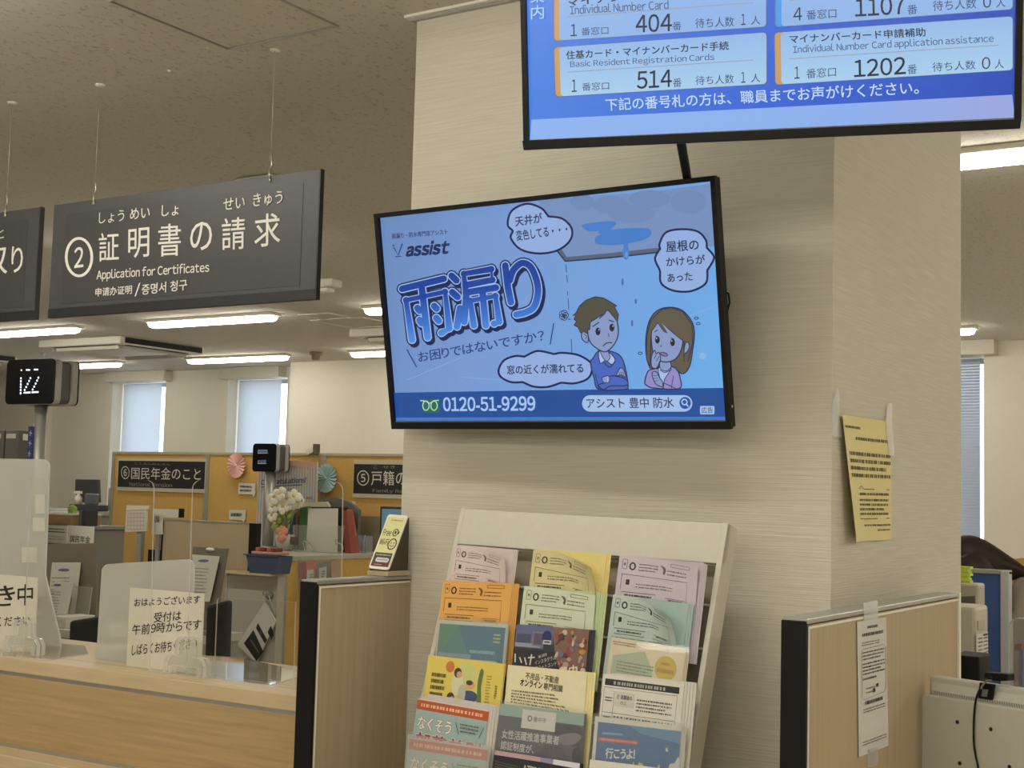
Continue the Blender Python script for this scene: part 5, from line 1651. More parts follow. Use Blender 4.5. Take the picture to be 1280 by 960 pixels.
for q, L, items in ((((85, 656.5), (117.5, 658.5), (116, 681), (84.5, 680)), 'white sign with black kanji for national pension at the left', [('国民年金', (87.5, 677.5), (112.5, 679), (88, 669))]), (((57, 656), (84, 657.5), (83.5, 680), (56, 680)), 'white paper sign with a black rule beside the kanji sign at the left', [])):
    r = empty('desk_sign', V((at(q[0][0] + 12, 680, 1, 6.1).x, 6.1, 0)), L, 'sign', 'white desk signs at the left')
    fr = fr_y(6.1); b = MB(); plate(list(q), fr, 0.006, b, M((236, 232, 218), 0.6)); b.build('board', r)
    d = Draw(fr, 0.0005)
    for t in items:
        d.text(*t, m_print, 0.012)
    if not items:
        d.line([(58, 664), (81, 665.5)], 1.2, M((80, 78, 74), 0.6)); d.lines_of_print([(59, 659.5), (80, 661), (80, 663), (59, 662)], 1, m_print, 1, 0.7, 2); d.lines_of_print([(59, 668), (81, 670), (81, 676), (59, 675)], 2, M((170, 166, 152), 0.6), 1, 0.4, 6)
    d.build('lettering', r)
    b = MB(); c0, c1 = fr.hit(*q[3]), fr.hit(*q[2]); b.box(c0.x, c1.x, 6.1, 6.14, 0.0, c1.z, M((150, 148, 140), 0.5)); b.build('stand', r)
# steel cabinet with box files behind the tall frosted screen
yF = 5.6
fr = fr_y(yF)
z_ = at(30, 575, 1, yF).z
r = empty('steel_cabinet', (at(10, 600, 1, yF).x, yF + 0.2, 0), 'grey steel cabinet behind the tall frosted screen carrying the dark box files', 'cabinet')
b = MB(); b.box(at(-80, 600, 1, yF).x, at(25, 600, 1, yF).x, yF, yF + 0.22, 0.05, z_, M((160, 156, 146), 0.5)); b.build('body', r, 0.004)
b = MB(); b.box(at(-78, 600, 1, yF).x, at(24, 600, 1, yF).x, yF + 0.01, yF + 0.21, 0, 0.05, m_black); b.build('plinth', r)
for q, L in (((7, 538, 24), 'dark grey box file at the left on the steel cabinet, nearer the pole'), ((-14, 538, 5.5), 'dark grey box file cut by the left edge on the steel cabinet')):
    x0, x1 = at(q[0], 540, 1, yF + 0.02).x, at(q[2], 540, 1, yF + 0.02).x
    zt_ = at(q[2], q[1], 1, yF + 0.02).z
    r = empty('box_file', ((x0 + x1) / 2, yF + 0.02, z_), L, 'box file', 'dark box files')
    ln = 0.19
    b = MB(); b.box(x0, x1, yF + 0.02, yF + 0.02 + ln, z_ + 0.0005, zt_, M((82, 78, 70), 0.6)); b.build('case', r, 0.004)
    b = MB(); b.fbox(fr_y(yF + 0.02), x0 + 0.01, x1 - 0.03, zt_ - 0.05, zt_ - 0.02, 0, 0.001, M((170, 164, 152), 0.6)); b.build('front_label', r)
    fs = fr_x(x1)
    for k in range(2):
        b = MB(); b.fbox(fs, yF + 0.05 + k * 0.08, yF + 0.11 + k * 0.08, zt_ - 0.06, zt_ - 0.02, 0, 0.001, M((206, 202, 190), 0.6)); b.build('side_label', r)
# calendar and white plates right of centre left
yC = 6.0
fr = fr_y(yC)
r = empty('desk_calendar', V((at(171, 690, 1, yC).x, yC, 0)), 'white calendar pad on a thin grey post under the circled 6 sign', 'calendar')
b = MB(); b.prism([fr.hit(158, 636), fr.hit(183, 634), fr.hit(183, 664), fr.hit(156, 665)], (0, 0.012, 0), M((212, 202, 188), 0.7)); b.build('pad', r)
b = MB(); plate([(158.5, 631.5), (187, 632), (184.5, 637), (157.5, 638)], fr, 0.03, b, M((222, 212, 190), 0.6), c=0.004); b.build('binding', r)
d = Draw(fr, 0.0005)
for k in range(5):
    d.line([(159, 642 + k * 5), (181, 641.5 + k * 5)], 0.6, M((160, 148, 150), 0.7))
for k in range(6):
    d.line([(160 + k * 4, 640), (159.4 + k * 4, 662)], 0.5, M((170, 158, 158), 0.7))
d.build('grid_print', r)
b = MB(); c = fr.hit(172, 664); b.box(c.x - 0.022, c.x + 0.022, yC + 0.013, yC + 0.04, 0, c.z, m_grey); b.build('post', r)
frw = fr_y(6.08)
r = empty('white_sign', V((at(200, 670, 1, 6.08).x, 6.08, 0)), 'white sign board with dark square letters left of the low taupe partition', 'sign')
b = MB(); plate([(191, 636), (229, 637), (229, 647), (190, 647)], frw, 0.006, b, M((206, 202, 186), 0.6)); plate([(190, 647), (203, 647), (203, 668), (189, 668)], frw, 0.006, b, M((206, 202, 186), 0.6)); b.build('board', r)
b = MB(); plate([(223.5, 635.5), (229.5, 635.8), (229, 647), (223, 647)], frw, 0.008, b, m_black, c=0.002); b.build('black_square', r)
d = Draw(frw, 0.0006); d.text('国', (193.5, 653), (199, 653), (193.5, 645.5), m_print, 0.01); d.build('lettering', r)
b = MB(); c = frw.hit(196, 668); b.box(c.x - 0.015, c.x + 0.015, 6.085, 6.1, 0, c.z + 0.01, m_grey); b.build('post', r)
# ================================================================== WI-FI STAND
frW = fr_turn((-2.036, 2.622, 1.3165), 4.1, -28.6, -2.2)
r = empty('wifi_card_stand', (-2.036, 2.65, 1.3), 'small leaning yellow free wi-fi card stand on top of the left partition, against the column', 'card stand')
Wc, Hc = 0.0575, 0.146
m_stand = M((176, 162, 128), 0.3)
m_stand_side = M((64, 54, 38), 0.35)
b = MB(); P = [frW.p(a, c_) for a, c_ in rr(-Wc / 2, 0, Wc / 2, Hc, 0.006)]; b.prism(P, -frW.N * 0.004, m_white); b.build('card_holder', r)
d = Draw(frW, 0.0003, uv=True)
yel = M((222, 218, 150), 0.5)
d.poly(rr(-Wc / 2 + 0.003, 0.006, Wc / 2 - 0.003, Hc - 0.006, 0.005), yel)
d.poly(rr(-Wc / 2 + 0.0035, 0.0065, Wc / 2 - 0.0035, 0.043, 0.002), M((66, 52, 42), 0.5))
d.poly([(-Wc / 2 + 0.0035, 0.0065), (Wc / 2 - 0.0035, 0.0065), (Wc / 2 - 0.0035, 0.016), (-Wc / 2 + 0.0035, 0.014)], M((104, 34, 40), 0.5))
d.poly(rr(-0.017, 0.018, 0.021, 0.030, 0.005), M((214, 206, 204), 0.5))
blk = M((48, 44, 30), 0.5)
d.text('Free', (-0.0235, 0.088), (0.000, 0.088), (-0.0235, 0.105), blk, 0.01)
d.text('Wi-Fi', (-0.0235, 0.064), (0.001, 0.064), (-0.0235, 0.080), blk, 0.01)
d.ring(0.014, 0.067, 0.011, 0.014, 0.0028, blk); d.ell(0.010, 0.070, 0.0014, 0.002, blk); d.ell(0.018, 0.070, 0.0014, 0.002, blk)
d.line([(0.008, 0.064), (0.014, 0.060), (0.020, 0.064)], 0.0015, blk)
d.ring(0.012, 0.098, 0.007, 0.009, 0.0024, blk); d.ell(0.012, 0.098, 0.003, 0.004, blk); d.ell(0.021, 0.098, 0.0018, 0.004, blk)
d.text('Y', (-0.012, 0.127), (-0.008, 0.127), (-0.012, 0.134), M((96, 80, 30), 0.5), 0.01)
d.lines_of_print([(-0.006, 0.133), (0.020, 0.133), (0.020, 0.128), (-0.006, 0.128)], 1, M((150, 140, 90), 0.5), 1, 0.6, 3)
d.lines_of_print([(-0.02, 0.040), (0.022, 0.040), (0.022, 0.033), (-0.02, 0.033)], 1, M((190, 184, 170), 0.5), 1, 0.5, 5)
d.lines_of_print([(-0.012, 0.027), (0.017, 0.027), (0.017, 0.021), (-0.012, 0.021)], 1, M((140, 130, 130), 0.5), 1, 0.5, 6)
d.lines_of_print([(-0.015, 0.0125), (0.006, 0.0125), (0.006, 0.009), (-0.015, 0.009)], 1, M((200, 180, 176), 0.5), 1, 0.6, 7)
d.build('card', r, 'yellow printed card')
b = MB()
pb0, pb1 = frW.p(-Wc / 2, 0, -0.004), frW.p(Wc / 2, 0, -0.004)
yb = 2.703
b.prism([V((pb0.x, pb0.y - 0.008, 1.3006)), V((pb1.x + 0.004, pb1.y - 0.008, 1.3006)), V((pb1.x + 0.006, yb, 1.3006)), V((pb0.x, yb, 1.3006))], (0, 0, 0.011), m_stand)
b.build('base', r, 0.001)
for sx in (Wc / 2 - 0.003, -Wc / 2 + 0.001):
    b = MB()
    t0, t1 = frW.p(sx, 0.002, -0.0042), frW.p(sx, Hc - 0.004, -0.0042)
    b.prism([t0, t1, V((t1.x, min(t1.y + 0.006, yb), t1.z)), V((t0.x, yb, 1.312)), V((t0.x, t0.y, 1.312))], (0.002, 0, 0), m_stand_side); b.build('side_wedge', r)

# ================================================================== LEAFLET RACK
RW = 0.69
frK = fr_turn((-1.470, 2.614, 1.4597), -4.0, -15.3, -0.97)
r = empty('leaflet_rack', (-1.45, 2.60, 0), 'white leaning leaflet rack full of leaflets in front of the column', 'leaflet rack')
m_rack = M((206, 201, 184), 0.4)
m_rackback = M((150, 140, 118), 0.5)
HT = 0.083
TR_ = 1.42
b = MB(); b.fbox(frK, -RW / 2, RW / 2, -HT, 0, -0.018, 0.0, m_rack); b.build('header_board', r, 0.002)
for sx in (-1, 1):
    a = sx * RW / 2
    b = MB(); b.fbox(frK, min(a, a - sx * 0.012), max(a, a - sx * 0.012), -TR_, 0.001, -0.045, 0.022 if False else 0.001, m_rack); b.build('side_board', r, 0.001)
b = MB(); b.fbox(frK, -RW / 2 + 0.012, RW / 2 - 0.012, -TR_, -HT, -0.030, -0.024, m_rackback); b.build('back_board', r)
t = 0.165
nrod = 0
while t < 1.35:
    b = MB(); b.tube([frK.p(-RW / 2 + 0.012, -t, -0.018), frK.p(RW / 2 - 0.012, -t, -0.018)], 0.0026, m_white, 8); b.build('rod', r)
    t += 0.0875
for sx in (-1, 1):
    b = MB()
    a = sx * (RW / 2 - 0.15)
    q = frK.p(a, -TR_ * 0.99, -0.03)
    b.tube([frK.p(a, -0.12, -0.045), V((frK.p(a, -0.35, -0.04).x, CY0 - 0.03, 0.95)), V((q.x, CY0 - 0.03, 0.012))], 0.010, m_rack, 8)
    b.tube([V((q.x, q.y - 0.02, 0.011)), V((q.x, CY0 - 0.02, 0.011))], 0.010, m_rack, 8)
    b.build('rear_leg', r)

N0, SL, LH = 0.034, 0.12, 0.20
CK = lambda x, y: (480 + x / 2.7826, 620 + y / 2.7826)


def leaflet(tl, tr, rgb, label, art, curl=0.0, sheets=3, spread=(0.010, 0.0), sleeve=False, name='leaflet', cat='leaflet', back=None, row=0):
    """A stack of leaflets leaning in its pocket; tl, tr in the rack crop's coordinates. Art draws in fractions of the width."""
    p0, p1 = frK.hit(*CK(*tl), N0), frK.hit(*CK(*tr), N0)
    w = (p1 - p0).length
    X = (p1 - p0).normalized()
    U = (frK.U + frK.N * SL)
    U = (U - X * U.dot(X)).normalized()
    fr = Fr(p0, X, U)

    def warp(a, b_, c_):
        u, v = a / w, -b_ / w
        k = max(0.0, (u - 0.30) - v * 0.9) * curl
        return fr.p(a - 0.10 * k * w, b_ - 0.24 * k * w - 0.18 * k * k * w, c_ + 0.10 * k * w + 0.45 * k * k * w)
    e = empty(name, fr.p(w / 2, -LH, -0.004), label, cat, 'leaflets in the rack')
    m = M(rgb, 0.7)
    mb_ = M(back or [int(x * 0.97) for x in rgb], 0.7)
    b = MB()
    for k in range(sheets, 0, -1):
        dx, dy = spread[0] * k, spread[1] * k
        b.fbox(fr, dx, w + dx, -LH, dy, -0.0012 * k - 0.0009, -0.0012 * k, mb_)
    b.build('sheets_behind', e)
    b = MB()
    n, mm = 14, 14
    P = [warp(w * i / n, -LH * j / mm, 0) for j in range(mm + 1) for i in range(n + 1)]
    Q = [warp(w * i / n, -LH * j / mm, -0.0006) for j in range(mm + 1) for i in range(n + 1)]
    F = [(j * (n + 1) + i, (j + 1) * (n + 1) + i, (j + 1) * (n + 1) + i + 1, j * (n + 1) + i + 1) for j in range(mm) for i in range(n)]
    b.add(P, F, m, True); b.add(Q, [f[::-1] for f in F], m, True)
    b.build('front_sheet', e)
    d = Draw(fr, 0.0004, cv=lambda x, y: (x * w, -y * w * 0.85), uv=True, warp=warp if curl else None)
    if art:
        art(d)
        d.build('print', e)
    if sleeve:
        b = MB(); b.fbox(fr, -0.006, w + 0.008, -LH, 0.006, 0.003, 0.0033, m_clear('sleeve_film', haze=0.28 if sleeve == 2 else 0.10, gloss=0.35))
        b.build('clear_sleeve', e)
    return e


INKF = M((82, 76, 66), 0.7)
INKD = M((40, 38, 36), 0.7)


def form_art(ink):
    def f(d):
        g = M(ink, 0.7); dk = M([int(x * 0.55) for x in ink], 0.7)
        d.line(rr(0.05, 0.05, 0.11, 0.17, 0.015), 0.006, g, True); d.ell(0.08, 0.11, 0.012, 0.02, g, 8)
        d.ring(0.18, 0.13, 0.032, 0.042, 0.018, dk, 16)
        d.lines_of_print([(0.26, 0.08), (0.50, 0.08), (0.50, 0.19), (0.26, 0.19)], 3, g, 1, 0.4, 3)
        d.lines_of_print([(0.62, 0.11), (0.86, 0.11), (0.86, 0.20), (0.62, 0.20)], 2, g, 1, 0.4, 5)
        d.poly(smooth_closed([(0.53, 0.08), (0.58, 0.09), (0.60, 0.13), (0.585, 0.19), (0.56, 0.17), (0.57, 0.13)], 3), g)
        d.line([(0.06, 0.235), (0.88, 0.235), (0.88, 0.52)], 0.006, g); d.line([(0.06, 0.235), (0.06, 0.43)], 0.006, g)
        d.rect(0.12, 0.30, 0.165, 0.365, dk)
        d.lines_of_print([(0.25, 0.33), (0.70, 0.33), (0.70, 0.40), (0.25, 0.40)], 2, g, 1, 0.4, 6)
        d.line([(0.08, 0.455), (0.50, 0.455), (0.50, 0.53), (0.08, 0.53)], 0.007, g, True); d.lines_of_print([(0.12, 0.475), (0.46, 0.475), (0.46, 0.51), (0.12, 0.51)], 1, dk, 1, 0.6, 7)
        d.line([(0.62, 0.48), (0.86, 0.48), (0.86, 0.535), (0.62, 0.535)], 0.006, g, True); d.lines_of_print([(0.65, 0.49), (0.83, 0.49), (0.83, 0.525), (0.65, 0.525)], 1, dk, 1, 0.6, 8)
        d.lines_of_print([(0.06, 0.56), (0.52, 0.56), (0.52, 0.72), (0.06, 0.72)], 4, g, 1, 0.35, 9)
        d.lines_of_print([(0.58, 0.56), (0.90, 0.56), (0.90, 0.76), (0.58, 0.76)], 5, g, 1, 0.35, 10)
        d.line(rr(0.66, 0.035, 0.90, 0.075, 0.012), 0.006, g, True)
        d.lines_of_print([(0.06, 0.80), (0.92, 0.80), (0.92, 1.2), (0.06, 1.2)], 8, g, 1, 0.3, 11)
    return f


def teal_art(d):
    tg = M((78, 128, 132), 0.6); bl = M((66, 112, 140), 0.6); gr = M((84, 134, 110), 0.6)
    d.rect(0.02, 0.05, 0.98, 0.62, tg); d.poly([(0.30, 0.05), (0.98, 0.05), (0.98, 0.62), (0.55, 0.62)], bl)
    d.poly([(0.02, 0.05), (0.30, 0.05), (0.14, 0.34), (0.02, 0.4)], gr)
    d.lines_of_print([(0.82, 0.13), (0.92, 0.13), (0.92, 0.27), (0.82, 0.27)], 3, M((196, 206, 110), 0.6), 1, 0.5, 2)
    d.lines_of_print([(0.50, 0.36), (0.86, 0.36), (0.86, 0.43), (0.50, 0.43)], 1, M((150, 186, 200), 0.6), 1, 0.6, 4)
    d.rect(0.04, 0.44, 0.52, 0.495, M((130, 158, 160), 0.6)); d.rect(0.05, 0.50, 0.90, 0.60, M((190, 202, 196), 0.6))
    d.lines_of_print([(0.07, 0.52), (0.86, 0.52), (0.86, 0.58), (0.07, 0.58)], 2, M((120, 140, 150), 0.6), 1, 0.4, 5)


def yellow_art(d):
    d.rect(0, 0, 1, 0.95, M((228, 204, 100), 0.6))
    d.ell(0.31, 0.11, 0.058, 0.068, M((206, 124, 66), 0.6))
    wh = M((220, 212, 176), 0.6); hr = M((76, 62, 52), 0.6); skn = M((214, 168, 130), 0.6); bl = M((66, 84, 116), 0.6); gn = M((98, 124, 60), 0.6)
    d.poly(smooth_closed([(0.44, 0.08), (0.62, 0.06), (0.68, 0.16), (0.60, 0.3), (0.50, 0.28)], 4), M((206, 206, 130), 0.6))
    for x, y, rx, ry, m in ((0.43, 0.30, 0.08, 0.14, wh), (0.42, 0.17, 0.05, 0.06, hr), (0.44, 0.19, 0.035, 0.04, skn), (0.60, 0.30, 0.06, 0.05, skn), (0.585, 0.27, 0.045, 0.03, hr), (0.36, 0.47, 0.05, 0.06, hr), (0.38, 0.49, 0.03, 0.035, skn), (0.60, 0.43, 0.11, 0.07, bl), (0.50, 0.42, 0.05, 0.12, M((190, 186, 170), 0.6)), (0.44, 0.55, 0.12, 0.08, wh)):
        d.ell(x, y, rx, ry, m, 16)
    d.poly(smooth_closed([(0.71, 0.10), (0.75, 0.12), (0.74, 0.3), (0.76, 0.48), (0.75, 0.7), (0.69, 0.7), (0.70, 0.45), (0.69, 0.25)], 4), gn)
    for k, y in enumerate((0.20, 0.275, 0.35, 0.43)):
        d.lines_of_print([(0.08, y), (0.27 - 0.02 * (k % 2), y), (0.27 - 0.02 * (k % 2), y + 0.05), (0.08, y + 0.05)], 1, M((84, 78, 50), 0.6), 1, 0.9, 20 + k)
    d.lines_of_print([(0.80, 0.15), (0.86, 0.15), (0.86, 0.55), (0.80, 0.55)], 12, M((150, 134, 64), 0.6), 1, 0.4, 30)
    d.lines_of_print([(0.915, 0.26), (0.945, 0.26), (0.945, 0.42), (0.915, 0.42)], 6, M((90, 80, 50), 0.6), 1, 0.7, 31)


def nakuso_art(d):
    rd = M((190, 88, 50), 0.6); bg = M((160, 184, 180), 0.6); wh = M((236, 230, 216), 0.6); mg = M((170, 34, 84), 0.6); dk = M((70, 60, 66), 0.6); pk = M((150, 60, 70), 0.6)
    d.rect(0, 0.02, 1, 0.14, rd); d.rect(0, 0.14, 1, 1.1, bg)
    d.lines_of_print([(0.06, 0.055), (0.92, 0.055), (0.92, 0.105), (0.06, 0.105)], 1, M((232, 190, 150), 0.6), 1, 0.8, 3)
    for bo, m in ((0.045, pk), (0.02, wh)):
        d.text('なくそう', (0.05, 0.385), (0.52, 0.385), (0.05, 0.225), m, bo)
    for k, ch in enumerate('部落差別'):
        x = 0.05 + k * 0.235
        for bo, m in ((0.055, wh), (0.028, mg)):
            d.text(ch, (x, 0.68), (x + 0.20, 0.68), (x, 0.43), m, bo)
    d.line([(0.58, 0.22), (0.64, 0.36)], 0.008, dk); d.line([(0.97, 0.22), (0.92, 0.36)], 0.008, dk)
    d.lines_of_print([(0.64, 0.21), (0.90, 0.21), (0.90, 0.34), (0.66, 0.34)], 3, dk, 1, 0.4, 9)


def photo_art(d):
    d.rect(0, 0, 1, 0.95, M((54, 52, 58), 0.5))
    d.rect(0.0, 0.0, 0.52, 0.30, M((98, 104, 140), 0.5)); d.rect(0.02, 0.12, 0.22, 0.24, M((74, 78, 104), 0.5)); d.rect(0.0, 0.24, 0.36, 0.29, M((150, 152, 168), 0.5))
    d.rect(0.24, 0.08, 0.40, 0.27, M((120, 120, 136), 0.5)); d.rect(0.26, 0.1, 0.38, 0.25, M((92, 84, 100), 0.5))
    d.ell(0.44, 0.14, 0.065, 0.085, M((38, 40, 100), 0.5)); d.rect(0.395, 0.18, 0.50, 0.235, M((196, 196, 200), 0.5)); d.rect(0.41, 0.195, 0.485, 0.215, M((60, 60, 66), 0.5)); d.rect(0.40, 0.235, 0.52, 0.33, M((52, 50, 60), 0.5))
    d.poly([(0.5, 0), (1, 0), (1, 0.75), (0.72, 0.75), (0.56, 0.3)], M((128, 96, 84), 0.5))
    rn = random.Random(11)
    for k in range(46):
        x = rn.uniform(0.56, 0.97); y = rn.uniform(0.02, 0.6)
        if x < 0.56 + (y - 0.3) * 0.4: continue
        d.ell(x, y, rn.uniform(0.012, 0.045), rn.uniform(0.02, 0.06), M(((150, 70, 62), (176, 150, 132), (84, 60, 58), (200, 184, 160), (110, 110, 124), (186, 140, 66))[k % 6], 0.5), 8, rn.random())
    d.poly([(0, 0.33), (0.56, 0.33), (0.70, 0.75), (0, 0.75)], M((44, 42, 44), 0.5))
    w_ = M((210, 206, 196), 0.6)
    d.strokes([[(0.03, 0.40), (0.04, 0.50)], [(0.10, 0.44), (0.13, 0.50)], [(0.17, 0.44), (0.20, 0.52)], [(0.26, 0.39), (0.25, 0.52)], [(0.22, 0.43), (0.30, 0.42)]], 0.018, w_, 8)
    d.text('第2回', (0.36, 0.43), (0.47, 0.38), (0.35, 0.395), w_); d.text('インスタグラム', (0.32, 0.52), (0.60, 0.42), (0.31, 0.465), w_); d.text('豊中フォトコンテスト', (0.29, 0.60), (0.70, 0.47), (0.28, 0.55), w_)
    d.text('豊中', (0.66, 0.66), (0.90, 0.60), (0.65, 0.52), M((224, 214, 180), 0.6), 0.02)


def online_art(d):
    d.rect(0.0, 0.0, 1.0, 1.0, M((232, 222, 184), 0.7))
    g = M((112, 106, 84), 0.7)
    d.text('不用品・不動産', (0.24, 0.15), (0.66, 0.17), (0.24, 0.07), g, 0.03); d.text('オンライン', (0.18, 0.235), (0.46, 0.25), (0.18, 0.155), INKD, 0.03); d.text('専門相談', (0.48, 0.255), (0.72, 0.265), (0.48, 0.175), g, 0.03)
    d.lines_of_print([(0.08, 0.29), (0.60, 0.29), (0.84, 0.50), (0.08, 0.46)], 5, g, 1, 0.5, 3)
    d.lines_of_print([(0.10, 0.53), (0.78, 0.56), (0.78, 0.60), (0.10, 0.57)], 1, INKD, 1, 0.8, 4)


def slate_art(d):
    d.rect(0, 0, 1, 0.13, M((150, 176, 168), 0.6)); d.rect(0, 0.13, 1, 1.0, M((88, 86, 98), 0.6))
    d.poly(smooth_closed([(0.62, 0.17), (0.78, 0.14), (0.98, 0.16), (0.99, 0.36), (0.82, 0.34), (0.70, 0.28)], 4), M((58, 58, 70), 0.6)); d.poly(smooth_closed([(0.50, 0.50), (0.64, 0.38), (0.80, 0.42), (0.88, 0.60), (0.70, 0.66), (0.55, 0.62)], 4), M((74, 70, 86), 0.6))
    d.poly(smooth_closed([(0.72, 0.28), (0.90, 0.22), (0.99, 0.25), (0.92, 0.34), (0.78, 0.36)], 4), M((120, 116, 126), 0.6)); d.ell(0.96, 0.46, 0.06, 0.09, M((40, 42, 56), 0.6)); d.ell(0.68, 0.50, 0.05, 0.07, M((96, 76, 88), 0.6))
    d.rect(0.28, 0.03, 0.68, 0.24, M((214, 210, 204), 0.6)); d.ring(0.375, 0.125, 0.022, 0.028, 0.013, M((84, 88, 92), 0.6), 14); d.text('豊中市', (0.42, 0.155), (0.57, 0.155), (0.42, 0.10), M((120, 122, 124), 0.6), 0.01)
    w_ = M((206, 202, 206), 0.6)
    d.text('女性活躍推進事業者', (0.06, 0.385), (0.74, 0.375), (0.06, 0.285), w_, 0.012); d.text('認証制度が、', (0.06, 0.51), (0.46, 0.51), (0.06, 0.415), w_, 0.012); d.text('スタートしました!', (0.06, 0.635), (0.72, 0.63), (0.06, 0.545), w_, 0.012)


def airport_art(d):
    d.rect(0, 0, 1, 0.6, M((40, 38, 46), 0.5)); d.poly([(0, 0), (0.55, 0), (0.55, 0.05), (0, 0.05)], M((196, 160, 164), 0.6)); d.poly([(0.55, 0), (0.70, 0), (0.70, 0.055), (0.55, 0.05)], M((150, 140, 170), 0.6)); d.poly([(0.70, 0), (1.0, 0), (1.0, 0.06), (0.70, 0.055)], M((224, 222, 234), 0.6))
    d.text('AIRPORT', (0.36, 0.19), (0.66, 0.20), (0.36, 0.11), M((200, 198, 196), 0.6), 0.02); d.text('CITY', (0.36, 0.30), (0.52, 0.305), (0.36, 0.22), M((200, 198, 196), 0.6), 0.02)
    for k in range(5):
        d.line([(0.02, 0.12 + k * 0.03), (0.30, 0.14 + k * 0.025)], 0.012, M((88 + 10 * k, 80, 72), 0.6))


def beige_art(d):
    d.rect(0, 0, 1, 1, M((226, 212, 182), 0.7)); d.poly([(0.05, 0.42), (0.05, 0.24), (0.47, 0.12), (0.60, 0.36), (0.62, 0.6), (0.05, 0.6)], M((176, 188, 162), 0.7)); d.poly([(0.02, 0.08), (0.2, 0.2), (0.05, 0.24)], M((230, 206, 176), 0.7))
    d.lines_of_print([(0.03, 0.04), (0.34, 0.04), (0.34, 0.10), (0.03, 0.10)], 2, M((140, 84, 66), 0.7), 1, 0.6, 2); d.lines_of_print([(0.12, 0.29), (0.61, 0.29), (0.61, 0.54), (0.12, 0.54)], 6, M((108, 112, 104), 0.7), 1, 0.4, 3)
    d.ell(0.77, 0.30, 0.145, 0.165, M((206, 178, 78), 0.7)); d.lines_of_print([(0.70, 0.22), (0.82, 0.22), (0.82, 0.26), (0.70, 0.26)], 1, M((170, 124, 52), 0.7), 1, 0.8, 5); d.lines_of_print([(0.66, 0.30), (0.88, 0.30), (0.88, 0.37), (0.66, 0.37)], 1, M((170, 124, 52), 0.7), 1, 0.8, 6)


def bw_art(d):
    d.rect(0, 0, 1, 1, M((220, 216, 204), 0.7)); d.rect(0.03, 0.055, 0.95, 0.135, M((48, 46, 46), 0.6)); d.lines_of_print([(0.14, 0.075), (0.78, 0.075), (0.78, 0.12), (0.14, 0.12)], 1, M((170, 168, 160), 0.6), 1, 0.9, 2)
    d.line([(0.03, 0.16), (0.93, 0.16), (0.93, 0.75), (0.03, 0.75)], 0.006, INKF, True); d.line([(0.16, 0.20), (0.16, 0.75)], 0.005, INKF); d.line([(0.03, 0.47), (0.93, 0.47)], 0.005, INKF)
    d.rect(0.16, 0.20, 0.42, 0.38, M((206, 202, 190), 0.7)); d.text('① 退職後の', (0.20, 0.29), (0.39, 0.29), (0.20, 0.235), INKD, 0.01); d.text('の人', (0.25, 0.36), (0.33, 0.36), (0.25, 0.31), INKD)
    for q, n, sd in (((0.05, 0.27, 0.14, 0.34), 2, 3), ((0.45, 0.25, 0.88, 0.42), 4, 4), ((0.18, 0.49, 0.90, 0.72), 5, 5), ((0.05, 0.50, 0.14, 0.55), 1, 6)):
        d.lines_of_print([(q[0], q[1]), (q[2], q[1]), (q[2], q[3]), (q[0], q[3])], n, INKD if n < 3 else INKF, 1, 0.45, sd)


def expo_art(d):
    d.rect(0, 0, 1, 1, M((216, 212, 202), 0.6)); d.rect(0.04, 0.06, 1.0, 0.75, M((72, 112, 158), 0.6)); d.poly([(0.4, 0.06), (1, 0.06), (1, 0.2), (0.55, 0.14)], M((98, 140, 176), 0.6))
    d.poly(smooth_closed([(1.0, 0.36), (0.95, 0.42), (0.90, 0.44), (0.88, 0.52), (0.82, 0.56), (0.78, 0.64), (0.80, 0.75), (1.0, 0.75)], 4), M((206, 210, 206), 0.6))
    d.lines_of_print([(0.10, 0.17), (0.34, 0.16), (0.34, 0.19), (0.10, 0.20)], 1, M((150, 176, 200), 0.6), 1, 0.8, 2); d.poly([(0.06, 0.235), (0.53, 0.225), (0.53, 0.27), (0.06, 0.28)], M((196, 98, 96), 0.6)); d.lines_of_print([(0.09, 0.245), (0.51, 0.238), (0.51, 0.26), (0.09, 0.268)], 1, M((226, 160, 150), 0.6), 1, 0.8, 3)
    w_ = M((222, 224, 214), 0.6); ye = M((218, 204, 110), 0.6)
    d.text('行こうよ!', (0.16, 0.47), (0.50, 0.44), (0.16, 0.35), w_, 0.02); d.text('万博へ!', (0.32, 0.72), (0.79, 0.67), (0.32, 0.50), ye, 0.03)
    d.poly([(0.84, 0.255), (0.88, 0.30), (0.86, 0.305)], w_); d.poly([(0.88, 0.25), (0.85, 0.30), (0.84, 0.29)], w_)
    for k in range(14):
        d.ell(0.60 + (k * 37 % 24) / 100, 0.27 + (k * 23 % 10) / 100, 0.006, 0.006, M((126, 120, 128), 0.6), 6)


SLATE = (88, 86, 98)
leaflet((247, 172), (448, 190), (218, 200, 194), 'dusty pink form leaflets with a curled corner, top left of the rack', form_art((124, 104, 98)), 0.55, 3, (0.004, 0.001))
leaflet((520, 187), (768, 204), (212, 200, 150), 'pale yellow form leaflets with a curled corner, top middle of the rack', form_art((116, 104, 64)), 0.75, 3, (0.0045, 0.001), back=(226, 208, 134))
leaflet((820, 204), (1105, 230), (200, 188, 196), 'lavender form leaflets at the top right of the rack', form_art((118, 108, 116)), 0.25, 3, (0.004, -0.001))
leaflet((205, 293), (446, 304), (228, 172, 92), 'orange form leaflets, second down in the left column of the rack', form_art((140, 92, 36)), 0.0, 4, (0.004, 0.0))
leaflet((488, 313), (745, 335), (208, 214, 188), 'pale green form leaflets, second down in the middle column of the rack', form_art((104, 112, 88)), 0.2, 4, (0.005, 0.0), back=(192, 206, 158))
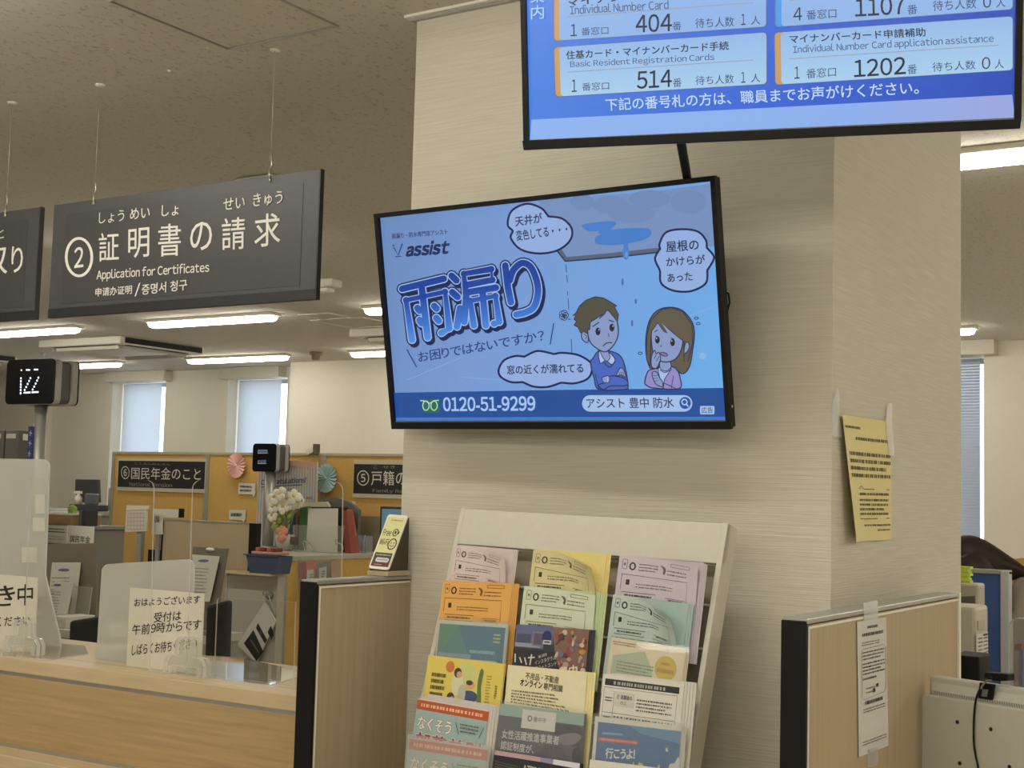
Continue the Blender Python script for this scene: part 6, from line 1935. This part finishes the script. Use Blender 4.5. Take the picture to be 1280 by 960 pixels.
leaflet((797, 342), (1052, 372), (182, 196, 188), 'teal green form leaflets with a drooping corner, second down in the right column', form_art((78, 102, 96)), 0.85, 3, (0.005, -0.001), back=(164, 186, 178))
leaflet((192, 430), (430, 446), (196, 202, 190), 'teal and blue flyer in a clear sleeve, third down in the left column', teal_art, 0.0, 2, (0.001, 0.0), sleeve=1)
leaflet((462, 446), (715, 465), (60, 58, 66), 'dark photo contest flyer with a railway picture, third down in the middle column', photo_art, 0.0, 3, (0.004, 0.0))
leaflet((793, 490), (1052, 532), (226, 212, 182), 'beige flyer with a mustard circle, third down in the right column', beige_art, 0.0, 3, (0.002, 0.0), sleeve=1)
leaflet((155, 553), (420, 584), (228, 204, 100), 'bright yellow flyer with a family picture, fourth down in the left column of the rack', yellow_art, 0.0, 2, (0.001, 0.0))
leaflet((432, 587), (708, 612), (232, 220, 170), 'cream flyer with black printed heading, fourth down in the middle column of the rack', online_art, 0.0, 3, (0.006, 0.0), back=(236, 222, 160))
leaflet((764, 618), (1045, 652), (220, 216, 204), 'white sheet with a black title bar, fourth down in the right column', bw_art, 0.0, 4, (0.006, 0.001))
leaflet((119, 702), (366, 745), (214, 206, 196), 'pale blue flyer with an orange-red top band, upper of two in the left column', nakuso_art, 0.0, 3, (0.008, 0.004))
leaflet((405, 722), (698, 758), SLATE, 'slate grey flyer with a white city tab, fifth down in the middle column', slate_art, 0.0, 3, (0.001, 0.0), sleeve=1)
leaflet((735, 766), (1035, 800), (216, 212, 202), 'blue flyer with yellow lettering and white cloud, fifth down in the right column', expo_art, 0.0, 3, (0.003, 0.0), sleeve=1)
leaflet((92, 838), (364, 878), (206, 200, 190), 'hazy flyer with an orange-red top band, lower of two in the left column', nakuso_art, 0.0, 2, (0.001, 0.0), sleeve=2)
leaflet((385, 884), (682, 930), (40, 38, 46), 'dark airport flyer with a pink stripe at the bottom of the middle column', airport_art, 0.0, 2, (0.003, 0.0))
leaflet((716, 916), (1025, 955), (224, 218, 204), 'plain white sheet edge at the very bottom of the right column', None, 0.0, 3, (0.002, 0.0))

# ================================================================== NOTICES ON THE COLUMN AND THE RIGHT PARTITION
frX = fr_x(CX1)
CN = lambda x, y: (960 + x / 4, 460 + y / 4)
q = [frX.loc(*CN(*p)) for p in ((347, 232), (604, 268), (618, 857), (378, 868))]
r = empty('yellow_notice', frX.p((q[2][0] + q[3][0]) / 2, q[2][1]), 'yellow paper notice taped to the right face of the column', 'notice')
nu, nv = 12, 16


def npt(u, v, c_):
    a = (q[0][0] * (1 - u) + q[1][0] * u) * (1 - v) + (q[3][0] * (1 - u) + q[2][0] * u) * v
    z = (q[0][1] * (1 - u) + q[1][1] * u) * (1 - v) + (q[3][1] * (1 - u) + q[2][1] * u) * v
    lift = 0.004 + 0.020 * max(0, 1 - u * 2.2) * (0.35 + 0.65 * v) + 0.004 * math.sin(u * 9 + v * 2) * v
    return frX.p(a, z, lift + c_)


m_ypaper = M((226, 212, 150), 0.75)
b = MB()
F = [(j * (nu + 1) + i, j * (nu + 1) + i + 1, (j + 1) * (nu + 1) + i + 1, (j + 1) * (nu + 1) + i) for j in range(nv) for i in range(nu)]
b.add([npt(i / nu, j / nv, 0) for j in range(nv + 1) for i in range(nu + 1)], F, m_ypaper, True)
b.add([npt(i / nu, j / nv, -0.0006) for j in range(nv + 1) for i in range(nu + 1)], [f[::-1] for f in F], m_ypaper, True)
b.build('sheet', r)
d = Draw(frX, 0.0009, uv=True, warp=lambda a, b_, c_: npt(a, b_, c_))
yk = M((104, 94, 62), 0.8)
for (x0, y0, x1, y1), n, sd in (((0.02, 0.07, 0.36, 0.11), 1, 1), ((0.24, 0.15, 0.92, 0.20), 1, 2), ((0.06, 0.27, 0.97, 0.50), 4, 3), ((0.26, 0.60, 0.92, 0.64), 1, 4), ((0.26, 0.65, 0.9, 0.80), 4, 5), ((0.38, 0.86, 0.96, 0.89), 1, 6), ((0.62, 0.90, 0.96, 0.93), 1, 7)):
    d.lines_of_print([(x0, y0), (x1, y0), (x1, y1), (x0, y1)], n, yk, 1, 0.5, sd)
d.line([(0.24, 0.58), (0.32, 0.555), (0.40, 0.58), (0.93, 0.58)], 0.006, yk); d.line([(0.24, 0.82), (0.93, 0.82)], 0.006, yk)
d.build('print', r)
for pts in (((349, 100), (356, 130), (357, 250), (368, 345), (330, 345), (320, 320), (319, 180)), ((596, 176), (619, 176), (621, 300), (632, 435), (604, 436), (594, 330), (590, 260))):
    b = MB()
    P = [frX.hit(*CN(*p), 0.006) for p in pts]
    b.prism(P, (0.0004, 0, 0), m_tape); b.build('tape', r)

frP2 = fr_x(-0.8545)
CP = lambda x, y: (960 + x / 3, 640 + y / 3)
r = empty('white_notice', frP2.hit(*CP(395, 900)), 'tall white printed notice taped to the right wooden partition', 'notice')
b = MB(); P = [frP2.hit(*CP(*p), 0.0012) for p in ((335, 412), (443, 394), (452, 876), (342, 920))]; b.prism(P, (-0.001, 0, 0), M((206, 202, 194), 0.6)); b.build('sheet', r)
d = Draw(frP2, 0.0015, cv=CP)
dk = M((84, 82, 80), 0.7)
QN = ((335, 412), (443, 394), (452, 876), (342, 920))
qq = lambda x0, y0, x1, y1: [quad_in(QN, x0, y0), quad_in(QN, x1, y0), quad_in(QN, x1, y1), quad_in(QN, x0, y1)]
for z, n, h, sd, ink in (((0.32, 0.04, 0.68, 0.065), 1, 0.8, 1, INKF), ((0.14, 0.09, 0.86, 0.12), 1, 0.8, 2, INKD), ((0.12, 0.155, 0.72, 0.19), 2, 0.4, 3, dk), ((0.14, 0.225, 0.88, 0.30), 3, 0.45, 4, INKF), ((0.14, 0.31, 0.9, 0.41), 4, 0.45, 5, INKD), ((0.14, 0.42, 0.6, 0.45), 1, 0.5, 6, dk), ((0.24, 0.495, 0.56, 0.555), 2, 0.3, 7, dk), ((0.20, 0.60, 0.80, 0.63), 1, 0.9, 8, INKD), ((0.14, 0.65, 0.88, 0.69), 2, 0.4, 9, dk), ((0.10, 0.89, 0.92, 0.93), 2, 0.35, 10, dk)):
    d.lines_of_print(qq(*z), n, ink, 1, h, sd)
d.line([quad_in(QN, x, y) for x, y in ((0.12, 0.21), (0.86, 0.205), (0.93, 0.23), (0.92, 0.54), (0.85, 0.57), (0.14, 0.585), (0.09, 0.56), (0.10, 0.23))], 1.2, dk, True)
for z in ((0.58, 0.49, 0.66, 0.515), (0.47, 0.52, 0.55, 0.55)):
    d.poly(qq(*z), INKD)
d.build('print', r)
for pts in (((358, 340), (411, 330), (413, 399), (359, 408)), ((374, 892), (412, 880), (410, 950), (374, 956))):
    b = MB(); P = [frP2.hit(*CP(*p), 0.002) for p in pts]; b.prism(P, (0.0003, 0, 0), m_tape); b.build('tape', r)

# ================================================================== RIGHT HAND OFFICE
A, B_ = at(1157, 845, 2, 1.14), at(1280, 863, 2, 1.14)
frM = Fr(A, (B_ - A), (0, 0, 1))
m_mon = M((186, 184, 170), 0.45)
MWd, MHt = 0.46, 0.30
r = empty('monitor', frM.p(MWd / 2, -MHt, -0.04), 'pale grey monitor seen from behind at the lower right, with a webcam clipped on', 'monitor')
b = MB(); b.fbox(frM, 0, MWd, -MHt, 0, -0.045, -0.012, m_mon); b.build('screen_frame', r, 0.004)
b = MB()
lo = [frM.p(a, c_, -0.012) for a, c_ in ((0.006, -MHt + 0.01), (MWd - 0.006, -MHt + 0.01), (MWd - 0.006, -0.012), (0.006, -0.012))]
hi = [frM.p(a, c_, 0.0) for a, c_ in ((0.016, -MHt + 0.02), (MWd - 0.016, -MHt + 0.02), (MWd - 0.016, -0.028), (0.016, -0.028))]
b.add(lo + hi, [(4, 5, 6, 7)] + [(i, (i + 1) % 4, (i + 1) % 4 + 4, i + 4) for i in range(4)], m_mon); b.build('sloped_shell', r)
b = MB(); P = [frM.p(a, c_, 0.012) for a, c_ in rr(-0.001, -MHt + 0.035, MWd + 0.001, -0.036, 0.012)]; b.prism(P, -frM.N * 0.014, m_mon); b.build('back_cover', r, 0.004)
d = Draw(frM, 0.0006, uv=True)
mv = M((120, 118, 106), 0.6)
for k in range(74):
    a = 0.024 + k * 0.0056
    d.line([(a, -0.0285), (a + 0.0016, -0.0345)], 0.0016, mv)
d.build('vents', r)
CM = lambda x, y: (1140 + x / 7.386, 830 + y / 7.386)
for k, (x, y) in enumerate(((419, 536), (727, 602), (442, 917), (900, 950))):
    c = frM.hit(*CM(x, y), 0.012)
    b = MB(); b.lathe(c, frM.N, [(0.0042, -0.001), (0.0042, 0.0006), (0.003, 0.0012), (0.0001, 0.0004)], M((24, 22, 20), 0.5), 14); b.build('screw', r)
b = MB(); c = frM.p(MWd / 2, -MHt, -0.02); b.fbox(frM, MWd / 2 - 0.05, MWd / 2 + 0.05, -MHt - 0.12, -MHt + 0.06, -0.02, 0.0, m_mon)
b.lathe((c.x, c.y, 0.7206), (0, 0, 1), [(0.0001, 0), (0.11, 0), (0.11, 0.012), (0.0001, 0.016)], m_mon, 24); b.build('stand', r)
b = MB(); b.box(-0.85, 0.6, 2.75, 3.25, 0.68, 0.72, m_oak)
for x in (-0.83, 0.55):
    b.box(x, x + 0.03, 2.78, 3.22, 0, 0.68, m_grey)
thing(b, 'reception_desk', 'oak desk below the picture carrying the pale grey monitor', 'desk')
r = empty('webcam', frM.hit(*CM(690, 200)), 'black webcam clipped on top of the pale grey monitor with its cable hanging down', 'webcam')
frM2 = Fr(frM.p(0, 0, -0.02), frM.X, frM.U)
b = MB(); P = [frM.hit(*CM(*p), 0.0) for p in ((655, 78), (872, 92), (872, 158), (760, 160), (655, 130))]; b.prism([p - frM.N * 0.004 for p in P], -frM.N * 0.025, m_black); b.build('camera_bar', r, 0.002)
b = MB(); P = [frM.hit(*CM(*p), 0.004) for p in ((622, 170), (760, 190), (736, 335), (606, 315))]; b.prism(P, -frM.N * 0.006, m_black); b.build('clip', r, 0.001)
b = MB(); P = [frM.hit(*CM(*p), 0.0048) for p in ((650, 232), (704, 238), (690, 304), (640, 298))]; b.prism(P, -frM.N * 0.001, M((130, 130, 128), 0.4, 0.4)); b.build('steel_plate', r)
b = MB(); b.tube([frM.hit(*CM(x, y), 0.016 if y > 240 else 0.012) for x, y in smooth_open([(735, 125), (700, 150), (660, 185), (622, 240), (590, 330), (575, 450), (570, 600), (572, 740), (590, 860), (610, 960), (600, 1100)], 5)], 0.0022, m_black, 8); b.build('cable', r)
b = MB(); b.tube([frM.hit(*CM(x, y), 0.014) for x, y in smooth_open([(730, 152), (690, 158), (650, 200), (640, 230)], 5)], 0.0018, M((150, 148, 144), 0.3, 0.5), 8); b.build('thin_cord', r)

# blue screen and machines behind
yQ = 5.0
frQ = fr_y(yQ)
x0, x1 = at(1180, 711, 1, yQ).x, at(1262, 714, 1, yQ).x
zt = at(1240, 712, 1, yQ).z
r = empty('blue_partition', ((x0 + x1) / 2, yQ, 0), 'blue office partition with a pale metal frame right of the column', 'partition')
b = MB(); b.box(x0 + 0.02, x1 - 0.03, yQ, yQ + 0.03, 0.05, zt - 0.015, M((60, 88, 146), 0.8)); b.build('blue_panel', r)
b = MB(); b.box(x0, x1, yQ - 0.006, yQ + 0.036, zt - 0.015, zt, m_alu); b.build('top_rail', r, 0.002)
b = MB(); b.box(x1 - 0.03, x1, yQ - 0.008, yQ + 0.038, 0, zt - 0.002, M((196, 196, 196), 0.4, 0.3)); b.build('end_post', r, 0.003)
b = MB(); b.box(x0, x0 + 0.02, yQ - 0.006, yQ + 0.036, 0, zt - 0.015, m_alu); b.build('far_post', r)
m_mach = M((176, 170, 154), 0.5); m_mach2 = M((190, 184, 166), 0.5)
yR = 4.6
ub = at(1223, 740, 1, yR).x
x0 = ub - 0.42
zt1 = at(1220, 730, 1, yR).z
zb1 = at(1215, 766, 1, yR).z
r = empty('copier', ((x0 + ub) / 2, yR + 0.1, 0), 'tall grey office machine in front of the blue partition, beside the column edge', 'machine')
b = MB(); b.box(x0, ub, yR, yR + 0.09, 0.0, zt1, m_mach); b.build('body', r, 0.008)
b = MB(); P = [fr_y(yR).hit(x, y, 0.001) for x, y in ((1196, 746), (1219, 745), (1219, 756), (1196, 757))]; b.prism(P, (0, 0.001, 0), M((96, 92, 84), 0.5)); b.build('slot', r)
yR2 = 4.2
u1 = at(1220, 800, 1, yR2).x
zt2 = at(1225, 759, 1, yR2).z
r = empty('card_machine', (u1 - 0.1, yR2 + 0.1, 0), 'shorter pale grey machine with paper labels in front of the tall one', 'machine')
b = MB(); b.box(u1 - 0.10, u1, yR2, yR2 + 0.15, 0, zt2, m_mach2); b.build('body', r, 0.012)
b = MB(); b.box(u1 - 0.3, u1 - 0.102, yR2 + 0.02, yR2 + 0.15, 0, zt2 - 0.03, m_mach); b.build('side_unit', r, 0.006)
frZ = fr_x(u1)
b = MB(); P = [frZ.hit(x, y, 0.004) for x, y in ((1223, 776), (1231, 775), (1231, 787), (1223, 788))]; b.prism(P, (-0.004, 0, 0), m_mach); b.build('handle', r, 0.001)
b = MB(); P = [frZ.hit(x, y, 0.002) for x, y in ((1220.5, 793), (1235, 790), (1235.5, 838), (1221, 844))]; b.prism(P, (-0.002, 0, 0), M((212, 208, 196), 0.6)); b.build('paper_label', r)
d = Draw(frZ, 0.0024)
d.lines_of_print([(1221.5, 796), (1227, 795), (1227.5, 838), (1222, 840)], 9, dk, 1, 0.4, 3); d.lines_of_print([(1228.5, 795), (1234, 794), (1234.5, 834), (1229, 837)], 9, dk, 1, 0.4, 5); d.poly([(1228, 792.5), (1234, 791.5), (1234, 793.5), (1228, 795)], INKD)
d.build('label_print', r)
b = MB()
for k in range(7):
    px_ = at(1207.5, 729, 1, yR + 0.05); b.fbox(Fr((px_.x - 0.10, yR + 0.03, zt1 + 0.0005 + k * 0.0075), (1, 0, 0), (0, 0, 1)), 0, 0.118 - (k % 3) * 0.004, 0, 0.007, -0.04, 0, M((206, 222, 84) if k % 2 else (192, 208, 66), 0.7))
thing(b, 'sticky_notes', 'stack of yellow-green sticky notes on the tall grey machine', 'sticky notes')
yS2 = 3.75
b = MB(); P = [fr_y(yS2).hit(x, y) for x, y in ((1190, 818), (1224, 821), (1226, 870), (1190, 870))]; b.prism(P, (0, 0.12, 0), m_black)
lo_z = min(p.z for p in b.v)
b.v = [V((p.x, p.y, 0.7206)) if p.z < lo_z + 0.03 else p for p in b.v]
thing(b, 'black_box', 'plain black box standing between the machines and the pale grey monitor', 'box', bevel=0.004)
b = MB(); b.box(-1.75 + 0.8, -0.3, 3.6, 4.0, 0.68, 0.72, M((190, 184, 168), 0.5)); b.box(-0.94, -0.91, 3.62, 3.98, 0, 0.68, m_grey); b.box(-0.34, -0.31, 3.62, 3.98, 0, 0.68, m_grey)
thing(b, 'side_table', 'low side table hidden behind the pale grey monitor', 'table')
# clear plastic holder at the right edge
frT2 = fr_y(3.9)
b = MB()
q = arc(1271, 783, 10, 180, 262) + [(1330, 775), (1330, 880), (1262, 876)]
P = [frT2.hit(*p) for p in q]; P = [V((p.x, p.y, max(p.z, 0.7206))) if p.z > 0.9 else V((p.x, p.y, 0.7206)) for p in P]
b.prism(P, (0, 0.05, 0), m_clear('smoky_plastic', tint=(0.72, 0.71, 0.70), haze=0.12, gloss=1.6), m_edge)
r = thing(b, 'clear_holder', 'smoky clear plastic holder at the right edge in front of the seated worker', 'holder')
BASE[r.name] = BASE[r.name]
b = MB(); P = [frT2.hit(x, y, -0.02) for x, y in ((1268, 806), (1277, 804), (1277, 812), (1268, 814))]; b.prism(P, (0, 0.01, 0), M((150, 84, 78), 0.6)); b.build('pink_tag', r)
b = MB(); P = [frT2.hit(x, y, -0.02) for x, y in ((1274, 812), (1279, 812), (1278, 872), (1273, 872))]; b.prism(P, (0, 0.01, 0), M((120, 116, 168), 0.5)); b.build('violet_pen', r)

# ochre strip of furniture far right
b = MB(); P = [fr_y(7.0).hit(x, y) for x, y in ((1262, 699), (1330, 693), (1330, 760), (1262, 760))]; b.prism(P, (0, 0.04, 0), m_ochre)
lz = min(p.z for p in b.v); b.v = [V((p.x, p.y, 0.0)) if p.z < lz + 0.05 else p for p in b.v]
thing(b, 'ochre_partition', 'sliver of ochre partition at the right edge above the worker', 'partition')

# ------------------------------------------------------------------ the worker bending over a desk
def skin_mesh(name, parent, verts, edges, mat, sub=2):
    base = BASE[parent.name]
    me = bpy.data.meshes.new(name)
    me.from_pydata([V(p) - base for p, _ in verts], edges, [])
    o = bpy.data.objects.new(name, me)
    COL.objects.link(o); o.parent = parent
    me.materials.append(mat)
    sk = o.modifiers.new('skin', 'SKIN')
    sk.use_smooth_shade = True
    if not me.skin_vertices:
        me.attributes
    for sv, (_, rad) in zip(me.skin_vertices[0].data, verts):
        sv.radius = (rad, rad) if not isinstance(rad, tuple) else rad
    me.skin_vertices[0].data[0].use_root = True
    ss = o.modifiers.new('sub', 'SUBSURF'); ss.levels = ss.render_levels = sub
    BASE[o.name] = base
    return o


PX, PY = -1.31, 5.62
r = empty('person', (-0.62, PY, 0), 'person with long brown hair in a grey-beige jacket bending over behind the blue partition', 'person')
m_skin = M((206, 166, 138), 0.6); m_jacket = M((150, 138, 126), 0.8); m_trous = M((60, 58, 62), 0.8)
m_hair = m_textured('dark_brown_hair', (44, 31, 25), (3, 3, 0.6), 60, 0.35, 0.5, 0.45)
hd = V((-1.405, 5.60, 1.275))
# one body: pelvis up to the head, arms, hands, legs
verts = [((-0.62, PY, 0.90), 0.15), ((-0.80, PY, 1.00), 0.145), ((-1.02, PY, 1.10), 0.15), ((-1.17, PY, 1.165), 0.10), ((-1.265, PY - 0.01, 1.195), 0.055), (hd + V((0.03, 0, -0.03)), 0.08), (hd + V((-0.03, 0, -0.005)), 0.088),
         ((-1.12, PY - 0.19, 1.12), 0.062), ((-1.20, PY - 0.22, 0.92), 0.048), ((-1.42, PY - 0.12, 0.80), 0.036), ((-1.49, PY - 0.10, 0.785), 0.026),
         ((-1.10, PY + 0.19, 1.12), 0.062), ((-1.18, PY + 0.22, 0.92), 0.048), ((-1.40, PY + 0.12, 0.80), 0.036), ((-1.47, PY + 0.10, 0.785), 0.026),
         ((-0.60, PY - 0.10, 0.80), 0.10), ((-0.66, PY - 0.10, 0.46), 0.07), ((-0.60, PY - 0.10, 0.09), 0.045), ((-0.72, PY - 0.10, 0.045), 0.035),
         ((-0.60, PY + 0.10, 0.80), 0.10), ((-0.66, PY + 0.10, 0.46), 0.07), ((-0.60, PY + 0.10, 0.09), 0.045), ((-0.72, PY + 0.10, 0.045), 0.035)]
edges = [(0, 1), (1, 2), (2, 3), (3, 4), (4, 5), (5, 6), (3, 7), (7, 8), (8, 9), (9, 10), (3, 11), (11, 12), (12, 13), (13, 14), (0, 15), (15, 16), (16, 17), (17, 18), (0, 19), (19, 20), (20, 21), (21, 22)]
for s, i in ((-1, 10), (1, 14)):
    w_ = V(verts[i][0])
    for k in range(4):
        n = len(verts)
        dy = (k - 1.5) * 0.019
        ln = (0.062, 0.070, 0.066, 0.052)[k]
        verts += [(w_ + V((-0.045, dy, 0.004)), 0.009), (w_ + V((-0.045 - ln * 0.55, dy * 1.15, 0.002)), 0.008), (w_ + V((-0.045 - ln, dy * 1.2, -0.010)), 0.007)]
        edges += [(i, n), (n, n + 1), (n + 1, n + 2)]
    n = len(verts)
    verts += [(w_ + V((-0.012, -s * 0.035, 0.0)), 0.010), (w_ + V((-0.045, -s * 0.056, -0.006)), 0.008)]
    edges += [(i, n), (n, n + 1)]
skin_mesh('body', r, verts, edges, m_skin)
# jacket and trousers over it
jv = [((-0.66, PY, 0.94), 0.165), ((-0.82, PY, 1.01), 0.16), ((-1.02, PY, 1.105), 0.168), ((-1.17, PY, 1.17), 0.105), ((-1.235, PY, 1.19), 0.065),
      ((-1.12, PY - 0.19, 1.12), 0.078), ((-1.20, PY - 0.22, 0.92), 0.062), ((-1.39, PY - 0.13, 0.81), 0.048),
      ((-1.10, PY + 0.19, 1.12), 0.078), ((-1.18, PY + 0.22, 0.92), 0.062), ((-1.37, PY + 0.13, 0.81), 0.048)]
skin_mesh('jacket', r, jv, [(0, 1), (1, 2), (2, 3), (3, 4), (3, 5), (5, 6), (6, 7), (3, 8), (8, 9), (9, 10)], m_jacket)
tv = [((-0.62, PY, 0.91), 0.16), ((-0.60, PY - 0.10, 0.80), 0.112), ((-0.66, PY - 0.10, 0.46), 0.085), ((-0.60, PY - 0.10, 0.12), 0.065), ((-0.60, PY + 0.10, 0.80), 0.112), ((-0.66, PY + 0.10, 0.46), 0.085), ((-0.60, PY + 0.10, 0.12), 0.065)]
skin_mesh('trousers', r, tv, [(0, 1), (1, 2), (2, 3), (0, 4), (4, 5), (5, 6)], m_trous)
# face: turned down to the desk on the left
fd = V((-0.80, -0.1, -0.6)).normalized()
fs = fd.cross(V((0, 0, 1))).normalized(); fu = fs.cross(fd)
b = MB()
fc = hd + V((-0.01, 0, -0.01))
b.ball(fc, 0.078, 0.092, 0.105, m_skin, 18, 12, Fr(fc, fs, fu))
b.ball(fc + fd * 0.092 - fu * 0.008, 0.012, 0.016, 0.02, m_skin, 10, 8, Fr(fc, fs, fu))
b.build('face', r)
for s in (-1, 1):
    b = MB(); b.ball(fc + fd * 0.082 + fs * s * 0.032 + fu * 0.012, 0.012, 0.008, 0.007, M((238, 234, 228), 0.4), 10, 8, Fr(fc, fs, fu)); b.ball(fc + fd * 0.089 + fs * s * 0.032 + fu * 0.012, 0.006, 0.004, 0.006, M((40, 30, 26), 0.3), 8, 6, Fr(fc, fs, fu)); b.build('eye', r)
    b = MB(); b.ball(fc + fs * s * 0.078 - fu * 0.005, 0.008, 0.018, 0.028, m_skin, 10, 8, Fr(fc, fs, fu)); b.build('ear', r)
b = MB(); b.ball(fc + fd * 0.083 - fu * 0.045, 0.024, 0.008, 0.008, M((176, 96, 90), 0.5), 12, 8, Fr(fc, fs, fu)); b.build('mouth', r)
# hair: a cap over the skull that falls back along the shoulders
def pxp(x, y, yy): return at(x, y, 1, yy)
hv = [(pxp(1190, 706, 5.60), 0.10), (pxp(1206, 704, 5.60), 0.128), (pxp(1222, 705, 5.60), 0.118), (pxp(1240, 710, 5.60), 0.092), (pxp(1257, 713, 5.58), 0.064), (pxp(1272, 714, 5.55), 0.036), (pxp(1284, 717, 5.52), 0.014)]
skin_mesh('hair', r, hv, [(k, k + 1) for k in range(6)], m_hair)
hv = [(pxp(1204, 706, 5.53), 0.085), (pxp(1216, 716, 5.50), 0.09), (pxp(1226, 728, 5.47), 0.075), (pxp(1232, 744, 5.45), 0.045)]
skin_mesh('hair_length', r, hv, [(k, k + 1) for k in range(3)], m_hair)
b = MB()
for k in range(26):
    u = k / 25
    a0 = pxp(1204 + 10 * u, 672 + 30 * u, 5.50 - 0.02 * math.sin(u * 3))
    y5 = 5.60 - 0.115 * math.sin(u * 1.5)
    pts = [pxp(1206, 671 + 30 * u, y5), pxp(1224, 674 + 30 * u, y5 + 0.006), pxp(1242, 686 + 24 * u, y5 + 0.03 * u), pxp(1258, 697 + 16 * u, y5 + 0.05 * u), pxp(1274, 706 + 8 * u, y5 + 0.08 * u)]
    b.tube(pts, [0.001, 0.0035, 0.0035, 0.003, 0.001], m_hair, 6)
b.build('hair_strands', r)
# desk the worker leans on
b = MB(); b.box(-2.0, -1.05, 5.3, 6.0, 0.70, 0.74, M((200, 194, 178), 0.5))
for x in (-1.98, -1.09):
    b.box(x, x + 0.03, 5.32, 5.98, 0, 0.70, m_grey)
thing(b, 'office_desk', 'office desk hidden behind the blue partition that the worker leans on', 'desk')

# ------------------------------------------------------------------ pieces of a part go under that part
SUB_OF = {'louvre': 'air_slot', 'ceiling_cap': 'wire', 'print': ('front_sheet', 'sheet', 'board', 'leaflet'), 'lettering': ('face_panel', 'black_face', 'board'), 'eye': 'face', 'ear': 'face', 'mouth': 'face', 'hair_strands': 'hair',
          'vents': 'back_cover', 'screw': 'back_cover', 'steel_plate': 'clip', 'label_print': 'paper_label', 'oval_badge': 'back_plate', 'pole_label': 'pole', 'front_label': 'case', 'side_label': 'case',
          'cartoon_people': 'advert_picture', 'queue_picture': 'backdrop', 'black_squares': 'board', 'grid_print': 'pad', 'slot': 'body', 'handle': 'body', 'stamp': 'tray_body', 'picture': 'frame', 'card': 'card_holder', 'lit_digits': 'front_screen', 'rim': 'body'}
for o in list(COL.objects):
    if o.parent is None or o.parent.parent is not None or o.parent.type != 'EMPTY':
        continue
    want = SUB_OF.get(o.name.split('.')[0])
    if not want:
        continue
    sib = [c for c in o.parent.children if c is not o]
    for w_ in (want,) if isinstance(want, str) else want:
        m_ = [c for c in sib if c.name.split('.')[0] == w_ and c.parent.type == 'EMPTY']
        if m_:
            k_ = [c for c in o.parent.children if c.name.split('.')[0] == o.name.split('.')[0]].index(o)
            o.parent = m_[min(k_, len(m_) - 1)] if want in ('air_slot', 'wire') else m_[-1 if w_ == 'leaflet' else 0]
            break
